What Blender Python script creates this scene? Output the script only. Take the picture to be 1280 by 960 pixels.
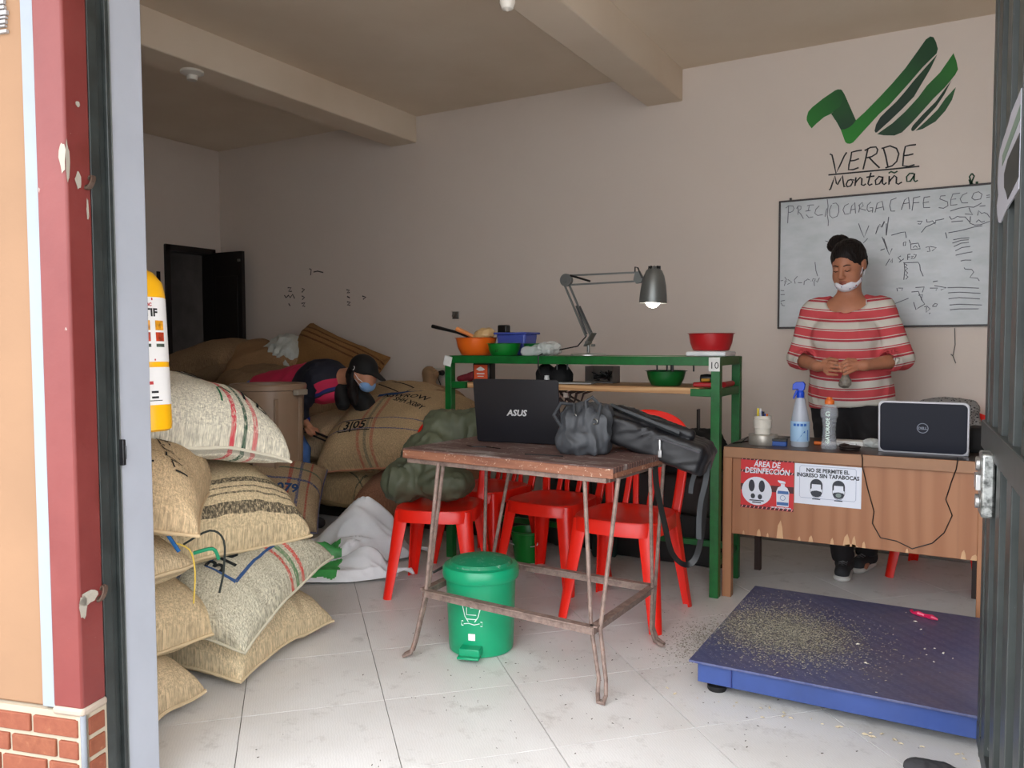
import bpy, bmesh, math, random
import numpy as np
from mathutils import Vector, Matrix, Euler, noise
from math import sin, cos, pi, radians, sqrt
for _o in list(bpy.data.objects): bpy.data.objects.remove(_o)
SC = bpy.context.scene
COL = SC.collection
# ------------------------------------------------------------------ camera
def _camera():
    yaw, pitch, roll = radians(29.8), radians(2.85), radians(-0.2)
    F = Vector((-sin(yaw)*cos(pitch), cos(yaw)*cos(pitch), -sin(pitch)))
    R0 = Vector((cos(yaw), sin(yaw), 0)); U0 = R0.cross(F)
    R = R0*cos(roll)+U0*sin(roll); U = -R0*sin(roll)+U0*cos(roll)
    cd = bpy.data.cameras.new('camera'); cd.sensor_width = 36; cd.lens = 36*1005/1280
    cd.clip_start = .02
    c = bpy.data.objects.new('camera', cd); COL.objects.link(c)
    m = Matrix((R, U, -F)).transposed().to_4x4(); m.translation = (0, 0, 1.2)
    c.matrix_world = m; SC.camera = c
_camera()
# ------------------------------------------------------------------ sky (overcast day) and exposure
w = bpy.data.worlds.new('overcast'); SC.world = w; w.use_nodes = True
nt = w.node_tree; bg = nt.nodes['Background']
tc = nt.nodes.new('ShaderNodeTexCoord'); sx = nt.nodes.new('ShaderNodeSeparateXYZ'); rp = nt.nodes.new('ShaderNodeValToRGB')
nt.links.new(tc.outputs['Generated'], sx.inputs[0]); nt.links.new(sx.outputs[2], rp.inputs[0]); nt.links.new(rp.outputs[0], bg.inputs[0])
rp.color_ramp.elements[0].position = 0.0; rp.color_ramp.elements[0].color = (.36, .37, .39, 1)
rp.color_ramp.elements[1].position = 1.0; rp.color_ramp.elements[1].color = (.97, 1.0, 1.06, 1)
bg.inputs[1].default_value = 9.3
SC.view_settings.view_transform = 'Standard'; SC.view_settings.look = 'None'
SC.view_settings.exposure = 0.0; SC.view_settings.gamma = 1.0
try: SC.view_settings.use_curve_mapping = False
except Exception: pass
# ------------------------------------------------------------------ helpers: colours and materials
def lin(c):
    if isinstance(c, str): c = [int(c[i:i+2], 16)/255 for i in (0, 2, 4)]
    return tuple((x/12.92 if x <= .04045 else ((x+.055)/1.055)**2.4) for x in c[:3])+(1,)
_M = {}
class N:
    """tiny node builder"""
    def __init__(s, name):
        s.m = bpy.data.materials.new(name); s.m.use_nodes = True; s.t = s.m.node_tree
        s.b = s.t.nodes['Principled BSDF']; s.tc = None
    def n(s, typ, **k):
        x = s.t.nodes.new('ShaderNode'+typ)
        for a, b in k.items():
            if a.startswith('i_'): x.inputs[int(a[2:]) if a[2:].isdigit() else a[2:].replace('_', ' ')].default_value = b
            else: setattr(x, a, b)
        return x
    def l(s, a, b): s.t.links.new(a, b)
    def co(s, which='Object'):
        if not s.tc: s.tc = s.t.nodes.new('ShaderNodeTexCoord')
        return s.tc.outputs[which]
    def noise(s, scale, detail=3, rough=.55, vec=None, dist=0):
        x = s.n('TexNoise'); x.inputs['Scale'].default_value = scale; x.inputs['Detail'].default_value = detail
        x.inputs['Roughness'].default_value = rough; x.inputs['Distortion'].default_value = dist
        s.l(vec if vec else s.co(), x.inputs['Vector']); return x.outputs['Fac']
    def map(s, scale=(1, 1, 1), which='Object', rot=(0, 0, 0)):
        x = s.n('Mapping'); x.inputs['Scale'].default_value = scale; x.inputs['Rotation'].default_value = rot
        s.l(s.co(which), x.inputs[0]); return x.outputs[0]
    def ramp(s, fac, stops, const=False):
        x = s.n('ValToRGB'); r = x.color_ramp
        if const: r.interpolation = 'CONSTANT'
        while len(r.elements) < len(stops): r.elements.new(.5)
        for e, (p, c) in zip(r.elements, stops): e.position = p; e.color = c if len(c) == 4 else tuple(c)+(1,)
        s.l(fac, x.inputs[0]); return x.outputs[0]
    def mix(s, fac, a, b, mode='MIX'):
        x = s.n('Mix', data_type='RGBA', blend_type=mode)
        for v, i in ((fac, 0), (a, 6), (b, 7)):
            if isinstance(v, (int, float)): x.inputs[i].default_value = v
            elif isinstance(v, tuple): x.inputs[i].default_value = v
            else: s.l(v, x.inputs[i])
        return x.outputs[2]
    def math(s, op, a, b=0, c=0):
        x = s.n('Math', operation=op)
        for i, v in enumerate((a, b, c)):
            if isinstance(v, (int, float)): x.inputs[i].default_value = v
            else: s.l(v, x.inputs[i])
        return x.outputs[0]
    def sep(s, v):
        x = s.n('SeparateXYZ'); s.l(v, x.inputs[0]); return x.outputs
    def bump(s, h, strength=.3, dist=.01):
        x = s.n('Bump'); x.inputs['Strength'].default_value = strength; x.inputs['Distance'].default_value = dist
        s.l(h, x.inputs['Height']); s.l(x.outputs[0], s.b.inputs['Normal'])
    def out(s, col=None, rough=.6, metal=0, spec=.5):
        if col is not None:
            if isinstance(col, tuple): s.b.inputs['Base Color'].default_value = col
            else: s.l(col, s.b.inputs['Base Color'])
        if isinstance(rough, (int, float)): s.b.inputs['Roughness'].default_value = rough
        else: s.l(rough, s.b.inputs['Roughness'])
        s.b.inputs['Metallic'].default_value = metal
        s.b.inputs['Specular IOR Level'].default_value = spec
        return s.m
def mat(name, col, rough=.55, metal=0, var=.12, scale=6, bump=0, bscale=80, spec=.5, trans=0, alpha=1, emit=0):
    if name in _M: return _M[name]
    s = N(name); c = lin(col)
    if var:
        d = tuple(x*(1-var*1.6) for x in c[:3])+(1,); h = tuple(min(1, x*(1+var)) for x in c[:3])+(1,)
        colr = s.ramp(s.noise(scale, 4), [(.3, d), (.7, h)])
    else: colr = c
    s.out(colr, rough, metal, spec)
    if bump: s.bump(s.noise(bscale, 3), bump, .004)
    if trans: s.b.inputs['Transmission Weight'].default_value = trans; s.b.inputs['IOR'].default_value = 1.35
    if alpha < 1: s.b.inputs['Alpha'].default_value = alpha
    if emit: s.b.inputs['Emission Color'].default_value = c; s.b.inputs['Emission Strength'].default_value = emit
    _M[name] = s.m; return s.m
# ------------------------------------------------------------------ helpers: mesh building
class MB:
    def __init__(s): s.v = []; s.f = []; s.mi = []; s.cur = 0; s.M = Matrix()
    def add(s, vs, fs):
        o = len(s.v); M = s.M
        s.v += [tuple(M @ Vector(p)) for p in vs]; s.f += [tuple(i+o for i in f) for f in fs]; s.mi += [s.cur]*len(fs); return s
    def box(s, c, d, rot=None, taper=1):
        x, y, z = d[0]/2, d[1]/2, d[2]/2; t = taper
        vs = [Vector(p) for p in ((-x, -y, -z), (x, -y, -z), (x, y, -z), (-x, y, -z), (-x*t, -y*t, z), (x*t, -y*t, z), (x*t, y*t, z), (-x*t, y*t, z))]
        if rot: R = Euler(rot).to_matrix(); vs = [R @ p for p in vs]
        return s.add([p+Vector(c) for p in vs], [(0, 3, 2, 1), (4, 5, 6, 7), (0, 1, 5, 4), (1, 2, 6, 5), (2, 3, 7, 6), (3, 0, 4, 7)])
    def bar(s, a, b, w, h, up=(0, 0, 1)):
        a, b = Vector(a), Vector(b); z = (b-a); L = z.length; z.normalize(); u = Vector(up)
        if abs(z.dot(u)) > .98: u = Vector((1, 0, 0)) if abs(z.x) < .9 else Vector((0, 1, 0))
        x = u.cross(z).normalized(); y = z.cross(x)
        vs = []
        for p in (a, b):
            for i, j in ((-1, -1), (1, -1), (1, 1), (-1, 1)): vs.append(p+x*(i*w/2)+y*(j*h/2))
        return s.add(vs, [(0, 3, 2, 1), (4, 5, 6, 7), (0, 1, 5, 4), (1, 2, 6, 5), (2, 3, 7, 6), (3, 0, 4, 7)])
    def tube(s, pts, r, n=8, cap=True, flat=None):
        pts = [Vector(p) for p in pts]; k = len(pts); rs = r if isinstance(r, (list, tuple)) else [r]*k
        t0 = (pts[1]-pts[0]).normalized(); u = Vector((0, 0, 1)) if abs(t0.z) < .9 else Vector((1, 0, 0))
        x = u.cross(t0).normalized(); vs = []
        for i, p in enumerate(pts):
            t = (pts[min(i+1, k-1)]-pts[max(i-1, 0)])
            if t.length < 1e-9: t = t0
            t.normalize(); x = (x-t*x.dot(t)); x.normalize(); y = t.cross(x)
            for j in range(n):
                a = 2*pi*j/n; vs.append(p+x*(rs[i]*cos(a)*(flat or 1))+y*(rs[i]*sin(a)))
        fs = [(i*n+j, i*n+(j+1) % n, (i+1)*n+(j+1) % n, (i+1)*n+j) for i in range(k-1) for j in range(n)]
        if cap: fs += [tuple(reversed(range(n))), tuple(range((k-1)*n, k*n))]
        return s.add(vs, fs)
    def lathe(s, prof, n=32, c=(0, 0, 0), sx=1, sy=1, a0=0, a1=2*pi):
        full = abs(a1-a0-2*pi) < 1e-6; m = n if full else n+1; vs = []
        for r, z in prof:
            for j in range(m):
                a = a0+(a1-a0)*j/n; vs.append((c[0]+r*cos(a)*sx, c[1]+r*sin(a)*sy, c[2]+z))
        fs = []
        for i in range(len(prof)-1):
            for j in range(m if full else n):
                k = (j+1) % m if full else j+1
                fs.append((i*m+j, i*m+k, (i+1)*m+k, (i+1)*m+j))
        return s.add(vs, fs)
    def poly(s, pts, d0, d1):
        """polygon (x,z) extruded along y from d0 to d1"""
        n = len(pts); vs = [(p[0], d0, p[1]) for p in pts]+[(p[0], d1, p[1]) for p in pts]
        fs = [tuple(range(n)), tuple(reversed(range(n, 2*n)))]+[(i, n+i, n+(i+1) % n, (i+1) % n) for i in range(n)]
        return s.add(vs, fs)
    def polyz(s, pts, z0, z1):
        n = len(pts); vs = [(p[0], p[1], z0) for p in pts]+[(p[0], p[1], z1) for p in pts]
        fs = [tuple(reversed(range(n))), tuple(range(n, 2*n))]+[(i, (i+1) % n, n+(i+1) % n, n+i) for i in range(n)]
        return s.add(vs, fs)
    def grid(s, fn, nu, nv, closeu=False):
        vs = [fn(i/nu, j/nv) for j in range(nv+1) for i in range(nu+1)]; w = nu+1
        return s.add(vs, [(j*w+i, j*w+i+1, (j+1)*w+i+1, (j+1)*w+i) for j in range(nv) for i in range(nu)])
    def strokes(s, lines, width, y, closed=False):
        """handwriting: ribbons in the x-z plane at depth y, facing -y"""
        for ln in lines:
            n = len(ln)
            if n < 2: continue
            L = []; Rr = []
            for i in range(n):
                a = Vector(ln[max(i-1, 0)]); b = Vector(ln[min(i+1, n-1)]); t = (b-a)
                if t.length < 1e-9: t = Vector((1, 0))
                t.normalize(); q = Vector((-t.y, t.x))*width/2; p = Vector(ln[i])
                L.append((p.x+q.x, y, p.y+q.y)); Rr.append((p.x-q.x, y, p.y-q.y))
            s.add(L+Rr, [(i, n+i, n+i+1, i+1) for i in range(n-1)])
        return s
def tagset(o, label=None, cat=None, group=None, kind=None):
    if label: o['label'] = label
    if cat: o['category'] = cat
    if group: o['group'] = group
    if kind: o['kind'] = kind
    return o
def obj(name, mb, m, parent=None, bevel=0, sharp=38, sub=0, solid=0, flat=False):
    me = bpy.data.meshes.new(name)
    if isinstance(mb, MB): me.from_pydata(mb.v, [], mb.f); mis = mb.mi
    else: me.from_pydata(mb[0], [], mb[1]); mis = None
    for x in (m if isinstance(m, (list, tuple)) else [m]): me.materials.append(x)
    if mis and any(mis): me.polygons.foreach_set('material_index', mis)
    if not flat:
        me.shade_smooth(); me.set_sharp_from_angle(angle=radians(sharp))
    me.update()
    o = bpy.data.objects.new(name, me); COL.objects.link(o)
    if parent: o.parent = parent
    if bevel: b = o.modifiers.new('b', 'BEVEL'); b.width = bevel; b.segments = 2; b.limit_method = 'ANGLE'; b.angle_limit = radians(38)
    if solid: b = o.modifiers.new('s', 'SOLIDIFY'); b.thickness = solid; b.offset = 0
    if sub: b = o.modifiers.new('u', 'SUBSURF'); b.levels = sub; b.render_levels = sub
    return o
def thing(name, label, cat, loc=(0, 0, 0), rz=0, group=None):
    o = bpy.data.objects.new(name, None); COL.objects.link(o); o.location = loc
    o.rotation_euler = (0, 0, rz) if isinstance(rz, (int, float)) else rz
    o.empty_display_size = .1
    return tagset(o, label, cat, group)
def struct(name, mb, m, parent=None, **k):
    o = obj(name, mb, m, parent, **k)
    if not parent: o['kind'] = 'structure'
    return o
def dup(root, loc, rz, label, group=None):
    r = root.copy(); COL.objects.link(r); r.location = loc; r.rotation_euler = (0, 0, rz) if isinstance(rz, (int, float)) else rz
    r['label'] = label
    if group: r['group'] = group
    for ch in list(root.children):
        c = ch.copy(); COL.objects.link(c); c.parent = r
        for g in list(ch.children):
            d = g.copy(); COL.objects.link(d); d.parent = c
    return r
def text2d(s, size=.1, bold=0, shear=0, align='CENTER', spacing=1, line=1):
    cu = bpy.data.curves.new('t', 'FONT'); cu.body = s; cu.size = size; cu.offset = bold; cu.shear = shear
    cu.align_x = align; cu.space_character = spacing; cu.space_line = line; cu.resolution_u = 2
    o = bpy.data.objects.new('t', cu); COL.objects.link(o); bpy.context.view_layer.update()
    me = bpy.data.meshes.new_from_object(o.evaluated_get(bpy.context.evaluated_depsgraph_get()))
    vs = [(v.co.x, v.co.y) for v in me.vertices]; fs = [tuple(p.vertices) for p in me.polygons]
    bpy.data.objects.remove(o); bpy.data.curves.remove(cu); bpy.data.meshes.remove(me)
    return vs, fs
def text_xz(mb, s, cx, cz, y, size, **k):
    """flat lettering in the x-z plane facing -y"""
    sx_ = k.pop('sx', 1); vs, fs = text2d(s, size, **k)
    return mb.add([(cx+p[0]*sx_, y, cz+p[1]) for p in vs], fs)
# ------------------------------------------------------------------ helpers: organic shapes from a blended distance field
class SDF:
    def __init__(s, lo, hi, h):
        s.lo = np.array(lo, np.float32); s.h = h; s.n = [int((b-a)/h)+2 for a, b in zip(lo, hi)]
        s.ax = [s.lo[i]+h*np.arange(s.n[i], dtype=np.float32) for i in range(3)]
        s.D = np.full(s.n, 1.0, np.float32)
    def _sl(s, c0, c1, m):
        r = []
        for i in range(3):
            a = int(max(0, (c0[i]-m-s.lo[i])//s.h)); b = int(min(s.n[i], (c1[i]+m-s.lo[i])//s.h+2)); r.append(slice(a, max(b, a)))
        return tuple(r)
    def _grid(s, sl): return s.ax[0][sl[0]][:, None, None], s.ax[1][sl[1]][None, :, None], s.ax[2][sl[2]][None, None, :]
    def _put(s, sl, d, k, op):
        D = s.D[sl]
        if D.size == 0: return
        if op == 'sub': d = -d; D2 = -D; 
        if op == 'add':
            if k <= 0: s.D[sl] = np.minimum(D, d); return
            h = np.maximum(k-np.abs(D-d), 0)/k; s.D[sl] = np.minimum(D, d)-h*h*k*.25
        elif op == 'sub':
            if k <= 0: s.D[sl] = np.maximum(D, d); return
            h = np.maximum(k-np.abs(D-d), 0)/k; s.D[sl] = np.maximum(D, d)+h*h*k*.25
    def cap(s, a, b, ra, rb=None, k=.02, op='add', fl=None):
        """round cone a->b; fl=(axis vector, factor): squash across that axis"""
        rb = ra if rb is None else rb; a = np.array(a, np.float32); b = np.array(b, np.float32); R = max(ra, rb)
        sl = s._sl(np.minimum(a, b), np.maximum(a, b), R+k+3*s.h); X, Y, Z = s._grid(sl); ab = b-a; L = float(ab@ab)+1e-12
        px, py, pz = X-a[0], Y-a[1], Z-a[2]
        t = np.clip((px*ab[0]+py*ab[1]+pz*ab[2])/L, 0, 1)
        dx, dy, dz = px-t*ab[0], py-t*ab[1], pz-t*ab[2]
        if fl:
            ax = np.array(fl[0], np.float32); ax /= np.linalg.norm(ax); q = (dx*ax[0]+dy*ax[1]+dz*ax[2])*(1/fl[1]-1)
            dx, dy, dz = dx+q*ax[0], dy+q*ax[1], dz+q*ax[2]
            d = (np.sqrt(dx*dx+dy*dy+dz*dz)-(ra+(rb-ra)*t))*min(1, fl[1])
        else: d = np.sqrt(dx*dx+dy*dy+dz*dz)-(ra+(rb-ra)*t)
        s._put(sl, d, k, op); return s
    def chain(s, pts, rs, k=.02, fl=None):
        for i in range(len(pts)-1): s.cap(pts[i], pts[i+1], rs[i], rs[i+1], k if i == 0 else min(k, .01), 'add', fl)
        return s
    def ell(s, c, r, rot=(0, 0, 0), k=.02, op='add'):
        c = np.array(c, np.float32); R = np.array(Euler(rot).to_matrix(), np.float32); r = np.array(r, np.float32); m = float(max(r))
        sl = s._sl(c, c, m+k+3*s.h); X, Y, Z = s._grid(sl); p = [X-c[0], Y-c[1], Z-c[2]]
        q = [R[0][i]*p[0]+R[1][i]*p[1]+R[2][i]*p[2] for i in range(3)]
        k0 = np.sqrt(sum((q[i]/r[i])**2 for i in range(3))); k1 = np.sqrt(sum((q[i]/r[i]**2)**2 for i in range(3)))+1e-6
        s._put(sl, k0*(k0-1)/k1, k, op); return s
    def box(s, c, hd, rot=(0, 0, 0), r=.01, k=.02, op='add'):
        c = np.array(c, np.float32); R = np.array(Euler(rot).to_matrix(), np.float32); m = float(np.linalg.norm(hd))
        sl = s._sl(c, c, m+k+3*s.h); X, Y, Z = s._grid(sl); p = [X-c[0], Y-c[1], Z-c[2]]
        q = [np.abs(R[0][i]*p[0]+R[1][i]*p[1]+R[2][i]*p[2])-(hd[i]-r) for i in range(3)]
        d = np.sqrt(sum(np.maximum(x, 0)**2 for x in q))+np.minimum(np.maximum(np.maximum(q[0], q[1]), q[2]), 0)-r
        s._put(sl, d, k, op); return s
    def cut(s, p, n, k=0):
        """keep the side of the plane opposite to n"""
        X, Y, Z = s._grid((slice(None),)*3); n = Vector(n).normalized()
        d = (X-p[0])*n[0]+(Y-p[1])*n[1]+(Z-p[2])*n[2]; s.D = np.maximum(s.D, d.astype(np.float32)); return s
    def mesh(s, wr=0, wscale=10, seed=0, aniso=(1, 1, 1)):
        D = s.D; D[0] = D[-1] = 1; D[:, 0] = D[:, -1] = 1; D[:, :, 0] = D[:, :, -1] = 1
        I = D < 0; nx, ny, nz = D.shape
        c8 = [(i, j, k) for i in (0, 1) for j in (0, 1) for k in (0, 1)]
        sub = lambda A, o: A[o[0]:nx-1+o[0], o[1]:ny-1+o[1], o[2]:nz-1+o[2]]
        cnt = sum(sub(I, o).astype(np.int8) for o in c8); act = (cnt > 0) & (cnt < 8)
        idx = np.argwhere(act); vid = np.full(act.shape, -1, np.int64); vid[act] = np.arange(len(idx))
        acc = np.zeros((len(idx), 3)); num = np.zeros(len(idx))
        for a in c8:
            for ax in range(3):
                if a[ax]: continue
                b = list(a); b[ax] = 1
                da = D[tuple((idx+np.array(a)).T)]; db = D[tuple((idx+np.array(b)).T)]
                m = (da < 0) != (db < 0); t = np.where(m, da/np.where(m, da-db, 1), 0)
                p = np.array(a, float)[None]+0*acc; p[:, ax] += t; acc += p*m[:, None]; num += m
        P = (idx+acc/num[:, None])*s.h+s.lo
        F = []
        for ax in range(3):
            o1, o2 = [(1, 2), (2, 0), (0, 1)][ax]
            A = I.take(range(0, D.shape[ax]-1), ax); B = I.take(range(1, D.shape[ax]), ax); e = np.argwhere(A != B)
            e = e[(e[:, o1] > 0) & (e[:, o2] > 0) & (e[:, o1] < D.shape[o1]-1) & (e[:, o2] < D.shape[o2]-1)]
            q = []
            for d1, d2 in ((1, 1), (0, 1), (0, 0), (1, 0)):
                g = e.copy(); g[:, o1] -= d1; g[:, o2] -= d2; q.append(vid[tuple(g.T)])
            q = np.stack(q, 1); ins = A[tuple(e.T)]; q = np.where(ins[:, None], q, q[:, ::-1]); F.append(q)
        F = np.concatenate(F)
        P = [tuple(p) for p in P]
        if wr:
            G = np.gradient(D, s.h); out = []
            nn = np.stack([g[tuple(idx.T)] for g in G], 1); nn /= np.linalg.norm(nn, axis=1)[:, None]+1e-6
            for p, m in zip(P, nn):
                q = Vector((p[0]*aniso[0]*wscale+seed*7.3, p[1]*aniso[1]*wscale+seed, p[2]*aniso[2]*wscale))
                d = wr*(1-2*abs(noise.noise(q+Vector((0, 0, 1))*noise.noise(q*.6)*1.5)))+wr*.4*noise.noise(q*2.7)
                out.append((p[0]+m[0]*d, p[1]+m[1]*d, p[2]+m[2]*d))
            P = out
        return P, [tuple(int(i) for i in f) for f in F]
LOGO={'A1':(-0.871,2.518,-0.863,2.548,-0.842,2.57,-0.783,2.611,-0.719,2.647,-0.702,2.651,-0.688,2.648,-0.681,2.643,-0.672,2.618,-0.68,2.577,-0.691,2.548,-0.712,2.539,-0.741,2.518,-0.776,2.505,-0.817,2.474,-0.843,2.45,-0.859,2.473,-0.871,2.5),'A2':(-0.681,2.643,-0.667,2.618,-0.643,2.559,-0.604,2.463,-0.618,2.444,-0.64,2.427,-0.663,2.42,-0.684,2.421,-0.705,2.464,-0.737,2.518,-0.712,2.539,-0.691,2.548,-0.68,2.577,-0.675,2.613),'A3':(-0.684,2.421,-0.663,2.42,-0.64,2.427,-0.618,2.444,-0.604,2.463,-0.556,2.504,-0.485,2.572,-0.42,2.639,-0.356,2.711,-0.304,2.783,-0.258,2.848,-0.237,2.86,-0.221,2.853,-0.208,2.824,-0.199,2.788,-0.204,2.765,-0.271,2.702,-0.333,2.631,-0.386,2.574,-0.434,2.522,-0.483,2.482,-0.549,2.413,-0.605,2.353,-0.618,2.34,-0.633,2.335,-0.648,2.338,-0.659,2.348,-0.672,2.386),'B':(-0.202,2.757,-0.229,2.695,-0.249,2.658,-0.28,2.604,-0.31,2.551,-0.368,2.492,-0.427,2.438,-0.493,2.381,-0.501,2.38,-0.506,2.39,-0.499,2.424,-0.477,2.463,-0.439,2.499,-0.396,2.537,-0.354,2.585,-0.312,2.637,-0.26,2.694),'C':(-0.124,2.751,-0.11,2.709,-0.101,2.662,-0.114,2.635,-0.159,2.579,-0.215,2.525,-0.266,2.468,-0.318,2.411,-0.366,2.364,-0.404,2.352,-0.459,2.36,-0.492,2.371,-0.416,2.419,-0.352,2.475,-0.289,2.542,-0.248,2.599,-0.186,2.659),'D':(-0.132,2.607,-0.163,2.54,-0.203,2.477,-0.265,2.41,-0.307,2.365,-0.318,2.365,-0.321,2.376,-0.313,2.393,-0.266,2.445,-0.204,2.506,-0.164,2.563),'E':(-0.109,2.568,-0.126,2.505,-0.156,2.452,-0.202,2.401,-0.264,2.369,-0.299,2.364,-0.244,2.413,-0.193,2.463,-0.158,2.516,-0.117,2.561)}
HAND=[(-0.741,2.29,-0.729,2.283,-0.716,2.226,-0.706,2.175,-0.686,2.216,-0.663,2.269,-0.65,2.289),(-0.57,2.291,-0.598,2.29,-0.624,2.286,-0.628,2.253,-0.637,2.217,-0.639,2.189,-0.614,2.187,-0.585,2.195),(-0.632,2.238,-0.609,2.238,-0.584,2.245),(-0.538,2.299,-0.549,2.243,-0.562,2.182),(-0.556,2.287,-0.525,2.301,-0.497,2.3,-0.488,2.284,-0.493,2.263,-0.518,2.249,-0.544,2.245),(-0.533,2.248,-0.506,2.214,-0.476,2.181),(-0.46,2.293,-0.446,2.243,-0.434,2.182),(-0.469,2.288,-0.425,2.297,-0.392,2.279,-0.38,2.248,-0.39,2.207,-0.412,2.186,-0.447,2.178),(-0.295,2.288,-0.327,2.288,-0.348,2.284,-0.355,2.245,-0.359,2.18,-0.33,2.173,-0.3,2.179),(-0.355,2.235,-0.331,2.235,-0.307,2.239),(-0.747,2.171,-0.636,2.17,-0.411,2.168,-0.276,2.168),(-0.743,2.085,-0.734,2.089,-0.724,2.122,-0.711,2.161,-0.703,2.119,-0.697,2.11,-0.684,2.134,-0.671,2.159,-0.666,2.122,-0.661,2.094,-0.652,2.098),(-0.622,2.132,-0.64,2.129,-0.65,2.108,-0.644,2.093,-0.626,2.096,-0.615,2.117,-0.622,2.132,-0.607,2.126),(-0.599,2.142,-0.603,2.093,-0.594,2.121,-0.576,2.139,-0.567,2.13,-0.569,2.097,-0.557,2.092,-0.546,2.1),(-0.52,2.16,-0.529,2.126,-0.535,2.099,-0.528,2.09,-0.512,2.096),(-0.544,2.136,-0.524,2.138,-0.502,2.139),(-0.46,2.127,-0.479,2.134,-0.497,2.114,-0.494,2.09,-0.476,2.093,-0.461,2.119,-0.459,2.131,-0.461,2.095,-0.452,2.086,-0.439,2.096),(-0.426,2.131,-0.427,2.083,-0.419,2.109,-0.4,2.131,-0.389,2.12,-0.39,2.088,-0.379,2.081,-0.361,2.091),(-0.43,2.146,-0.417,2.154,-0.4,2.145,-0.385,2.153),(-0.304,2.132,-0.324,2.134,-0.339,2.117,-0.336,2.091,-0.319,2.091,-0.304,2.115,-0.3,2.132,-0.302,2.097,-0.295,2.086,-0.282,2.092),(-0.036,2.071,-0.03,2.046,-0.042,2.04),(-0.024,2.102,-0.035,2.086,-0.029,2.063,-0.016,2.038,-0.01,2.039),(-0.024,2.102,-0.013,2.087,-0.021,2.065,-0.028,2.045)]
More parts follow.
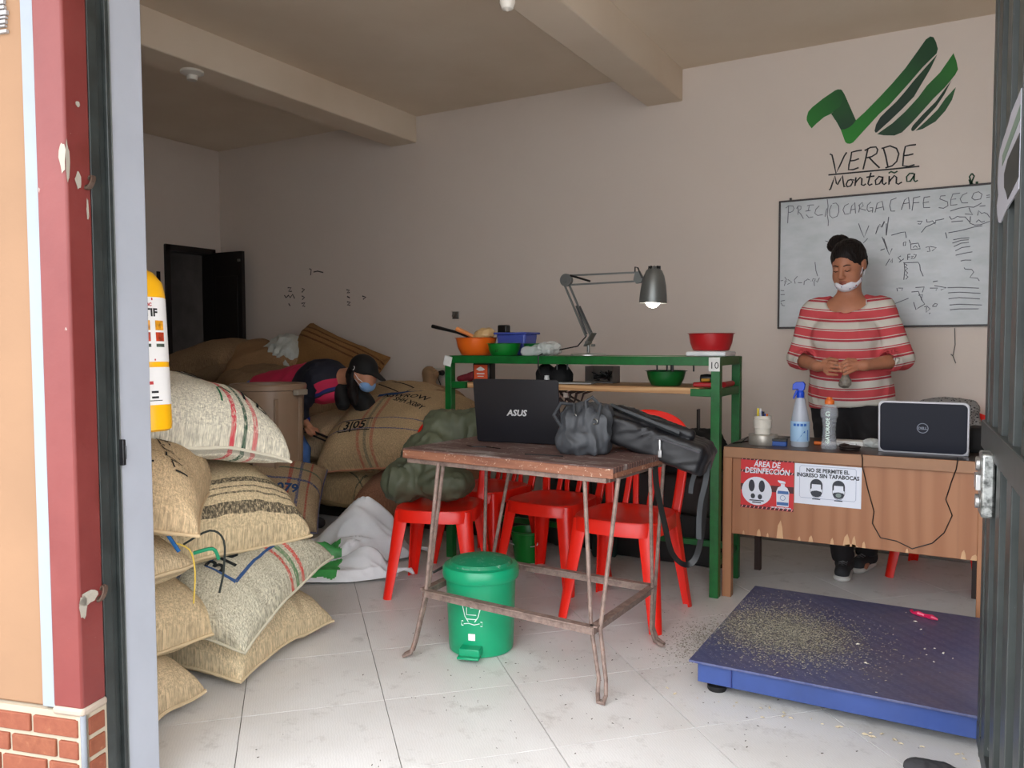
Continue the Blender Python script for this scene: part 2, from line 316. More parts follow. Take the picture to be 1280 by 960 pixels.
BOARD=[(-0.964,2.013,-0.966,1.959,-0.968,1.909),(-0.98,1.999,-0.964,2.011,-0.939,2.008,-0.933,1.993,-0.939,1.978,-0.956,1.971,-0.963,1.974),(-0.914,2.004,-0.908,1.98,-0.911,1.955),(-0.919,1.991,-0.907,2.006,-0.894,2.002,-0.894,1.987,-0.91,1.975,-0.894,1.956,-0.879,1.929),(-0.86,2.002,-0.841,2.005,-0.821,2.004),(-0.848,2,-0.852,1.975,-0.869,1.971,-0.84,1.973),(-0.864,1.951,-0.849,1.932,-0.825,1.935),(-0.792,1.996,-0.811,1.977,-0.816,1.955,-0.801,1.941,-0.772,1.943),(-0.751,1.977,-0.76,1.93),(-0.749,2.03,-0.744,1.991,-0.748,1.941,-0.741,1.903,-0.742,1.876),(-0.725,1.995,-0.736,1.966,-0.734,1.935,-0.719,1.92,-0.695,1.927,-0.685,1.951,-0.687,1.986,-0.701,2.004,-0.72,2.002),(-0.633,1.994,-0.654,1.984,-0.663,1.962,-0.653,1.936,-0.63,1.937),(-0.625,1.936,-0.617,1.98,-0.601,1.998,-0.596,1.936),(-0.621,1.958,-0.598,1.961),(-0.579,1.94,-0.575,1.967,-0.577,1.982),(-0.582,1.977,-0.561,1.995,-0.556,1.975,-0.575,1.962,-0.542,1.949),(-0.516,1.994,-0.534,1.978,-0.536,1.954,-0.528,1.941,-0.508,1.944,-0.506,1.961,-0.522,1.961),(-0.506,1.961,-0.508,1.933),(-0.494,1.933,-0.484,1.983,-0.459,1.993,-0.449,1.941),(-0.488,1.954,-0.454,1.96),(-0.579,1.878,-0.566,1.838,-0.549,1.797,-0.536,1.831,-0.525,1.862),(-0.553,1.765,-0.53,1.79),(-0.459,1.722,-0.446,1.724),(-0.488,1.815,-0.479,1.848,-0.468,1.865,-0.457,1.847,-0.444,1.878),(-0.435,1.867,-0.435,1.804),(-0.447,1.785,-0.428,1.725),(-0.386,2.004,-0.413,1.995,-0.42,1.964,-0.412,1.933,-0.392,1.932),(-0.361,1.937,-0.345,1.989,-0.326,2.003,-0.319,1.936),(-0.354,1.969,-0.322,1.971),(-0.301,1.998,-0.303,1.964,-0.307,1.927),(-0.301,1.996,-0.268,2.001),(-0.301,1.969,-0.272,1.969),(-0.249,1.994,-0.22,1.996),(-0.249,1.994,-0.253,1.965,-0.225,1.968),(-0.253,1.965,-0.25,1.938,-0.219,1.937),(-0.146,1.994,-0.169,1.994,-0.173,1.979,-0.136,1.96,-0.133,1.939,-0.154,1.927,-0.177,1.932),(-0.113,1.999,-0.077,2.001),(-0.111,1.999,-0.12,1.971,-0.095,1.972),(-0.12,1.971,-0.121,1.94,-0.089,1.941),(-0.043,2,-0.065,1.99,-0.076,1.97,-0.067,1.948,-0.039,1.946),(-0.022,1.97,-0.013,1.995,0.009,2,0.025,1.986,0.019,1.961,-0.008,1.958,-0.022,1.97),(0.045,1.977,0.061,1.978),(0.045,1.966,0.061,1.968),(-0.489,1.812,-0.475,1.855,-0.46,1.848,-0.446,1.88),(-0.424,1.902,-0.434,1.8),(-0.409,1.799,-0.361,1.811,-0.339,1.813,-0.333,1.78),(-0.456,1.794,-0.433,1.733,-0.417,1.691,-0.403,1.726),(-0.463,1.718,-0.44,1.727),(-0.347,1.754,-0.335,1.759,-0.337,1.738,-0.347,1.738,-0.347,1.754),(-0.319,1.768,-0.311,1.747),(-0.311,1.744,-0.273,1.747,-0.267,1.728,-0.262,1.716,-0.308,1.714,-0.311,1.744),(-0.299,1.724,-0.287,1.734,-0.277,1.723),(-0.28,1.867,-0.256,1.865,-0.265,1.85,-0.277,1.853),(-0.235,1.874,-0.232,1.858,-0.218,1.859,-0.206,1.864,-0.192,1.844,-0.19,1.865,-0.171,1.866,-0.15,1.87),(-0.189,1.854,-0.217,1.841,-0.239,1.832,-0.259,1.804),(-0.125,1.881,-0.115,1.864,-0.102,1.868,-0.088,1.878,-0.076,1.874,-0.051,1.872,-0.028,1.842),(-0.115,1.851,-0.06,1.852),(-0.121,1.909,-0.08,1.921,-0.039,1.925,-0.012,1.92,0.01,1.931,0.024,1.94),(0.015,1.923,0.042,1.924),(-0.034,1.92,-0.027,1.899,-0.015,1.882,-0.052,1.888),(0.007,1.875,0.011,1.9,0.025,1.884,0.038,1.888,0.052,1.879,0.063,1.86),(-0.026,1.873,-0.028,1.837,-0.005,1.825,0.022,1.825,0.064,1.84),(0.001,1.84,0.012,1.852,0.026,1.838,0.041,1.842),(0.031,1.819,-0.009,1.815,-0.068,1.801,-0.128,1.793),(-0.142,1.796,-0.134,1.764),(-0.104,1.754,-0.067,1.759,-0.029,1.759),(-0.108,1.736,-0.067,1.749,-0.031,1.749),(-0.101,1.717,-0.067,1.733,-0.03,1.736),(-0.093,1.694,-0.062,1.71,-0.023,1.713),(-0.091,1.67,-0.056,1.678,-0.013,1.684),(-0.067,1.638,-0.046,1.642,-0.017,1.64),(-0.236,1.721,-0.22,1.725,-0.215,1.698,-0.229,1.699),(-0.215,1.725,-0.184,1.717,-0.205,1.7),(-0.434,1.632,-0.415,1.669,-0.412,1.649,-0.4,1.67,-0.402,1.646),(-0.358,1.682,-0.373,1.674,-0.358,1.657,-0.367,1.647,-0.343,1.665),(-0.324,1.688,-0.324,1.658),(-0.324,1.688,-0.31,1.688),(-0.324,1.674,-0.312,1.674),(-0.307,1.676,-0.295,1.678,-0.307,1.665,-0.293,1.663),(-0.295,1.686,-0.281,1.684,-0.29,1.664),(-0.345,1.643,-0.271,1.642,-0.263,1.626,-0.26,1.599,-0.245,1.564),(-0.341,1.643,-0.337,1.603,-0.341,1.549),(-0.338,1.637,-0.326,1.629,-0.335,1.619,-0.323,1.61,-0.335,1.6,-0.322,1.586,-0.332,1.575,-0.32,1.564,-0.332,1.551),(-0.197,1.532,-0.174,1.536),(-0.211,1.498,-0.173,1.497,-0.182,1.484),(-0.19,1.511,-0.131,1.497,-0.159,1.486),(-0.126,1.497,-0.071,1.497,0.022,1.489),(-0.123,1.469,-0.07,1.471,0.03,1.461),(-0.12,1.437,-0.07,1.442,0.028,1.432),(-0.115,1.403,-0.069,1.406,0.038,1.399),(-0.112,1.377,-0.068,1.381,0.023,1.379),(-0.05,1.602,-0.045,1.594,-0.014,1.59,-0.004,1.576,-0.022,1.548,0.014,1.542,0.023,1.527),(-0.375,1.505,-0.372,1.486),(-0.367,1.504,-0.345,1.503,-0.35,1.49),(-0.383,1.418,-0.315,1.446),(-0.301,1.48,-0.267,1.482,-0.262,1.466,-0.247,1.43,-0.235,1.411,-0.266,1.391,-0.277,1.381,-0.29,1.424),(-0.282,1.504,-0.239,1.505,-0.248,1.476),(-0.237,1.396,-0.223,1.4,-0.208,1.384,-0.227,1.366,-0.225,1.395),(-0.197,1.4,-0.185,1.413,-0.173,1.41,-0.178,1.397,-0.197,1.397),(-0.213,1.357,-0.206,1.363),(-0.267,1.46,-0.248,1.465,-0.252,1.433),(-1.005,1.571,-0.989,1.573),(-0.981,1.592,-0.97,1.578,-0.983,1.562,-0.968,1.567),(-0.983,1.54,-0.976,1.562),(-0.963,1.577,-0.939,1.56,-0.965,1.548),(-0.908,1.594,-0.926,1.573,-0.92,1.551),(-0.905,1.556,-0.881,1.555),(-0.871,1.541,-0.869,1.563,-0.858,1.568,-0.851,1.575,-0.84,1.569),(-0.833,1.564,-0.831,1.562),(-0.825,1.561,-0.82,1.577,-0.807,1.573,-0.815,1.558,-0.812,1.533),(-0.805,1.563,-0.797,1.554,-0.785,1.58),(-0.811,1.672,-0.805,1.621,-0.795,1.589),(-1.004,1.514,-0.983,1.511),(-1.004,1.489,-0.979,1.488),(-1.003,1.45,-0.978,1.454),(-1,1.44,-0.992,1.424,-0.978,1.421)]
MARKS=[(-4.801,1.831,-4.779,1.823,-4.787,1.776),(-4.755,1.801,-4.709,1.806,-4.646,1.792),(-4.81,1.852,-4.812,1.742,-4.602,1.727),(-5.05,1.683,-5.011,1.681,-5.041,1.652,-5.003,1.65),(-5.09,1.621,-5.071,1.599,-5.042,1.619,-5.023,1.598,-4.994,1.625,-4.972,1.589),(-5.043,1.55,-5.025,1.528),(-4.888,1.67,-4.857,1.662,-4.889,1.638),(-4.89,1.608,-4.858,1.595,-4.885,1.577),(-4.895,1.545,-4.854,1.551,-4.882,1.522,-4.854,1.521),(-4.4,1.642,-4.37,1.637,-4.395,1.615,-4.365,1.62),(-4.395,1.589,-4.366,1.575),(-4.396,1.545,-4.361,1.54,-4.393,1.518,-4.362,1.517),(-4.237,1.586,-4.199,1.575,-4.229,1.56),(-4.229,1.527,-4.195,1.513,-4.221,1.504),(-3.376,1.429,-3.356,1.416,-3.371,1.392,-3.334,1.422,-3.327,1.4,-3.308,1.431,-3.32,1.41)]
_pr=lambda t:[(t[i],t[i+1]) for i in range(0,len(t),2)]
LOGO={k:_pr(v) for k,v in LOGO.items()}; HAND=[_pr(v) for v in HAND]; BOARD=[_pr(v) for v in BOARD]; MARKS=[_pr(v) for v in MARKS]
# ================================================================== the room
PX, PY = -1.807, 1.108                    # outer corner of the red entrance column
DX, DY = .966, .26                        # along the facade (to the right)
NX, NY = -.26, .966                       # into the room
def fac(s, n, z=0): return (PX+DX*s+NX*n, PY+DY*s+NY*n, z)
XL, YB, XR, ZC, WT = -5.868, 5.0, 1.45, 2.92, .26
mWall = N('wall_paint')
_a = mWall.noise(1.3, 4); _b = mWall.noise(14, 3)
mWall.bump(mWall.noise(45, 4), .12, .004)
mWall = mWall.out(mWall.mix(_b, mWall.ramp(_a, [(.3, lin((.85, .80, .755))), (.7, lin((.885, .84, .80)))]), lin((.87, .82, .775))), .75)
mCeil = N('ceiling_paint'); mCeil.bump(mCeil.noise(30, 4), .15, .004)
mCeil = mCeil.out(mCeil.ramp(mCeil.noise(1.5, 4), [(.3, lin((.86, .79, .70))), (.7, lin((.90, .84, .76)))]), .8)
# floor: clipped square tiles laid diagonally
def clip_poly(poly, edges):
    for (ax, ay, nx_, ny_) in edges:
        out = []
        for i in range(len(poly)):
            p, q = poly[i], poly[(i+1) % len(poly)]
            dp = (p[0]-ax)*nx_+(p[1]-ay)*ny_; dq = (q[0]-ax)*nx_+(q[1]-ay)*ny_
            if dp >= 0: out.append(p)
            if (dp >= 0) != (dq >= 0): t = dp/(dp-dq); out.append((p[0]+(q[0]-p[0])*t, p[1]+(q[1]-p[1])*t))
        poly = out
        if len(poly) < 3: return []
    return poly
s = N('ceramic_tile')
oi = s.n('ObjectInfo'); v = s.map((1, 1, 1)); wv = s.n('TexWave', bands_direction='DIAGONAL'); wv.inputs['Scale'].default_value = 55; wv.inputs['Distortion'].default_value = 6; wv.inputs['Detail'].default_value = 2
s.l(v, wv.inputs[0])
base = s.ramp(s.noise(3, 5, .6), [(.3, lin((.86, .85, .835))), (.7, lin((.91, .905, .895)))])
base = s.mix(s.math('MULTIPLY', wv.outputs['Fac'], .10), base, lin((.60, .585, .56)))
base = s.mix(s.math('MULTIPLY', oi.outputs['Random'], .12), base, lin((.66, .65, .63)))
dirt = s.ramp(s.noise(9, 6, .75), [(.55, (0, 0, 0, 1)), (.75, (.5, .5, .5, 1))])
base = s.mix(dirt, base, lin((.55, .52, .48)))
s.bump(wv.outputs['Fac'], .08, .002)
mTile = s.out(base, s.ramp(s.noise(6, 4), [(.3, (.3, .3, .3, 1)), (.7, (.5, .5, .5, 1))]), spec=.4)
mGrout = mat('grout', (.42, .40, .37), .9, var=.1)
flo = MB(); flo.polyz([fac(-.1, -.01)[:2], fac(4.5, -.01)[:2], (XR, YB), (XL, YB), fac(-4.3, WT)[:2], fac(-.1, WT)[:2]], -.10, -.004)
floor = struct('floor', flo, mGrout)
edges = [(fac(0, .0)[0], fac(0, .0)[1], NX, NY), (XL, 0, 1, 0), (XR, 0, -1, 0), (0, YB, 0, -1)]
edgesL = [(fac(0, WT)[0], fac(0, WT)[1], NX, NY)]+edges[1:]
r2 = sqrt(2); cnt = 0
for i in range(-20, 20):
    for j in range(-20, 20):
        a0, a1 = .278+.4585*i+.0014, .278+.4585*(i+1)-.0014; b0, b1 = 2.222+.459*j+.0014, 2.222+.459*(j+1)-.0014
        pl = [((a-b)/r2, (a+b)/r2) for a, b in ((a0, b0), (a1, b0), (a1, b1), (a0, b1))]
        ctr = (sum(p[0] for p in pl)/4, sum(p[1] for p in pl)/4)
        pl = clip_poly(pl, edgesL if ctr[0] < -1.75 else edges)
        if len(pl) < 3: continue
        ar = abs(sum(pl[k][0]*pl[(k+1) % len(pl)][1]-pl[(k+1) % len(pl)][0]*pl[k][1] for k in range(len(pl)))/2)
        if ar < .004: continue
        mb = MB(); mb.polyz(pl, -.004, 0); obj('tile', mb, mTile, floor, flat=True)
# ceiling, beams
mb = MB(); mb.box(((XL+XR)/2, 2.9, ZC+.06), (XR-XL+.4, 6.2, .12)); struct('ceiling', mb, mCeil)
for i, (x0, x1) in enumerate(((-3.93, -3.687), (-1.853, -1.618), (.36, .60))):
    mb = MB(); mb.box(((x0+x1)/2, 3.0, 2.722+.104), (x1-x0, 4.0, .208)); struct('trim_%d' % (i+1), mb, mCeil, bevel=.008)
# back wall (with the sign), left wall with door opening, right wall
mb = MB(); mb.box(((XL+XR)/2, YB+.08, ZC/2), (XR-XL+.4, .16, ZC)); struct('wall_back', mb, mWall)
dy0, dy1, dz = 4.418, 4.93, 2.04
dy1 = 4.93
mb = MB()
mb.box((XL-.08, (-.3+dy0)/2, ZC/2), (.16, dy0+.3, ZC)); mb.box((XL-.08, (dy0+dy1)/2, (dz+ZC)/2), (.16, dy1-dy0, ZC-dz)); mb.box((XL-.08, (dy1+YB)/2, ZC/2), (.16, YB-dy1, ZC))
struct('wall_left', mb, mWall)
mb = MB(); mb.box((XR+.08, 3.4, ZC/2), (.16, 3.3, ZC)); struct('wall_right', mb, mWall)
# dim room behind the left door
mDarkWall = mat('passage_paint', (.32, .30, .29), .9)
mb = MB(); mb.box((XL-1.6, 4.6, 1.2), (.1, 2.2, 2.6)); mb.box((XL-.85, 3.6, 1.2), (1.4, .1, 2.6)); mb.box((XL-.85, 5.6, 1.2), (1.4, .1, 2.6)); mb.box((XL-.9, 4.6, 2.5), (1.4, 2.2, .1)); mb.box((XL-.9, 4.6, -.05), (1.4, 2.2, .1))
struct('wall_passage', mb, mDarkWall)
mDoorDark = mat('dark_brown_door_paint', (.10, .075, .07), .45)
dr = thing('door_1', None, None, (XL, dy1, 0)); dr['kind'] = 'structure'
mb = MB(); mb.box((-.05, -.49, 1.02), (.14, .05, 2.04)); mb.box((-.05, -.02, 1.02), (.14, .04, 2.04)); mb.box((-.05, -.256, 2.02), (.14, .51, .05)); obj('door_frame', mb, mDoorDark, dr, bevel=.003)
mb = MB(); mb.box((.20, -.02, 1.01), (.36, .035, 2.0), rot=(0, 0, radians(2)))
for z in (.55, 1.45): mb.box((.20, -.042, z), (.26, .012, .7), rot=(0, 0, radians(2)))
obj('door_leaf', mb, mDoorDark, dr, bevel=.003)
mb = MB(); mb.box((.36, -.045, 1.93), (.025, .012, .02)); obj('door_bolt', mb, mat('dull_steel', (.6, .6, .58), .35, 1), dr)
# facade / front wall left part
mPlasterO = mat('orange_plaster', (.55, .42, .31), .8, var=.05, scale=3, bump=.15, bscale=40)
mWhiteTrim = mat('white_plaster_band', (.54, .57, .60), .7, var=.04)
s = N('red_column_paint')
g = s.n('TexCoord'); n1 = s.noise(5, 5, .6); col = s.ramp(n1, [(.3, lin((.42, .15, .14))), (.7, lin((.46, .19, .175)))])
nz = s.sep(s.co('Object'))
m2 = s.noise(2.3, 6, .6); col = s.mix(s.ramp(m2, [(.52, (0, 0, 0, 1)), (.6, (.8, .8, .8, 1))]), col, lin((.38, .13, .10)))
chip = s.ramp(s.noise(11, 6, .7), [(.68, (0, 0, 0, 1)), (.70, (1, 1, 1, 1))])
col = s.mix(chip, col, lin((.62, .58, .54))); s.bump(s.noise(22, 5), .35, .004)
mRed = s.out(col, .5)
mb = MB()
def fbox(mb, s0, s1, n0, n1, z0, z1): mb.polyz([fac(s0, n0)[:2], fac(s1, n0)[:2], fac(s1, n1)[:2], fac(s0, n1)[:2]], z0, z1)
fbox(mb, -4.35, -.085, .012, WT, .335, 3.1); fbox(mb, -4.35, -.02, .02, WT, -.3, .336)
fw = struct('wall_front', mb, mPlasterO)
mb = MB(); fbox(mb, -.118, -.078, .004, .03, .335, 3.1); obj('white_band', mb, mWhiteTrim, fw)
mb = MB(); fbox(mb, -.084, 0, 0, .076, .338, 3.1); obj('red_column', mb, mRed, fw, bevel=.006)
mJamb = mat('white_jamb_paint', (.64, .655, .69), .55, var=.03, bump=.05)
mb = MB(); fbox(mb, -.085, -.004, .146, WT+.006, -.05, 3.1); obj('inner_jamb', mb, mJamb, fw, bevel=.004)
mb = MB(); fbox(mb, -4.35, -.084, WT, WT+.012, 0, 2.92); obj('inner_plaster', mb, mWall, fw)
mb = MB(); fbox(mb, -.086, .004, -.004, .078, .320, .342); obj('mortar_ledge', mb, mat('mortar_cream', (.64, .58, .52), .9, var=.08, bump=.4), fw, bevel=.008)
# chipped plaster patches and anchors on the column
mPatch = mat('bare_plaster', (.62, .59, .54), .9, var=.1, bump=.4)
def patch(mb, face, cx, cz, rx, rz, seed):
    random.seed(seed); n = 14; pts = []
    for i in range(n):
        a = 2*pi*i/n; r = .75+.4*random.random(); pts.append((cx+rx*r*cos(a), cz+rz*r*sin(a)))
    vs = [(fac(p[0], -.0015, p[1]) if face == 'f' else fac(.0015, p[0], p[1])) for p in pts]
    mb.add(vs, [tuple(range(n))])
mb = MB(); patch(mb, 'f', -.008, 1.63, .010, .035, 1); patch(mb, 'j', .004, 1.62, .006, .05, 2); patch(mb, 'j', .034, 1.585, .010, .020, 3)
patch(mb, 'j', .040, 1.76, .007, .008, 4); patch(mb, 'j', .028, .60, .03, .016, 5); patch(mb, 'j', .01, .585, .012, .03, 6); patch(mb, 'j', .06, 1.52, .004, .03, 7)
obj('plaster_patch', mb, mPatch, fw, flat=True)
mDS = mat('dark_green_steel', (.17, .19, .185), .45, .0, var=.25, scale=18, bump=.1)
mb = MB()
for z in (1.585, .60):
    for k in range(3): mb.tube([fac(.004+.008*cos(a), .062+.004*k+.008*sin(a*1.0), z+.016*sin(a)) for a in np.linspace(0, 2*pi, 12)], .0035, 6)
obj('wire_anchor', mb, mat('rusty_wire', (.35, .28, .24), .7, .6), fw)
# brick cladding: mortar bed plus single bricks
mMort = mat('brick_mortar', (.66, .61, .53), .9, var=.07, bump=.3)
mb = MB(); fbox(mb, -4.35, .0, .003, .02, -.3, .328); fbox(mb, -.02, .0, .0, .075, -.3, .328); obj('mortar_bed', mb, mMort, fw)
mBrick = N('brick_clay'); oi = mBrick.n('ObjectInfo')
c1 = mBrick.ramp(mBrick.noise(35, 5, .7), [(.3, lin((.44, .22, .13))), (.6, lin((.50, .28, .18))), (.75, lin((.58, .40, .28)))])
c1 = mBrick.mix(mBrick.math('MULTIPLY', oi.outputs['Random'], .35), c1, lin((.50, .24, .17))); mBrick.bump(mBrick.noise(90, 4), .4, .003)
mBrick = mBrick.out(c1, .8)
row = 0; zt = .312
while zt > -.25:
    off = [0, -.045, .01, -.06][row % 4]; L = [.128, .098, .118, .105][row % 4]
    x = -.014; first = True; first_l = [.128, .055, .085, .06][row % 4]
    while x > -1.2:
        l = first_l if first else .128
        mb = MB(); fbox(mb, x-l, x, -.004, .006, zt-.042, zt); b = obj('brick', mb, mBrick, fw, bevel=.0025)
        x -= l+.010; first = False
    mb = MB(); mb.polyz([fac(.004, .016)[:2], fac(.004, .066)[:2], fac(-.004, .066)[:2], fac(-.004, .016)[:2]], zt-.042, zt); obj('brick', mb, mBrick, fw, bevel=.0025)
    zt -= .0535; row += 1
mb = MB()
mb.tube([fac(-.002, .003, z) for z in (-.25, .325)], .007, 10); obj('corner_bead', mb, mat('aluminium_bead', (.55, .57, .60), .45, .5), fw)
# red/blank lettering stub on the orange plaster is only a few pixels of relief at the frame edge
mb = MB(); random.seed(5); z = 2.02
while z > 1.93:
    wz = random.choice((.004, .007, .010)); q = MB(); fbox(q, -.21, -.158-random.random()*.008, .004, .012, z-wz, z); mb.add(q.v, q.f); z -= wz+random.choice((.004, .007))
obj('lettering', mb, mat('grey_lettering', (.62, .61, .61), .6), fw, flat=True)
# right stretch of the facade and lintel
mb = MB(); fbox(mb, -.09, 4.6, 0, WT, 2.86, 3.1); fbox(mb, 2.62, 4.6, 0, WT, -.1, 2.86); struct('wall_front', mb, mPlasterO)
# dark steel frame in the jamb
mb = MB(); fbox(mb, -.05, -.002, .078, .108, -.05, 2.86); fbox(mb, -.05, -.010, .108, .133, -.05, 2.7); fbox(mb, -.05, .000, .133, .146, -.05, 2.7)
fr = obj('steel_upright', mb, mDS, bevel=.002); tagset(fr, 'dark green steel gate frame set in the jamb beside the red column', 'gate frame')
fr['label'] = 'dark steel upright frame between the red column and white jamb'
mb = MB(); fbox(mb, -.004, .012, .142, .152, .90, .965); fbox(mb, .0, .016, .146, .150, .915, .95); obj('latch_keeper', mb, mat('black_paint', (.07, .07, .08), .4), fr, bevel=.002)
mb = MB(); fbox(mb, -.0025, .0018, .1455, .1475, -.05, 2.7); fbox(mb, -.012, -.0075, .107, .109, -.05, 2.7); obj('worn_edge', mb, mat('worn_steel', (.55, .56, .55), .4, .6), fr)
# street pavement outside
mb = MB(); mb.polyz([fac(-6, -6)[:2], fac(7, -6)[:2], fac(7, -.0)[:2], fac(-6, -.0)[:2]], -.2, -.03)
struct('ground', mb, mat('pavement_concrete', (.66, .645, .62), .9, var=.12, scale=3, bump=.3))
# ================================================================== things on the back wall
def gpaint(name, c0, c1, ax='X', r=(0, 1)):
    return mat(name, c1, .6, var=.05)
# painted emblem: green ribbon strokes (flat paint on the wall, each stroke its own shape)
root = thing('wall_emblem', 'green ribbon and leaf emblem painted above the handwritten shop name', 'painting', (0, YB, 0))
def ribmat(name, a, b, p0, p1):
    s = N(name); v = s.sep(s.co('Object')); d = Vector(p1)-Vector(p0); L = d.length_squared
    t = s.math('ADD', s.math('MULTIPLY', v[0], d.x/L), s.math('MULTIPLY', v[2], d.y/L)); t = s.math('SUBTRACT', t, (p0[0]*d.x+p0[1]*d.y)/L)
    return s.out(s.ramp(t, [(0, lin(a)), (1, lin(b))]), .55)
RM = {'A1': ribmat('emblem_green_1', (.10, .50, .13), (.05, .33, .12), (-.85, 2.42), (-.63, 2.53)),
      'A2': ribmat('emblem_green_2', (.06, .32, .12), (.03, .22, .12), (-.65, 2.55), (-.60, 2.42)),
      'A3': ribmat('emblem_green_3', (.11, .53, .12), (.05, .27, .13), (-.60, 2.36), (-.30, 2.76)),
      'B': ribmat('emblem_green_4', (.05, .16, .12), (.05, .26, .13), (-.45, 2.42), (-.2, 2.75)),
      'C': ribmat('emblem_green_5', (.05, .24, .12), (.13, .46, .14), (-.40, 2.40), (-.12, 2.72)),
      'D': ribmat('emblem_green_6', (.05, .18, .10), (.05, .24, .12), (-.3, 2.4), (-.12, 2.62)),
      'E': ribmat('emblem_green_7', (.08, .26, .14), (.10, .36, .15), (-.3, 2.4), (-.12, 2.6))}
for k in ('A1', 'A3', 'A2', 'B', 'C', 'D', 'E'):
    pts = LOGO[k]; mb = MB(); mb.poly(pts, -.0035 if k == 'A2' else -.003, 0); obj('ribbon' if k[0] == 'A' else 'leaf_shape', mb, RM[k], root, flat=True)
mInk = mat('black_paint_line', (.08, .07, .07), .6, var=0)
mb = MB(); mb.strokes(HAND[:18], .0085, -.002); o = obj('shop_name_lettering', mb, mInk, flat=True); o.location = (0, YB, 0)
tagset(o, 'black handwritten name VERDE Montaña painted below the green emblem', 'lettering')
mb = MB(); mb.strokes(HAND[18:], .008, -.004); mb.box((-.0, -.005, 2.05), (.012, .01, .012))
mb.v = [(v[0], v[1], v[2]) for v in mb.v]
o = obj('hanging_loop', mb, mat('green_cord', (.12, .28, .18), .7), flat=True); o.location = (0, YB, 0)
tagset(o, 'small green cord loop on the wall above the whiteboard', 'cord')
# whiteboard
WB = thing('whiteboard', 'wide whiteboard full of faint marker notes behind the woman', 'whiteboard', (-1.018, YB, 1.287))
WW, WH = 1.42, .755
s = N('whiteboard_enamel'); n_ = s.noise(4, 5, .6, s.map((1, 1, 2.2)))
mWB = s.out(s.ramp(n_, [(.25, lin((.66, .69, .69))), (.6, lin((.74, .76, .77))), (.8, lin((.71, .73, .75)))]), .22)
mb = MB(); mb.box((WW/2, -.008, WH/2), (WW-.01, .012, WH-.01)); obj('writing_surface', mb, mWB, WB)
mFrame = mat('whiteboard_frame', (.16, .12, .11), .4)
for c, d in (((WW/2, -.010, .004), (WW, .02, .011)), ((WW/2, -.010, WH-.004), (WW, .02, .010)), ((.004, -.010, WH/2), (.011, .02, WH)), ((WW-.004, -.010, WH/2), (.011, .02, WH))):
    mb = MB(); mb.box(c, d); obj('frame_bar', mb, mFrame, WB, bevel=.002)
mb = MB(); mb.strokes([[(p[0]+1.018, p[1]-1.287) for p in l] for l in BOARD if all(p[0] > -1.01 and p[0] < .3 for p in l)], .0042, -.0155)
obj('marker_writing', mb, mat('faded_marker', (.36, .36, .39), .6, var=0), WB, flat=True)['kind'] = 'stuff'
mb = MB(); mb.tube([(.93, -.012, -.01), (.935, -.01, -.10), (.925, -.012, -.16), (.94, -.01, -.20)], .002, 5); mb.tube([(.925, -.012, -.16), (.915, -.012, -.15)], .0025, 5)
mb.v = [(v[0], v[1], v[2]) for v in mb.v]; obj('dangling_string', mb, mat('grey_string', (.35, .36, .36), .8), WB)
# tiny board clips
mb = MB(); mb.box((.065, -.012, WH+.008), (.012, .012, .012)); obj('clip', mb, mFrame, WB)
# scribbled marks and printed smudges on the wall further left
mMark = mat('grey_wall_mark', (.30, .27, .26), .8, var=0)
o = obj('wall_marks', MB().strokes(MARKS[3:13], .011, -.002), mMark, flat=True); o.location = (0, YB, 0); tagset(o, 'rows of small dark stamped marks on the wall above the burlap pile', 'marks')
mb = MB(); q = [(p[0], p[1]) for p in MARKS[2]]; mb.strokes(MARKS[:2], .010, -.002)
o = obj('pencilled_note', mb, mMark, flat=True); o.location = (0, YB, 0); tagset(o, 'short scribbled dark note on the far left of the back wall', 'marks')
mb = MB(); mb.box((-3.395, -.004, 1.372), (.055, .012, .055)); mb.box((-3.41, -.012, 1.375), (.012, .016, .03), rot=(0, .5, 0)); mb.box((-3.385, -.012, 1.368), (.012, .016, .03), rot=(0, .5, 0))
o = obj('wall_hook_plate', mb, mat('dull_steel', (.6, .6, .58), .35, 1), bevel=.002)
p = MARKS[-1]; cx = sum(a[0] for a in p)/len(p); cz = sum(a[1] for a in p)/len(p); o.location = (cx+3.395, YB, cz-1.372)
tagset(o, 'small metal hook plate on bare wall above the orange bowl', 'hook')
def outlet(x, z, label):
    t = thing('wall_outlet', label, 'outlet', (x, YB, z)); mb = MB(); mb.box((0, -.005, 0), (.12, .012, .075)); obj('cover_plate', mb, mat('ivory_plastic', (.80, .78, .74), .45, var=.03), t, bevel=.003)
    mb = MB(); mb.cur = 0
    for sx_ in (-.028, .028):
        mb.lathe([(0, .014), (.014, .014), (.016, .008)], 14, (0, 0, 0)); k = len(mb.v)-14*3
        mb.v[k:] = [(v[0]+sx_, -v[2], v[1]) for v in mb.v[k:]]
    obj('socket', mb, mat('grey_plastic', (.45, .44, .43), .5), t); return t
t = outlet(-3.49, .985, 'ivory double outlet with black plug on the wall left of the green rack')
mb = MB(); mb.tube([(.03, -.012, 0), (.03, -.05, 0)], [.022, .016], 12); mb.tube([(.03, -.045, 0), (.03, -.07, -.03), (.05, -.05, -.12), (.02, -.03, -.26), (.06, -.02, -.42)], .004, 6)
obj('plug_and_cord', mb, mat('black_rubber', (.05, .05, .05), .5), t)
outlet(-2.20, .99, 'ivory outlet plate on the wall behind the green rack, under its lamp')
# low dark skirting board
mb = MB(); mb.box(((XL+XR)/2, YB-.008, .045), (XR-XL, .016, .09)); struct('baseboard_back', mb, mat('grey_skirting', (.50, .47, .44), .5))
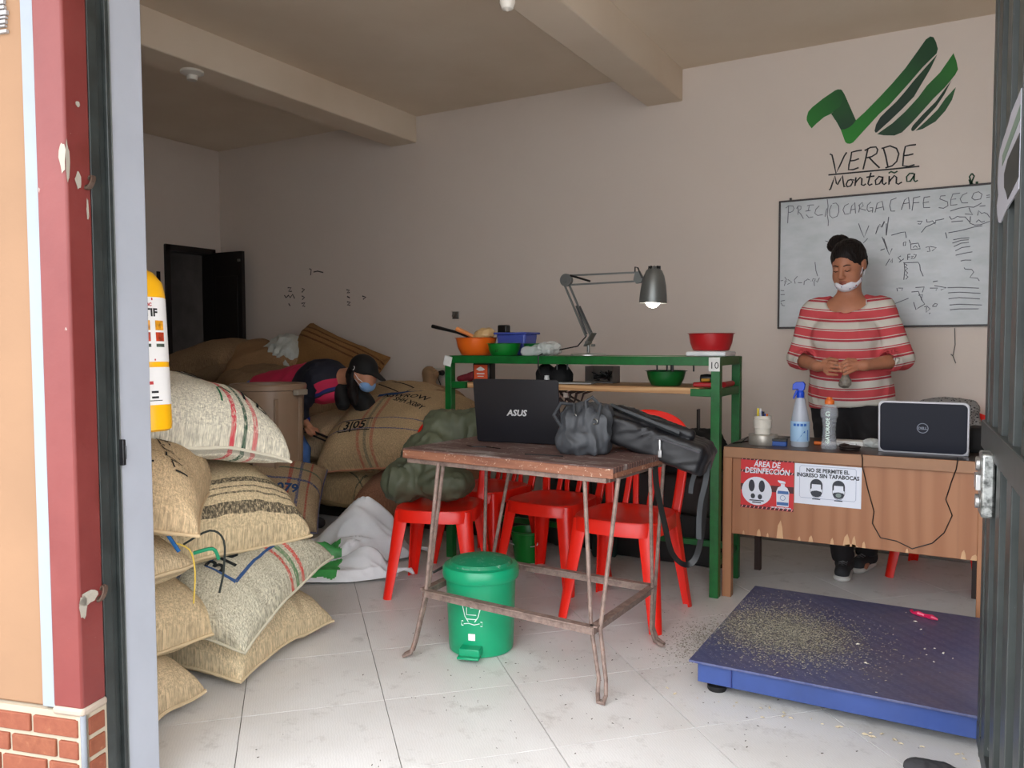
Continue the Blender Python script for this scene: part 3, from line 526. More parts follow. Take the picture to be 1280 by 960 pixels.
# lamp holder on far beam, bare bulb on near beam
def lampholder(x, y, z, bulb, label, cat):
    t = thing('ceiling_lamp_holder' if not bulb else 'ceiling_bulb', label, cat, (x, y, z)); mb = MB()
    mb.lathe([(0, 0), (.062, 0), (.064, -.012), (.045, -.022), (.030, -.026), (.028, -.05), (.022, -.052), (0, -.045)], 28); obj('base', mb, mat('white_porcelain', (.86, .84, .80), .4, var=.03), t)
    if bulb:
        mb = MB(); mb.lathe([(.014, -.05), (.018, -.065), (.030, -.09), (.033, -.11), (.024, -.135), (0, -.145)], 24); obj('bulb', mb, mat('frosted_glass', (.92, .90, .86), .35, var=0), t)
    return t
lampholder(-3.802, 3.069, 2.722, False, 'empty white round lamp holder under the far ceiling beam', 'lamp holder')
lampholder(-1.705, 2.95, 2.722, True, 'bare white bulb hanging under the nearer ceiling beam at the top', 'bulb')
mb = MB(); mb.box((XL+.008, 4.352, 1.60), (.014, .030, .42)); tagset(obj('wall_strip', mb, mat('black_strip', (.04, .04, .04), .6, var=0), bevel=.002), 'thin black upright strip on the left wall beside the dark doorway', 'strip')
# ================================================================== open gate leaf on the right
GX, GY = .052, 2.635; ga = math.atan2(.068, .998)
G = thing('gate_leaf', 'dark grey-green steel gate leaf swung inward at the right edge', 'gate', (GX, GY, 0), (0, 0, ga))   # local -y runs toward the street
mG = N('gate_steel_paint'); n1 = mG.noise(6, 5, .6); cg = mG.ramp(n1, [(.3, lin((.19, .21, .205))), (.7, lin((.26, .28, .275)))])
sc = mG.ramp(mG.noise(14, 7, .8, mG.map((1, 1, .35))), [(.66, (0, 0, 0, 1)), (.69, (1, 1, 1, 1))]); cg = mG.mix(sc, cg, lin((.48, .49, .48))); mG.bump(mG.noise(40, 3), .1, .003)
mG = mG.out(cg, .42)
def gb(n, c, d, m=None, bevel=.002): mb = MB(); mb.box(c, d); return obj(n, mb, m or mG, G, bevel=bevel)
Z0, Z1 = .055, 2.52
gb('stile', (0, -.02, (Z0+Z1)/2), (.035, .04, Z1-Z0)); gb('stile', (.004, -.068, (Z0+Z1)/2), (.028, .05, Z1-Z0)); gb('stile', (-.004, -.105, (Z0+Z1)/2), (.035, .02, Z1-Z0))
gb('stile', (0, -.96, (Z0+Z1)/2), (.04, .05, Z1-Z0))
gb('top_rail', (0, -.5, Z1-.03), (.04, .98, .06)); gb('bottom_rail', (0, -.5, Z0+.03), (.04, .98, .06))
gb('lock_rail', (-.002, -.5, .945), (.05, .98, .075))
for i in range(4):
    y = -.19-.215*i
    gb('gate_bar', (-.005, y, (Z0+Z1)/2), (.030, .085, Z1-Z0-.1)); gb('back_strip', (.014, y-.11, (Z0+Z1)/2), (.006, .15, Z1-Z0-.1))
mLock = N('lock_steel'); nl = mLock.noise(60, 4); mLock = mLock.out(mLock.ramp(nl, [(.35, lin((.35, .36, .35))), (.6, lin((.75, .76, .75)))]), .35, .7)
L = MB(); L.box((-.035, -.30, .845), (.03, .09, .16)); lk = obj('lock_box', L, mLock, G, bevel=.006)
L = MB(); L.box((-.055, -.30, .85), (.012, .05, .04)); L.tube([(-.05, -.30, .895), (-.06, -.30, .895)], .018, 12); L.tube([(-.05, -.30, .80), (-.06, -.30, .80)], .018, 12); obj('lock_plate', L, mat('bright_steel', (.8, .8, .8), .3, .9), lk, bevel=.002)
L = MB(); L.box((-.035, -.205, .855), (.02, .085, .055)); L.box((-.04, -.145, .828), (.016, .022, .035)); L.tube([(-.035, -.13, .875), (-.035, -.24, .885)], .006, 8); obj('latch_bolt', L, mLock, G, bevel=.002)
SP = [(0, 0), (-.004, .03), (.004, .055), (-.003, .10), (.0, .16), (.006, .185), (.020, .20), (.045, .215), (.06, .232), (.10, .24), (.10, -.01), (.055, -.02), (.03, -.035), (.018, -.04), (.008, -.03)]
L = MB(); L.poly(SP, 0, .003); L.v = [(-.0215+v[1], -.235-v[0]*4.2, v[2]*.82+1.525) for v in L.v]; L.f = [tuple(reversed(f)) for f in L.f]; st = obj('sticker', L, mat('white_vinyl', (.70, .70, .74), .4, var=0), G, flat=True)
L = MB(); L.poly([(.022, .125), (.10, .165), (.10, .20), (.022, .155)], -.0010, 0); L.v = [(-.0215+v[1], -.235-v[0]*4.2, v[2]*.82+1.525) for v in L.v]; L.f = [tuple(reversed(f)) for f in L.f]; obj('sticker_band', L, mat('pale_green_ink', (.44, .52, .46), .5, var=0), st)
L = MB(); L.poly([(.034, .09), (.05, .115), (.10, .13), (.10, .02), (.055, .0), (.045, .03), (.036, .05)], -.0010, 0); L.v = [(-.0215+v[1], -.235-v[0]*4.2, v[2]*.82+1.525) for v in L.v]; L.f = [tuple(reversed(f)) for f in L.f]; obj('sticker_print', L, mat('dark_ink', (.14, .16, .16), .5, var=0), st)
# a loose stone-dark lump on the threshold
mb = SDF((-.17, 2.40, -.01), (.03, 2.56, .05), .006)
mb.ell((-.07, 2.48, .008), (.07, .045, .018), (0, 0, .3)); mb.ell((-.11, 2.475, .01), (.03, .025, .016)); mb.cut((0, 0, .001), (0, 0, -1))
o = obj('dark_rag', mb.mesh(.003, 30), mat('dark_grey_cloth', (.25, .25, .26), .9, bump=.3)); tagset(o, 'flat dark grey rag lying on the floor by the gate', 'rag')
# ================================================================== fire extinguisher on the inner side of the front wall
E = thing('fire_extinguisher', 'yellow fire extinguisher hung behind the white jamb', 'fire extinguisher', (-2.030, 1.450, .955), (radians(-1), radians(-3.5), radians(8)))
mY = mat('yellow_enamel', (.98, .72, .05), .35, var=.04)
mb = MB(); mb.lathe([(0, .002), (.060, .0), (.072, .006), (.074, .02), (.074, .385), (.068, .42), (.045, .45), (.022, .462), (.020, .48), (0, .48)], 48); obj('cylinder', mb, mY, E)
mLab = mat('white_label', (.92, .91, .90), .45, var=0); mRedI = mat('red_ink', (.75, .15, .15), .5, var=0); mBlk = mat('black_ink', (.06, .06, .06), .5, var=0)
mb = MB(); mb.lathe([(.0747, .195), (.0747, .375)], 60, a0=-2.9, a1=.9); l1 = obj('label', mb, mLab, E)
mb = MB(); mb.lathe([(.0747, .075), (.0747, .18)], 60, a0=-1.55, a1=1.0); l2 = obj('label', mb, mLab, E)
def cyl_text(mb, st, a, z, r, size, **k):
    vs, fs = text2d(st, size, **k); mb.add([(r*cos(a+p[0]/r), r*sin(a+p[0]/r), z+p[1]) for p in vs], fs)
def cyl_rect(mb, a, w, z0, z1, r): mb.lathe([(r, z0), (r, z1)], 6, a0=a-w/2/r, a1=a+w/2/r)
mb = MB(); cyl_text(mb, 'RATIF', -.55, .322, .0755, .030, bold=.0012); obj('label_print', mb, mBlk, l1, flat=True)
mb = MB(); cyl_text(mb, 'A  BC', -.45, .350, .0755, .012, bold=.0006); cyl_rect(mb, -1.2, .15, .366, .373, .0752); cyl_rect(mb, -1.2, .15, .198, .203, .0752)
for k in range(5): cyl_rect(mb, -2.2+.38*k, .008, .222, .23, .0752); cyl_rect(mb, -2.2+.38*k, .008, .21, .217, .0752)
obj('label_print', mb, mRedI, l1, flat=True)['kind'] = 'stuff'
for k, (c, nm) in enumerate((((.95, .6, .1), 'flame_orange_ink'), ((.75, .25, .12), 'flame_red_ink'), ((.3, .35, .3), 'olive_ink'))):
    mb = MB()
    for a in (-1.75, -1.15, -.55, .05): cyl_rect(mb, a, .03, [.283, .252, .236][k], [.310, .277, .245][k], .0753)
    obj('label_picture', mb, mat(nm, c, .5, var=.4, scale=60), l1, flat=True)
mb = MB(); cyl_rect(mb, -.75, .014, .148, .17, .0753); cyl_rect(mb, -.3, .02, .108, .114, .0753); cyl_rect(mb, -.3, .02, .093, .099, .0753); cyl_rect(mb, -.35, .05, .086, .088, .0753)
mb.lathe([(.0753, .152), (.0753, .168)], 4, a0=-.8, a1=-.55); obj('label_print', mb, mBlk, l2, flat=True)
mb = MB(); cyl_rect(mb, -.55, .03, .132, .141, .0753); obj('label_print', mb, mRedI, l2, flat=True)
mb = MB(); mb.tube([(.0, 0, .47), (0, 0, .50)], .014, 12); mb.bar((.02, 0, .50), (-.09, 0, .53), .02, .012); mb.bar((.02, 0, .515), (-.09, 0, .56), .02, .008); obj('valve_handle', mb, mat('black_paint', (.07, .07, .08), .4), E, bevel=.002)
mb = MB(); mb.tube([(.0, .02, .49), (-.05, .06, .5), (-.085, .02, .42), (-.09, .0, .3), (-.088, .0, .2)], .009, 10); obj('hose', mb, mat('black_rubber', (.05, .05, .05), .5), E)
mb = MB(); mb.box((-.05, .07, .25), (.04, .05, .06)); obj('wall_bracket', mb, mat('black_paint', (.07, .07, .08), .4), E)
# ================================================================== burlap sacks
def burlap(name, c, stripes=(), dark=1.0, weave=1.0, rough=.95):
    """stripes: (axis 0/1 in metres of the cloth, centre, width, colour, strength)"""
    s = N(name); uv = s.co('UV'); sp = s.sep(uv)
    c = tuple(x*dark for x in c)
    n1 = s.noise(3.2, 5, .6); n2 = s.noise(150, 3, .8, vec=uv)
    base = s.ramp(n1, [(.3, lin(tuple(x*.90 for x in c))), (.7, lin(tuple(min(1, x*1.06) for x in c)))])
    base = s.mix(s.ramp(n2, [(.36, (.75, .75, .75, 1)), (.60, (0, 0, 0, 1))]), base, lin(tuple(x*.72 for x in c)))
    def wv(axis):
        x = s.n('TexWave', bands_direction='X' if axis == 0 else 'Y'); x.inputs['Scale'].default_value = 50; x.inputs['Distortion'].default_value = 2.5; x.inputs['Detail'].default_value = 2; x.inputs['Detail Scale'].default_value = 1.5
        s.l(uv, x.inputs[0]); return x.outputs['Fac']
    wf = s.math('MULTIPLY', wv(0), wv(1))
    ta = s.n('Mapping'); ta.inputs['Scale'].default_value = (420, 70, 1); s.l(uv, ta.inputs[0]); tb = s.n('Mapping'); tb.inputs['Scale'].default_value = (70, 420, 1); s.l(uv, tb.inputs[0])
    wf = s.math('ADD', s.math('MULTIPLY', s.noise(1, 2, .6, ta.outputs[0]), .5), s.math('MULTIPLY', s.noise(1, 2, .6, tb.outputs[0]), .5))
    base = s.mix(s.ramp(wf, [(.38, (.50*weave,)*3+(1,)), (.55, (0, 0, 0, 1))]), base, lin(tuple(x*.58 for x in c)))
    thr = s.ramp(s.noise(120, 2, .7, vec=uv), [(.35, (.25, .25, .25, 1)), (.55, (1, 1, 1, 1))])
    for ax, ce, wd, sc_, st in stripes:
        wob = s.math('ADD', sp[ax], s.math('MULTIPLY', s.math('SUBTRACT', s.noise(6, 2, .5, vec=uv), .5), .012))
        m = s.math('LESS_THAN', s.math('ABSOLUTE', s.math('SUBTRACT', wob, ce)), wd/2)
        base = s.mix(s.math('MULTIPLY', s.math('MULTIPLY', m, st), thr), base, lin(sc_))
    h = s.math('ADD', s.math('MULTIPLY', wf, 1.5), s.math('MULTIPLY', n2, .4)); s.bump(h, .9, .005)
    return s.out(base, rough, spec=.15)
def sack_fn(L, W, T, seed, ears=.05, puff=.42, wr=.012, bend=None, flat=.35, p=3.2, asym=0):
    def f(u, v, top=True, off=0):
        """u,v in -1..1"""
        au, av = abs(u), abs(v)
        x = L/2*u*(1-ears*(1-v*v)*(au**1.5)*1.0-.0); y = W/2*v*(1-ears*1.6*(1-u*u)*(av**1.5)); 
        e = max(0, 1-au**p)**puff*max(0, 1-av**p)**puff
        h = T*e*(1+asym*u)
        q = Vector((x*3.1+seed*5.1, y*3.1-seed*2.7, (1 if top else -1)*1.7))
        n = noise.noise(q)*.8+noise.noise(q*2.3)*.45
        # puckers running in from the ends
        pk = noise.noise(Vector((y*22+seed, x*2.2, seed)))*(au**4)*1.6+noise.noise(Vector((x*22+seed, y*2.2, seed+9)))*(av**4)*1.2
        fold = (1-abs(noise.noise(Vector((x*5+seed, y*7, seed*2.2))))*2)**3*.5
        d = wr*(n+pk*.9+fold*.6)*(min(1, e*2.5)) 
        if top: z = h*(1-flat)+d
        else: z = -h*flat+d*.5
        z += wr*.8*noise.noise(Vector((u*2.5+seed, v*2.5, 4)))
        if bend: z += bend(x, y); 
        if top: z += off
        return (x, y, z)
    return f
SK = {}
def sack(label, group, loc, rot, L, W, T, seed, m, nm='burlap_sack', cat='sack', knot=None, seam=None, **k):
    f = sack_fn(L, W, T, seed, **k); nu, nv = int(44*L/.8)+8, 40
    mb = MB(); w = nu+1; vs = []; uvs = []
    cs = lambda t: math.copysign(1-(1-abs(t))**1.35, t)       # finer rows near the seams
    U = [cs(-1+2*i/nu) for i in range(nu+1)]; V = [cs(-1+2*j/nv) for j in range(nv+1)]
    for v_ in V:
        for u_ in U: vs.append(f(u_, v_, True)); uvs.append((u_*L/2, v_*W/2))
    bi = {}
    for j, v_ in enumerate(V):
        for i, u_ in enumerate(U):
            if i in (0, nu) or j in (0, nv): bi[(i, j)] = j*w+i
            else: bi[(i, j)] = len(vs); vs.append(f(u_, v_, False)); uvs.append((u_*L/2, v_*W/2+W))
    fs = [(j*w+i, j*w+i+1, (j+1)*w+i+1, (j+1)*w+i) for j in range(nv) for i in range(nu)]
    fs += [(bi[i, j], bi[i, j+1], bi[i+1, j+1], bi[i+1, j]) for j in range(nv) for i in range(nu)]
    t = thing(nm, label, cat, loc, rot, group)
    b = obj('sack_body', (vs, fs), m, t, sharp=80); me = b.data; ul = me.uv_layers.new(name='UVMap')
    lo = np.array([uvs[l.vertex_index] for l in me.loops], np.float32).ravel(); ul.data.foreach_set('uv', lo)
    # stitched seam around the edge
    pts = [f(-1+2*i/40, -1) for i in range(41)]+[f(1, -1+2*i/30) for i in range(1, 31)]
    pts2 = [f(-1, -1+2*i/30) for i in range(31)]
    S = MB(); S.tube(pts, [.006+.0025*noise.noise(Vector((i*1.7, seed, 0))) for i in range(len(pts))], 6)
    S.tube([f(-1+2*i/40, 1) for i in range(41)], .006, 6); S.tube(pts2, .006, 6)
    obj('seam', S, seam or m, t)
    SK[label] = (t, f, L, W)
    if knot:
        K = MB(); p = Vector(f(*knot)); 
        K.tube([p, p+Vector((.02, .01, .01)), p+Vector((.03, -.02, .02)), p+Vector((.01, -.03, .0)), p+Vector((.03, -.03, -.05)), p+Vector((.035, -.02, -.10))], .003, 6)
        obj('tie_string', K, mat('cream_string', (.86, .82, .70), .9), t)
    return t, f
def sprint(tf, L, W, vs, fs, m, name='print', off=.0035, parent=None):
    """lay flat lettering (metres on the cloth) onto the sack's upper side"""
    t, f = tf; bm = bmesh.new(); bv = [bm.verts.new((x, y, 0)) for x, y in vs]
    for q in fs:
        try: bm.faces.new([bv[i] for i in q])
        except Exception: pass
    for _ in range(3):
        ed = [e for e in bm.edges if e.calc_length() > .02]
        if not ed: break
        bmesh.ops.subdivide_edges(bm, edges=ed, cuts=1, use_grid_fill=False)
    bmesh.ops.triangulate(bm, faces=bm.faces)
    for v in bm.verts: v.co = f(max(-.995, min(.995, v.co.x*2/L)), max(-.995, min(.995, v.co.y*2/W)), True, off)
    me = bpy.data.meshes.new(name); bm.to_mesh(me); bm.free(); me.materials.append(m)
    o = bpy.data.objects.new(name, me); COL.objects.link(o); o.parent = t; return o
def inkmat(name, c, cover=.55):
    if name in _M: return _M[name]
    s = N(name); f_ = s.ramp(s.noise(110, 2, .8), [(cover-.12, (0, 0, 0, 1)), (cover+.05, (1, 1, 1, 1))])
    s.out(s.mix(f_, lin((.66, .58, .46)), lin(c)), .95, spec=.1); _M[name] = s.m; return s.m
def ribbon(lines, w):
    vs, fs = [], []
    for ln in lines:
        o = len(vs); n = len(ln)
        for i in range(n):
            a = Vector(ln[max(i-1, 0)]); b = Vector(ln[min(i+1, n-1)]); t = (b-a); t.normalize(); q = Vector((-t.y, t.x))*w/2; p = Vector(ln[i])
            vs += [(p.x+q.x, p.y+q.y), (p.x-q.x, p.y-q.y)]
        fs += [(o+2*i, o+2*i+1, o+2*i+3, o+2*i+2) for i in range(n-1)]
    return vs, fs
def xf(vf, cx, cy, rot=0, sx=1, sy=1):
    vs, fs = vf; c, s_ = cos(rot), sin(rot)
    return [(cx+(x*sx)*c-(y*sy)*s_, cy+(x*sx)*s_+(y*sy)*c) for x, y in vs], fs
JUTE = (.90, .80, .645); JUTE2 = (.80, .70, .55); JUTEP = (.84, .79, .69)
NAVY, GREEN, REDI, BLACKI = (.20, .30, .50), (.15, .36, .25), (.78, .24, .22), (.16, .17, .17)
mJ = burlap('jute_plain', JUTE); mJ2 = burlap('jute_brownish', JUTE2)
GF = 'burlap sacks stacked inside the entrance'
R90 = pi/2
# --- near stack, bottom to top (x of the cloth runs along each sack)
s8, f8 = sack('plain burlap sack on the floor, nearest of the stack by the jamb', GF, (-2.53, 1.46, .045), (0, 0, radians(14)), .80, .44, .24, 8, burlap('jute_s8', JUTE), flat=.16)
s7, f7 = sack('plain burlap sack flat on the floor with pointed corner by thread', GF, (-2.68, 2.10, .045), (0, 0, radians(12)), .92, .62, .27, 7, burlap('jute_s7', (.93, .84, .68)), flat=.14, ears=.09)
s6, f6 = sack('plain rounded burlap sack second from the floor next to white jamb', GF, (-2.60, 1.54, .25), (radians(-3), radians(4), radians(6)), .80, .60, .30, 6, burlap('jute_s6', (.90, .80, .64)), flat=.16)
mS4 = burlap('jute_speckled', (.86, .83, .73), weave=1.6, stripes=[(1, .04, .016, REDI, .9), (1, .075, .02, (.20, .45, .25), .8), (1, .11, .018, REDI, .9), (0, .125, .014, NAVY, .7)])
s4, f4 = sack('speckled burlap sack with blue numbered box and red green bands', GF, (-2.58, 2.04, .315), (radians(18), radians(8), radians(14)), .86, .60, .27, 4, mS4, flat=.20)
mS3 = burlap('jute_banded', (.90, .81, .65), stripes=[(1, -.205, .020, (.13, .14, .14), .85), (1, -.232, .005, (.13, .14, .14), .8), (1, -.250, .005, (.13, .14, .14), .8), (1, -.280, .020, (.13, .14, .14), .85)], weave=1.2)
s3, f3 = sack('large burlap sack with black woven bands along its lower edge', GF, (-2.575, 1.88, .52), (radians(12), radians(0), radians(84)), .92, .62, .31, 3, mS3, flat=.14)
s5, f5 = sack('small end of burlap sack with blue stitched mouth beside the jamb', GF, (-2.51, 1.40, .50), (0, 0, radians(10)), .82, .46, .24, 5, burlap('jute_s5', JUTE), flat=.3)
s2, f2 = sack('burlap sack printed with curly foreign script under the top sack', GF, (-2.455, 1.50, .72), (radians(4), radians(8), radians(46)), .80, .60, .28, 2, burlap('jute_s2', (.88, .77, .61)), flat=.16)
mS1 = burlap('jute_pale_banded', (.96, .92, .83), weave=1.3, stripes=[(0, .16, .020, (.80, .25, .30), .95), (0, .21, .018, (.16, .32, .24), .95), (0, .255, .02, (.80, .30, .33), .8)])
s1, f1 = sack('pale burlap sack on top of the stack with red and green bands', GF, (-2.50, 1.79, .89), (radians(6), radians(8), radians(86)), .84, .56, .28, 1, mS1, flat=.20, puff=.36, bend=lambda x, y: -.35*max(0, x-.08)**2)
# prints
mBlue = inkmat('blue_sack_ink', (.22, .32, .48), .30); mBk = inkmat('black_sack_ink', (.14, .15, .15), .30); mGn = inkmat('green_sack_ink', (.12, .38, .25), .3); mRd = inkmat('red_sack_ink', (.74, .22, .22), .3)
def boxed(tf, L, W, txt, cx, cy, rot, w, h, m, m2=None, size=.09, lw=.012):
    sprint(tf, L, W, *xf(ribbon([[(-w/2, -h/2), (w/2, -h/2), (w/2, h/2), (-w/2, h/2), (-w/2, -h/2)]], lw), cx, cy, rot), m, 'printed_box')
    sprint(tf, L, W, *xf(text2d(txt, size, bold=.002), cx, cy-size*.33, rot, 1.1), m2 or m, 'printed_number')
boxed((s4, f4), .86, .60, '3|08', .265, -.05, radians(90), .24, .125, mBlue, mBk, .10, .012)
arab = [[(0, 0), (.02, 0), (.02, .05)], [(.03, .05), (.03, 0), (.06, 0), (.06, .02)], [(.07, 0), (.10, 0), (.11, .03), (.09, .03), (.09, 0)], [(.12, 0), (.15, -.01), (.16, .02)], [(.17, .055), (.17, 0), (.2, 0)], [(.04, .035), (.05, .035)], [(.13, .04), (.135, .04)], [(.21, .06), (.21, 0)]]
for k, (cx, cy) in enumerate(((.02, -.08), (.12, -.08), (.22, -.06))):
    sprint((s2, f2), .80, .60, *xf(ribbon([[(p[0]*(.8+.1*k), p[1]*(1 if (i+k) % 3 else .7)) for p in l] for i, l in enumerate(arab)], .006), cx, cy+.02*k, radians(-72+4*k)), mBk, 'printed_script')
sprint((s2, f2), .80, .60, *xf(text2d('ANS', .06, bold=.002), -.08, -.18, radians(-70)), mBk, 'printed_letters')
sprint((s6, f6), .84, .60, *xf(ribbon([[(0, 0), (.02, .004), (.05, 0), (.08, .004), (.11, 0)]], .006), .2, -.12), mRd, 'faint_print')
sprint((s1, f1), .84, .56, *xf(text2d('U', .12, bold=.004), .13, -.08, radians(30)), mBk, 'printed_letter')
sprint((s1, f1), .84, .56, *xf(text2d('A', .15, bold=.008), .335, -.04, radians(10), 1.2), mBk, 'printed_letter')
sprint((s1, f1), .84, .56, *xf(ribbon([[(.0, 0), (.03, .05), (.07, .06), (.09, .02), (.05, -.02), (.08, -.04)], [(.10, .05), (.12, .0), (.16, -.02)], [(.12, .08), (.17, .06), (.19, 0)]], .012), .24, -.20, radians(10)), mBk, 'printed_mark')
sprint((s1, f1), .84, .56, *xf(ribbon([[(.0, 0), (.02, .06), (.05, .07), (.06, .03)]], .008), .12, -.24, radians(10)), mGn, 'printed_mark')
# loose strings at the mouths
def string(parent_label, pts, m, name='loose_string', r=.0028):
    t = SK[parent_label][0]; mb = MB(); inv = (Matrix.Translation(t.location) @ t.rotation_euler.to_matrix().to_4x4()).inverted()
    P = [inv @ Vector(p) for p in pts]; Q = []
    for i in range(len(P)-1):
        for k in range(4):
            a = P[max(i-1, 0)]; b = P[i]; c = P[i+1]; d = P[min(i+2, len(P)-1)]; u = k/4
            Q.append(.5*((2*b)+(c-a)*u+(2*a-5*b+4*c-d)*u*u+(-a+3*b-3*c+d)*u**3))
    Q.append(P[-1]); mb.tube(Q, r, 6); obj(name, mb, m, t)
mStrC = mat('cream_string', (.86, .82, .70), .9); mStrY = mat('yellow_string', (.85, .72, .30), .9); mStrK = mat('dark_string', (.16, .18, .16), .9); mStrG = mat('green_string', (.12, .55, .38), .8); mStrB = mat('blue_string', (.12, .40, .66), .8)
# strings on the near stack
string('small end of burlap sack with blue stitched mouth beside the jamb', [(-2.13, 1.52, .70), (-2.10, 1.55, .66), (-2.11, 1.58, .62), (-2.09, 1.60, .57)], mStrB, 'blue_stitching', .006)
string('small end of burlap sack with blue stitched mouth beside the jamb', [(-2.11, 1.59, .60), (-2.08, 1.63, .57), (-2.07, 1.64, .50), (-2.08, 1.64, .40)], mStrY, 'yellow_string', .0026)
string('large burlap sack with black woven bands along its lower edge', [(-2.12, 1.64, .58), (-2.06, 1.69, .62), (-2.05, 1.735, .58), (-2.06, 1.74, .48), (-2.07, 1.73, .41)], mStrK, 'dark_string', .0035)
string('large burlap sack with black woven bands along its lower edge', [(-2.10, 1.66, .55), (-2.06, 1.70, .56), (-2.07, 1.73, .52)], mStrG, 'green_string', .006)
# --- pile along the back wall
GB = 'burlap sacks piled along the back wall'
mB6 = burlap('jute_numbered', (.86, .74, .57), stripes=[(0, -.10, .022, (.72, .30, .25), .6), (0, -.05, .022, (.40, .42, .36), .7), (0, .0, .022, (.72, .30, .25), .6), (1, -.12, .007, NAVY, .9), (1, -.20, .007, NAVY, .9)], weave=.8)
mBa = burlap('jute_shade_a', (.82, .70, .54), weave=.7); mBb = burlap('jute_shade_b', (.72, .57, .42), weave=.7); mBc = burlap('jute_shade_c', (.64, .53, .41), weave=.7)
mPal = mat('dark_pallet_wood', (.16, .13, .11), .9, bump=.3)
P = thing('pallet', 'low dark pallet under the burlap pile by the back wall', 'pallet', (-3.45, 4.60, 0))
for i in range(8):
    mb = MB(); mb.box((-1.1+.31*i, 0, .085), (.24, .76, .02)); obj('board', mb, mPal, P, bevel=.002)
for y in (-.33, 0, .33):
    mb = MB(); mb.box((-.0, y, .037), (2.45, .09, .074)); obj('runner', mb, mPal, P)
s9, f9 = sack('reddish brown burlap sack under the sack numbered 305', GB, (-3.08, 4.24, .17), (radians(6), radians(0), radians(4)), .78, .60, .32, 19, burlap('jute_red', (.74, .54, .43), weave=.7), flat=.2)
s8b, f8b = sack('burlap sack with green edge lines on the pallet left of the reddish sack', GB, (-3.69, 4.28, .165), (0, 0, radians(-3)), .60, .62, .32, 18, burlap('jute_edge', (.84, .72, .54), stripes=[(1, -.24, .01, (.20, .30, .26), .9), (0, .25, .01, (.20, .30, .26), .8)], weave=.8), flat=.2)
s7b, f7b = sack('burlap sack under the stooping person\'s bare hand', GB, (-3.80, 4.22, .50), (radians(10), radians(-4), radians(-12)), .66, .56, .30, 17, burlap('jute_lined', (.85, .73, .57), stripes=[(1, .05, .008, (.25, .27, .28), .9)], weave=.8), flat=.2)
s7c, f7c = sack('plain burlap sack just below the sack under the hand', GB, (-3.68, 4.34, .38), (radians(4), 0, radians(4)), .66, .56, .22, 37, mBa, flat=.25)
s6b, f6b = sack('plump burlap sack stamped 3 05 leaning beside the green rack', GB, (-3.25, 4.17, .585), (radians(32), radians(-5), radians(7)), .93, .66, .32, 16, mB6, flat=.2)
boxed((s6b, f6b), .93, .66, '3|05', -.14, -.17, 0, .24, .085, mBk, mBk, .088, .007)
sprint((s6b, f6b), .93, .66, *xf(text2d('NSWROW', .075, bold=.001), .10, .10, radians(-8)), mBk, 'printed_letters')
sprint((s6b, f6b), .93, .66, *xf(text2d('SHH X08Y', .06, bold=.001), .16, .02, radians(-22)), mBk, 'printed_letters')
sprint((s6b, f6b), .93, .66, *xf(text2d('XXX', .045, bold=.001), .36, -.25, radians(-4)), mBk, 'printed_letters')
sprint((s6b, f6b), .93, .66, *xf(ribbon([[(-.13, 0), (-.05, .01), (.02, .0), (.08, .05), (.16, .07)]], .045), .0, .17), mBlue, 'printed_swash')
st_, ft_ = sack('burlap sack with outlined triangle behind the numbered sack', GB, (-3.52, 4.50, .66), (radians(38), 0, radians(-8)), .70, .60, .30, 21, mBa, flat=.22)
sprint((st_, ft_), .70, .60, *xf(ribbon([[(-.1, .1), (.18, .02), (.05, -.14), (-.06, -.05)], [(-.02, .16), (.24, .10), (.20, .03)]], .010), -.02, .02), mBk, 'printed_lines')
# sack with a gathered, tied neck
S = SDF((-3.62, 4.35, .45), (-3.02, 4.95, 1.06), .011)
S.ell((-3.30, 4.66, .66), (.24, .22, .22), k=.05).ell((-3.18, 4.62, .72), (.16, .18, .16), k=.08).cap((-3.33, 4.66, .82), (-3.35, 4.66, .91), .10, .035, k=.08).cap((-3.35, 4.66, .91), (-3.335, 4.66, .99), .028, .05, k=.02).ell((-3.335, 4.66, 1.0), (.022, .05, .03), k=.01).ell((-3.32, 4.66, 1.0), (.02, .03, .035), op='sub')
S.ell((-3.5, 4.62, .80), (.14, .12, .06), (0, .3, .2), k=.06)
o = obj('burlap_sack', S.mesh(.012, 9, 3, (1, 1, .35)), burlap('jute_tied', (.68, .55, .42), weave=.6)); tagset(o, 'brown sack with its neck gathered and tied, against the wall', 'sack', GB)
# big striped sack standing behind the stooping person
s4b, f4b = sack('tall brown sack with three dark stripes leaning on the back wall', GB, (-4.28, 4.68, 1.00), (radians(62), radians(20), radians(4)), .78, .56, .30, 24, burlap('jute_dark_striped', (.66, .49, .31), stripes=[(1, .12, .014, (.30, .14, .10), .8), (1, .165, .014, (.30, .14, .10), .8), (1, .21, .014, (.30, .14, .10), .8)], weave=.7), flat=.22)
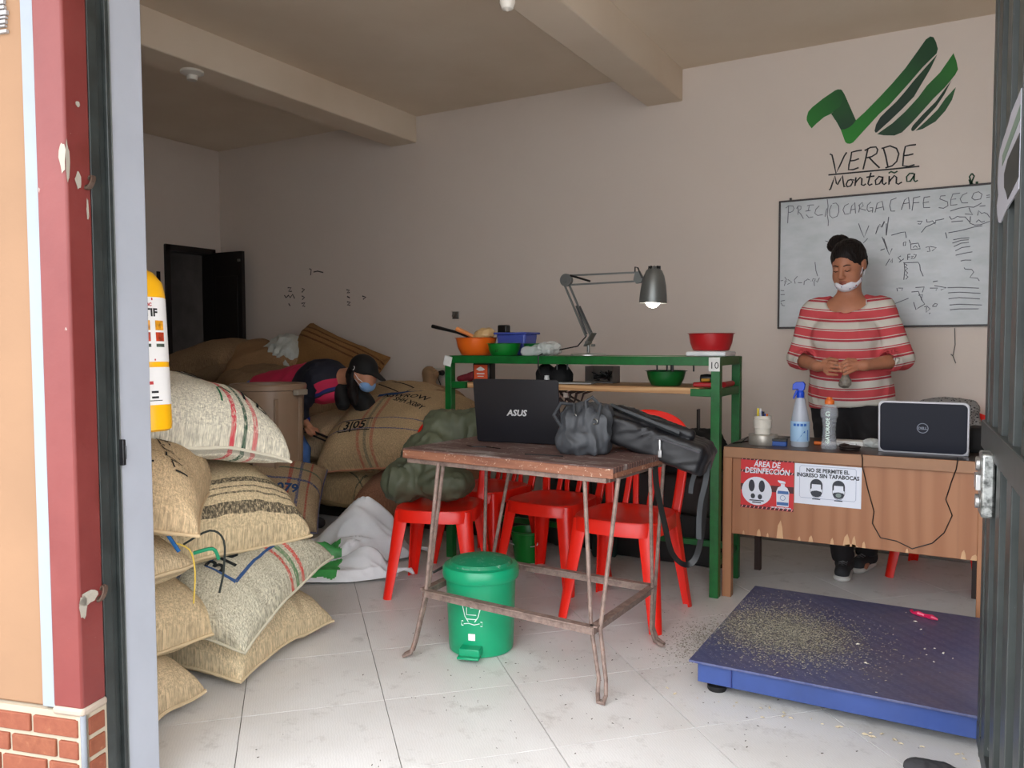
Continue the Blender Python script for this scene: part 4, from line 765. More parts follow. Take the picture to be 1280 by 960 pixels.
# far left pile
GL = 'burlap sacks heaped in the dim left corner'
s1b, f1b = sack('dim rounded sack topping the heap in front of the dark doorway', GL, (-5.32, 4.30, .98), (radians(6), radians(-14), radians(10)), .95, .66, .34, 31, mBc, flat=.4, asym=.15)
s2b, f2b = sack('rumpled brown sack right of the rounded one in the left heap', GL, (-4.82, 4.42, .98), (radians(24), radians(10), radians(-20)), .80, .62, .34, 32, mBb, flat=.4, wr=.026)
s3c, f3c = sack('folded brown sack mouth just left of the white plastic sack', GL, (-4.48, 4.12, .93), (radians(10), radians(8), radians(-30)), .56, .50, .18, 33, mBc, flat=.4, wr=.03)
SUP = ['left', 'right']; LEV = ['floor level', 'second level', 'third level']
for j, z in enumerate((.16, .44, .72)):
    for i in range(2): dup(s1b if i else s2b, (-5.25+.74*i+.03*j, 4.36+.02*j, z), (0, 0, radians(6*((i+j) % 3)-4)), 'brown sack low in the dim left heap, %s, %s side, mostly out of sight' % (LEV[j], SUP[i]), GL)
dup(s2b, (-4.0, 4.56, .45), (0, 0, radians(8)), 'brown sack behind the stooping person, under the tall striped sack', GB)
dup(s2b, (-3.42, 4.60, .30), (0, 0, radians(-6)), 'brown sack under the one with the tied neck by the wall', GB)
# striped sack with blue digits beside the bin
s10, f10 = sack('burlap sack with red and blue crossing stripes and digits by the brown bin', GB, (-3.62, 3.42, .30), (radians(38), radians(8), radians(40)), .60, .50, .22, 22, burlap('jute_crossed', (.80, .70, .56), stripes=[(0, .10, .022, (.70, .25, .22), .8), (0, .16, .018, NAVY, .8), (0, .22, .012, (.70, .25, .22), .8), (1, .0, .014, NAVY, .9), (1, .09, .014, (.25, .40, .35), .9)], weave=.9), flat=.22)
sprint((s10, f10), .60, .50, *xf(text2d('079', .085, bold=.003), .10, -.10, 0), mBlue, 'printed_number')
# white woven plastic sack stuffed upright between the brown ones
mPl = N('woven_white_plastic'); n_ = mPl.noise(9, 5, .6); mPl.bump(mPl.noise(25, 5), .35, .006); mPl = mPl.out(mPl.ramp(n_, [(.3, lin((.66, .68, .64))), (.7, lin((.78, .80, .78)))]), .45)
S = SDF((-5.0, 4.15, .75), (-4.2, 4.9, 1.36), .011)
S.ell((-4.62, 4.50, .98), (.22, .17, .20), (0, .5, 0), k=.05).ell((-4.46, 4.50, 1.13), (.14, .12, .13), (0, .3, 0), k=.08).cap((-4.46, 4.45, 1.1), (-4.36, 4.42, .92), .09, .07, k=.05)
o = obj('plastic_sack', S.mesh(.030, 9, 5, (1.6, 1, .6)), mPl); o.location.x = -.09; tagset(o, 'white woven plastic sack with green print among the brown sacks', 'sack')
mb = MB(); mb.M = Matrix.Translation((-.16, -.05, .03)); mb.strokes([[(-4.55, .93), (-4.53, .99), (-4.50, 1.03), (-4.49, .97), (-4.46, .95), (-4.45, .90)], [(-4.52, .90), (-4.49, .94), (-4.44, .89)], [(-4.50, 1.05), (-4.46, 1.0)]], .016, 4.40)
o2 = obj('green_print', mb, mat('dark_green_ink', (.14, .36, .24), .6), o, flat=True)
# ------------------------------------------------------------------ brown bin
BN = thing('storage_bin', 'tall brown plastic bin with rim in front of the stooping person', 'bin', (-3.735, 3.52, 0))
mBin = mat('brown_plastic', (.60, .50, .41), .42, var=.05)
mb = MB(); mb.lathe([(0, .02), (.175, .0), (.185, .02), (.212, .90), (.212, .925), (.228, .93), (.230, .955), (.222, .965), (.205, .960), (.20, .90), (.172, .05), (0, .05)], 56); obj('bin_body', mb, mBin, BN)
mb = MB()
for a in (.3, 1.9, 3.5, 5.1, -.55):
    mb.bar((.186*cos(a), .186*sin(a), .06), (.213*cos(a), .213*sin(a), .88), .03, .012, up=(0, 0, 1))
obj('rib', mb, mBin, BN, bevel=.004)
for a in (.15, pi+.15):
    mb = MB(); mb.box((.235*cos(a), .235*sin(a), .915), (.04, .10, .035), rot=(0, 0, a)); obj('handle', mb, mat('pale_brown_plastic', (.62, .58, .52), .4), BN, bevel=.006)
# ------------------------------------------------------------------ white plastic sacks crumpled on the floor
def crumple(label, loc, rz, seed, L, W, hgt, greens):
    t = thing('plastic_sack', label, 'sack', loc, rz); mb = MB()
    def f(a, b):
        x = (a-.5)*L; y = (b-.5)*W*(1-.75*max(0, (a-.55)/.45)**1.2)
        q = Vector((x*2.2+seed, y*6.5+x*2, seed)); e = min(1, 6*min(a, 1-a, b, 1-b)+.05)
        r = (1-2*abs(noise.noise(q)))*.9+(1-2*abs(noise.noise(q*2.6+Vector((5, 0, 0)))))*.34
        z = hgt*(.25+.75*math.exp(-((a-.70)/.20)**2-((b-.55)/.28)**2)+.45*noise.noise(Vector((x*2.6+seed, y*3, 1)))+.34*r)*e*(sin(pi*min(1, max(0, a*.9+.05)))**.5)
        return (x, y, max(.004, z+.01))
    nu, nv = 90, 70; mb.grid(f, nu, nv)
    for j in range(nv):
        for i in range(nu):
            a, b = i/nu, j/nv
            mb.mi[j*nu+i] = 1 if any(abs(a-g[0]) < g[2]+.03*noise.noise(Vector((b*9, seed, 0))) and abs(b-g[1]) < g[3]+.04*noise.noise(Vector((a*9, seed, 3))) for g in greens) else 0
    obj('sack_film', mb, [mPlW, mPlG], t, solid=.002, sharp=75)
    K = MB(); a = f(1, .5); K.tube([(a[0]-.02, 0, .03), (a[0]+.03, 0, .04), (a[0]+.06, .015, .03), (a[0]+.08, .01, .01)], [.016, .009, .014, .006], 8); obj('tied_neck', K, mPlW, t)
    return t
mPlW = N('white_raffia'); mPlW.bump(mPlW.noise(60, 4), .25, .003); mPlW = mPlW.out(mPlW.ramp(mPlW.noise(7, 5), [(.3, lin((.90, .91, .92))), (.7, lin((.96, .97, .98)))]), .35)
mPlG = mat('green_raffia_print', (.28, .66, .34), .4, var=.15, scale=20)
crumple('crumpled empty white plastic sack with green panel beside the stack', (-3.06, 3.40, .0), radians(38), 3.3, .84, .52, .27, [(.36, .14, .15, .12)])
crumple('flat torn white plastic sack with green patch nearer the camera', (-2.78, 3.14, .0), radians(30), 8.1, .52, .28, .11, [(.3, .3, .13, .25)])
# ================================================================== green rack
mGr = N('green_rack_paint'); n1 = mGr.noise(12, 5, .7); cg = mGr.ramp(n1, [(.3, lin((.03, .33, .12))), (.7, lin((.07, .43, .18)))])
cg = mGr.mix(mGr.ramp(mGr.noise(35, 5, .8), [(.74, (0, 0, 0, 1)), (.77, (1, 1, 1, 1))]), cg, lin((.08, .16, .12))); mGr = mGr.out(cg, .38)
RX0, RX1, RY0, RY1, RZ = -2.535, -1.035, 3.73, 4.10, 1.137
RK = thing('steel_rack', 'green painted steel rack with wooden middle shelf against the back', 'rack', ((RX0+RX1)/2, (RY0+RY1)/2, 0)); ox, oy = -(RX0+RX1)/2, -(RY0+RY1)/2
def rp_(n, c, d, m=None): mb = MB(); mb.box((c[0]+ox, c[1]+oy, c[2]), d); return obj(n, mb, m or mGr, RK, bevel=.002)
for x in (RX0, RX1):
    for y in (RY0, RY1): rp_('post', (x, y, RZ/2-.001), (.042, .042, RZ-.002))
for y in (RY0, RY1): rp_('top_rail', ((RX0+RX1)/2, y, RZ-.021), (RX1-RX0-.042, .040, .042))
for x in (RX0, RX1): rp_('side_rail', (x, (RY0+RY1)/2, RZ-.021), (.040, RY1-RY0-.042, .042)); rp_('side_rail', (x, (RY0+RY1)/2, .985-.018), (.036, RY1-RY0-.042, .036)); rp_('side_rail', (x, (RY0+RY1)/2, .16), (.03, RY1-RY0-.042, .03))
rp_('low_rail', ((RX0+RX1)/2, RY1, .16), (RX1-RX0-.042, .03, .03))
rp_('shelf_bracket', (RX0+.065, RY0, .975), (.09, .036, .036)); rp_('shelf_bracket', (RX1-.07, RY0, .968), (.10, .036, .036))
rp_('top_panel', ((RX0+RX1)/2, (RY0+RY1)/2, RZ-.006), (RX1-RX0-.05, RY1-RY0-.04, .008), mat('grey_board', (.55, .53, .50), .6))
s = N('pale_plank'); wv = s.n('TexWave', bands_direction='Z'); wv.inputs['Scale'].default_value = 14; wv.inputs['Distortion'].default_value = 5; wv.inputs['Detail'].default_value = 3
s.l(s.map((.15, 1, 1)), wv.inputs[0]); mPlank = s.out(s.ramp(wv.outputs['Fac'], [(.2, lin((.72, .54, .36))), (.8, lin((.82, .66, .47)))]), .6)
rp_('wooden_shelf', ((RX0+RX1)/2+.02, (RY0+RY1)/2, .975), (RX1-RX0-.20, RY1-RY0+.02, .030), mPlank)
mb = MB()
for x in (-1.86, -1.80, -1.32, -1.27, -1.245, -1.14): mb.tube([(x+ox, RY0+oy-.015, RZ-.04), (x+ox, RY0+oy-.015, RZ-.07)], .004 if x != -1.245 else .008, 6)
obj('hook', mb, mat('black_paint', (.07, .07, .08), .4), RK)
mb = MB(); mb.box((RX0+ox, RY0+oy-.0225, RZ-.03), (.05, .003, .055), rot=(0, .25, 0)); obj('paper_tag', mb, mat('paper_white', (.88, .88, .86), .7), RK)
mb = MB(); mb.box((RX1+ox-.005, RY0+oy-.0225, RZ-.035), (.052, .003, .065)); tg = obj('paper_tag', mb, mat('paper_white', (.88, .88, .86), .7), RK)
mb = MB(); text_xz(mb, '10', RX1+ox-.005, RZ-.055, RY0+oy-.0245, .045); obj('tag_number', mb, mInk, tg, flat=True)
# ---- things on the rack
def bowl(name, label, x, y, z, r, h, m, rb=.72, rimw=.006, group=None, wall=.003, handles=False):
    t = thing(name, label, 'bowl', (x, y, z), 0, group); mb = MB()
    mb.lathe([(0, .0), (r*rb*.92, 0), (r*rb, .004), (r*(rb+(1-rb)*.6), h*.45), (r*.985, h*.96), (r+rimw*.4, h*.965), (r+rimw, h*.985), (r+rimw*.5, h), (r*.985, h), (r*.965, h*.95), (r*(rb+(1-rb)*.5), h*.42), (r*rb*.95, wall*2), (0, wall*2)], 48)
    obj('bowl_body', mb, m, t); return t
mOr = mat('orange_plastic', (.93, .42, .10), .35, var=.03); mGP = mat('green_plastic', (.06, .48, .16), .35, var=.05); mGP2 = mat('dark_green_plastic', (.03, .36, .14), .35, var=.05); mBl = mat('blue_plastic', (.27, .33, .66), .4, var=.05); mRP = mat('red_plastic', (.68, .10, .12), .35, var=.05)
mBk2 = mat('black_plastic', (.04, .04, .045), .4, var=.1)
b = bowl('mixing_bowl', 'orange plastic bowl heaped with utensils at the rack\'s left end', -2.45, 3.87, RZ, .118, .100, mOr)
def rod(name, label, cat, pts, r, m, extra=None):
    mb = MB(); mb.tube(pts, r, 8, flat=None); o = obj(name, mb, m); tagset(o, label, cat); return o
sp = thing('ladle', 'black handled spoon sticking out left of the orange bowl', 'spoon', (-2.47, 3.87, RZ+.10)); mb = MB(); mb.tube([(.0, 0, -.01), (-.10, -.01, .030), (-.27, -.02, .068)], [.005, .008, .011], 8); obj('handle', mb, mBk2, sp)
mb = MB(); mb.lathe([(0, -.012), (.02, -.010), (.032, 0), (.030, 0), (.018, -.008), (0, -.010)], 20, c=(.03, 0, -.01)); obj('scoop', mb, mat('dull_steel', (.6, .6, .58), .35, 1), sp)
mb = MB(); mb.tube([(-2.42, 3.86, RZ+.085), (-2.50, 3.85, RZ+.125), (-2.56, 3.84, RZ+.150)], [.010, .012, .014], 8, flat=1.5); tagset(obj('spatula', mb, mat('pale_orange_plastic', (.93, .60, .35), .4)), 'pale orange spatula lying in the orange bowl', 'spatula')
mb = MB(); mb.tube([(-2.50, 3.90, RZ+.09), (-2.44, 3.90, RZ+.112), (-2.37, 3.90, RZ+.118)], [.008, .008, .006], 8); tagset(obj('spoon', mb, mat('light_green_plastic', (.50, .75, .32), .4)), 'light green plastic spoon in the orange bowl', 'spoon')
S = SDF((-2.50, 3.80, RZ+.06), (-2.34, 3.95, RZ+.18), .006); S.ell((-2.41, 3.87, RZ+.11), (.055, .04, .035), (0, -.3, 0)).ell((-2.38, 3.88, RZ+.125), (.04, .03, .025), k=.02)
tagset(obj('sieve_cup', S.mesh(.006, 30), mat('tan_translucent_plastic', (.80, .66, .45), .35)), 'tan crumpled cup lying on top of the orange bowl\'s utensils', 'cup')
t = thing('food_tub', 'blue square plastic tub behind the small green bowl', 'tub', (-2.235, 3.96, RZ)); mb = MB()
mb.box((0, 0, .06), (.19, .15, .12)); mb.v = [(v[0]*(1 if v[2] > .1 else .86), v[1]*(1 if v[2] > .1 else .86), v[2]) for v in mb.v]; obj('tub_body', mb, mBl, t, bevel=.012); mb = MB(); mb.box((0, 0, .122), (.21, .17, .012)); obj('rim', mb, mBl, t, bevel=.004)
t = thing('pepper_mill', 'small black grinder standing between orange bowl and blue tub', 'grinder', (-2.355, 4.02, RZ)); mb = MB(); mb.lathe([(0, 0), (.024, 0), (.020, .05), (.018, .11), (0, .11)], 20); obj('grinder_body', mb, mat('dull_steel', (.6, .6, .58), .35, 1), t); mb = MB(); mb.box((0, 0, .142), (.062, .05, .062)); obj('cap', mb, mBk2, t, bevel=.008)
b = bowl('small_bowl', 'small bright green bowl beside the orange bowl', -2.225, 3.80, RZ, .092, .068, mGP, rb=.78); mb = MB(); text_xz(mb, '!!', 0, .022, -.0845, .04, bold=.001, shear=.3); obj('pen_mark', mb, mInk, b, flat=True)
b = bowl('small_bowl', 'green bowl covered with crinkled clear wrap at rack centre', -2.03, 3.84, RZ, .085, .066, mGP2, rb=.78)
S = SDF((-2.14, 3.73, RZ), (-1.88, 3.95, RZ+.1), .006); S.box((-2.0, 3.81, RZ+.028), (.085, .07, .024), (0, -.12, 0), .012).ell((-1.97, 3.80, RZ+.035), (.08, .06, .03), (0, -.2, 0))
S.cut((0, 0, RZ+.001), (0, 0, -1)); mWrap = mat('clear_wrap', (.88, .90, .89), .12, var=0, alpha=.62); tagset(obj('plastic_bag', S.mesh(.008, 26, 2), mWrap), 'crinkled clear plastic bag in front of the covered green bowl', 'bag')
t = thing('kitchen_scale', 'flat white digital scale on the rack under the red bowl', 'scale', (-1.105, 3.88, RZ)); mb = MB(); mb.box((0, 0, .012), (.19, .20, .022)); obj('scale_body', mb, mat('white_plastic', (.86, .87, .87), .35), t, bevel=.006); mb = MB(); mb.lathe([(0, .026), (.075, .026), (.078, .023)], 32); obj('weighing_plate', mb, mat('white_plastic', (.86, .87, .87), .35), t)
bowl('mixing_bowl', 'dark red plastic bowl on the white scale at the rack\'s right end', -1.105, 3.88, RZ+.027, .108, .085, mRP, rb=.80, rimw=.007)
bowl('small_bowl', 'dark green bowl on the wooden middle shelf', -1.325, 3.86, .990, .098, .075, mGP2, rb=.74, rimw=.008)
# desk lamp
LP = thing('desk_lamp', 'lit grey swing arm lamp standing on the green rack', 'lamp', (-1.775, 3.92, RZ))
mLp = mat('lamp_grey_metal', (.46, .47, .46), .38, .55, var=.05)
mb = MB(); mb.lathe([(0, .014), (.085, .012), (.095, .006), (.095, 0), (0, 0)], 40); obj('base', mb, mat('lamp_base_steel', (.72, .72, .70), .3, .7), LP)
mb = MB(); mb.tube([(0, 0, .012), (0, 0, .055)], .009, 12); mb.bar((-.012, .012, .05), (.030, .012, .12), .05, .004); mb.bar((-.012, -.012, .05), (.030, -.012, .12), .05, .004); mb.tube([(.0, -.03, .07), (.0, .03, .07)], .008, 8); mb.tube([(.03, -.03, .055), (.05, -.03, .055)], .007, 8); obj('bracket', mb, mLp, LP)
E0, E1, E2 = (.0, 0, .10), (-.130, 0, .405), (.272, 0, .402)
mb = MB()
for dx in (-.014, .014): mb.bar((E0[0]+dx, 0, E0[2]), (E1[0]+dx, 0, E1[2]-.02), .009, .009)
obj('lower_arm', mb, mLp, LP)
mb = MB(); mb.tube([(E1[0], -.014, E1[2]), (E1[0], .014, E1[2])], .034, 20); mb.tube([(E1[0], -.018, E1[2]), (E1[0], .018, E1[2])], .013, 12); obj('elbow', mb, mLp, LP, bevel=.002)
mb = MB()
for dz in (-.026, .024): mb.bar((E1[0]+.01, 0, E1[2]+dz), (E2[0], 0, E2[2]+dz*.9+.004), .009, .009)
obj('upper_arm', mb, mLp, LP)
mb = MB(); mb.poly([(.262, .42), (.285, .435), (.305, .40), (.30, .375), (.27, .37), (.255, .39)], -.01, .01); mb.tube([(.295, 0, .392), (.335, 0, .385)], .007, 8); obj('head_joint', mb, mLp, LP)
for a, b_ in (((-.100, -.014, .428), (.015, -.014, .392)), ((-.065, -.014, .265), (-.004, -.014, .115)), ((-.045, -.014, .262), (.026, -.014, .118))):
    mb = MB(); mb.tube([a, b_], .0055, 8); obj('spring', mb, mBk2, LP)
hx, hz = .357, .250
mb = MB(); pr = [(.024, .195), (.040, .182), (.052, .155), (.062, .11), (.068, .06), (.070, .02), (.0695, .018), (.066, .06), (.060, .11), (.050, .152), (.038, .178), (0, .19)]
mb.lathe(pr, 40, (0, 0, 0)); mb.lathe([(0, .205), (.016, .203), (.024, .195), (.022, .19)], 20)
mb.v = [(v[0]*cos(.04)+v[2]*sin(.04)+hx, v[1], v[2]*cos(.04)-v[0]*sin(.04)+hz) for v in mb.v]; obj('lamp_shade', mb, mLp, LP)
mb = MB()
for k in range(10): a = 2*pi*k/10; mb.box((hx+.027*cos(a)+.008, .027*sin(a), hz+.197), (.010, .004, .016), rot=(0, 0, a))
obj('vent_fin', mb, mBk2, LP)
mb = MB(); mb.lathe([(0, -.022), (.018, -.018), (.033, -.004), (.040, .018), (.038, .04), (.022, .07), (.015, .10), (0, .10)], 28, (hx, 0, hz+.015)); mb.lathe
obj('bulb', mb, mat('lit_bulb', (1, .96, .90), .3, var=0, emit=22), LP)
mb = MB(); mb.tube([(.26, 0, .425), (.265, -.01, .455), (.28, -.01, .45), (.30, -.01, .40), (.33, 0, .395), (.345, 0, .42)], .0035, 6); mb.tube([(-.012, -.01, .10), (-.05, -.03, .05), (-.13, -.10, .03), (-.175, -.16, .022), (-.19, -.212, .0), (-.19, -.213, -.06), (-.185, -.19, -.10)], .0038, 6); obj('cord', mb, mBk2, LP)
# middle shelf clutter
t = thing('powder_jar', 'dark jar with orange label on the middle shelf at left', 'jar', (-2.385, 3.85, .990)); mb = MB(); mb.box((0, 0, .055), (.115, .07, .11)); obj('jar_body', mb, mBk2, t, bevel=.012)
mb = MB(); mb.box((-.0, -.0365, .052), (.088, .003, .085)); lb = obj('label', mb, mat('orange_label', (.88, .36, .20), .5, var=0), t, bevel=.001)
mb = MB(); mb.poly([(-.03, .07), (0, .085), (.03, .07), (.015, .062), (-.01, .06)], -.0395, -.0385); mb.box((0, -.039, .045), (.05, .001, .006)); mb.box((0, -.039, .030), (.04, .001, .004)); obj('label_print', mb, mLab, lb, flat=True)
S = SDF((-2.58, 3.76, .98), (-2.40, 3.92, 1.06), .005); S.cap((-2.54, 3.83, 1.004), (-2.45, 3.84, 1.018), .014, .022).cap((-2.47, 3.84, 1.015), (-2.44, 3.84, 1.04), .016, .010, k=.02); S.cut((0, 0, .991), (0, 0, -1))
tagset(obj('pouch', S.mesh(.003, 30), mat('dark_red_cloth', (.48, .10, .14), .8)), 'small dark red pouch beside the orange labelled jar', 'pouch')
S = SDF((-2.10, 3.75, .98), (-1.80, 4.0, 1.12), .006); S.ell((-2.00, 3.86, 1.035), (.05, .05, .058)).ell((-1.91, 3.87, 1.035), (.055, .05, .055), k=.02).box((-1.95, 3.87, 1.02), (.09, .05, .03), r=.02).ell((-1.955, 3.84, 1.085), (.012, .03, .02), op='sub', k=.01); S.cut((0, 0, .991), (0, 0, -1))
tagset(obj('sound_muff', S.mesh(.003, 25), mat('black_fabric', (.05, .05, .055), .8)), 'round black pouch pair on the shelf behind the laptop', 'pouch')
t = thing('small_jar', 'tiny white capped jar just above the laptop lid', 'jar', (-1.945, 3.765, .990)); mb = MB(); mb.lathe([(0, 0), (.014, 0), (.014, .03), (.012, .034), (.012, .044), (0, .044)], 16); obj('jar_body', mb, mat('white_plastic', (.86, .87, .87), .35), t)
t = thing('notebook', 'grey clipboard lying flat on the middle shelf', 'clipboard', (-1.82, 3.80, .990), radians(12)); mb = MB(); mb.box((0, 0, .006), (.24, .13, .006)); obj('board', mb, mat('grey_paper', (.66, .66, .64), .6), t); mb = MB(); mb.box((-.11, 0, .013), (.015, .05, .008)); obj('clip', mb, mat('dull_steel', (.6, .6, .58), .35, 1), t)
t = thing('wire_basket', 'small clear plastic caddy of cables on the middle shelf', 'caddy', (-1.72, 3.98, .990)); mb = MB(); mb.box((0, 0, .004), (.16, .10, .008)); mb.box((.078, 0, .045), (.004, .10, .09)); mb.box((-.078, 0, .045), (.004, .10, .09)); mb.box((0, .048, .045), (.16, .004, .09)); obj('tray', mb, mat('smoky_plastic', (.42, .40, .38), .3, alpha=.7), t)
mb = MB(); random.seed(4)
for k in range(6): mb.tube([(random.uniform(-.06, .06), random.uniform(-.03, .03), .01+.06*random.random()) for _ in range(5)], .004, 5)
obj('cable', mb, mBk2, t)
S = SDF((-1.18, 3.72, .98), (-.95, 3.98, 1.08), .005); S.box((-1.115, 3.80, 1.002), (.045, .03, .012), r=.006).box((-1.01, 3.90, 1.002), (.04, .03, .012), r=.006)
t = thing('hand_tool', 'small red handled tool with yellow band at the shelf\'s right end', 'tool', (-1.10, 3.80, .990)); mb = MB(); mb.box((0, 0, .012), (.13, .04, .022)); obj('tool_body', mb, mRP, t, bevel=.006); mb = MB(); mb.lathe([(.0, -.03), (.018, -.03), (.022, 0), (.018, .03), (0, .03)], 16); mb.v = [(v[2]+.0, v[1], v[0]+.042) for v in mb.v]; obj('motor', mb, mBk2, t); mb = MB(); mb.tube([(-.02, -.02, .034), (.02, -.02, .036)], .008, 8); obj('band', mb, mat('ochre_plastic', (.70, .50, .15), .4), t)
t = thing('hand_tool', 'red slim tool on the rack\'s right side rail', 'tool', (-1.035, 3.93, .986)); mb = MB(); mb.tube([(0, -.08, .015), (.0, .08, .015)], .014, 10); obj('tool_body', mb, mRP, t)
t = thing('cable_bundle', 'tangle of cables hanging under the wooden shelf', 'cables', (-1.95, 3.86, .95)); mb = MB(); random.seed(9)
for k in range(9):
    x = -.12+.22*random.random(); mb.tube([(x, -.05, .008), (x+.04, -.03, -.03), (x+.10, -.04, -.05-.05*random.random()), (x+.12, -.05, -.01), (x+.17, -.05, .008)], .006, 6)
obj('cable', mb, mat('dark_brown_cable', (.22, .17, .15), .6), t); mb = MB()
for x in (-.02, .05, .10): mb.box((x, -.06, -.02), (.02, .02, .025))
obj('white_plug', mb, mat('ivory_plastic', (.80, .78, .74), .45, var=.03), t)
# things under the rack
t = thing('bucket', 'green plastic bucket on the floor under the rack', 'bucket', (-2.12, 3.88, 0)); mb = MB(); mb.lathe([(0, .0), (.075, 0), (.078, .01), (.098, .16), (.112, .165), (.112, .172), (.094, .172), (.090, .15), (.072, .012), (0, .012)], 40); obj('bucket_body', mb, mGP, t)
mb = MB(); mb.tube([(.11*cos(a), .11*sin(a)*.3-.10, .13+.04*sin(a)*-1) for a in np.linspace(0, pi, 12)], .003, 6); obj('bail', mb, mat('white_plastic', (.86, .87, .87), .35), t)
def softbox(name, label, cat, c, hd, rot, m, r=.03, wr=.006, seed=1, res=.014, cz=None, extra=None, parts=None):
    R = max(hd)*1.5+.03; S = SDF([c[i]-R for i in range(3)], [c[i]+R for i in range(3)], res); S.box(c, hd, rot, r)
    for e in (extra or []): S.ell(*e)
    if cz is not None: S.cut((0, 0, cz), (0, 0, -1))
    o = obj(name, S.mesh(wr, 9, seed), m); tagset(o, label, cat); return o
mBF = mat('black_fabric', (.05, .05, .055), .8)
softbox('suitcase', 'low dark brown case lying under the rack on the right', 'case', (-1.50, 4.33, .38), (.36, .13, .11), (0, 0, 0), mat('dark_brown_leather', (.13, .10, .09), .6), .03, .004)
softbox('low_shelf_box', 'long black crate on the floor under the brown case', 'crate', (-1.50, 4.35, .14), (.38, .16, .135), (0, 0, 0), mat('dark_crate', (.10, .09, .09), .7), .01, .002, cz=.002)
softbox('backpack', 'black backpack slumped on the case behind the chairs', 'bag', (-1.36, 4.34, .60), (.20, .12, .115), (0, 0, .1), mBF, .07, .02, 3)
softbox('backpack', 'dark bag stored at the far left under the rack', 'bag', (-2.05, 4.36, .33), (.18, .14, .32), (0, 0, .1), mat('dark_green_cloth', (.12, .15, .13), .8), .06, .02, 5, cz=.002)
mb = MB(); mb.box((0, 0, .10), (.006, .05, .20)); mb.box((.0, .0, .0), (.06, .06, .01)); o = obj('antenna_router', mb, mBk2, bevel=.002); o.location = (-1.30, 4.33, .70); o.scale = (1, 1, .7); tagset(o, 'thin upright black antenna on the bag under the rack', 'antenna')
S = SDF((-1.95, 4.0, 0), (-1.6, 4.3, .56), .012); S.cap((-1.78, 4.15, .02), (-1.78, 4.15, .48), .07, .06); S.cut((0, 0, .002), (0, 0, -1)); tagset(obj('rolled_mat', S.mesh(.008, 12, 4), mat('dark_teal_cloth', (.10, .20, .18), .8)), 'dark teal roll standing behind the middle red chair', 'roll')
S = SDF((-2.1, 4.1, 0), (-1.75, 4.45, .72), .012); S.ell((-1.93, 4.28, .40), (.12, .12, .32)); S.cut((0, 0, .01), (0, 0, -1)); 
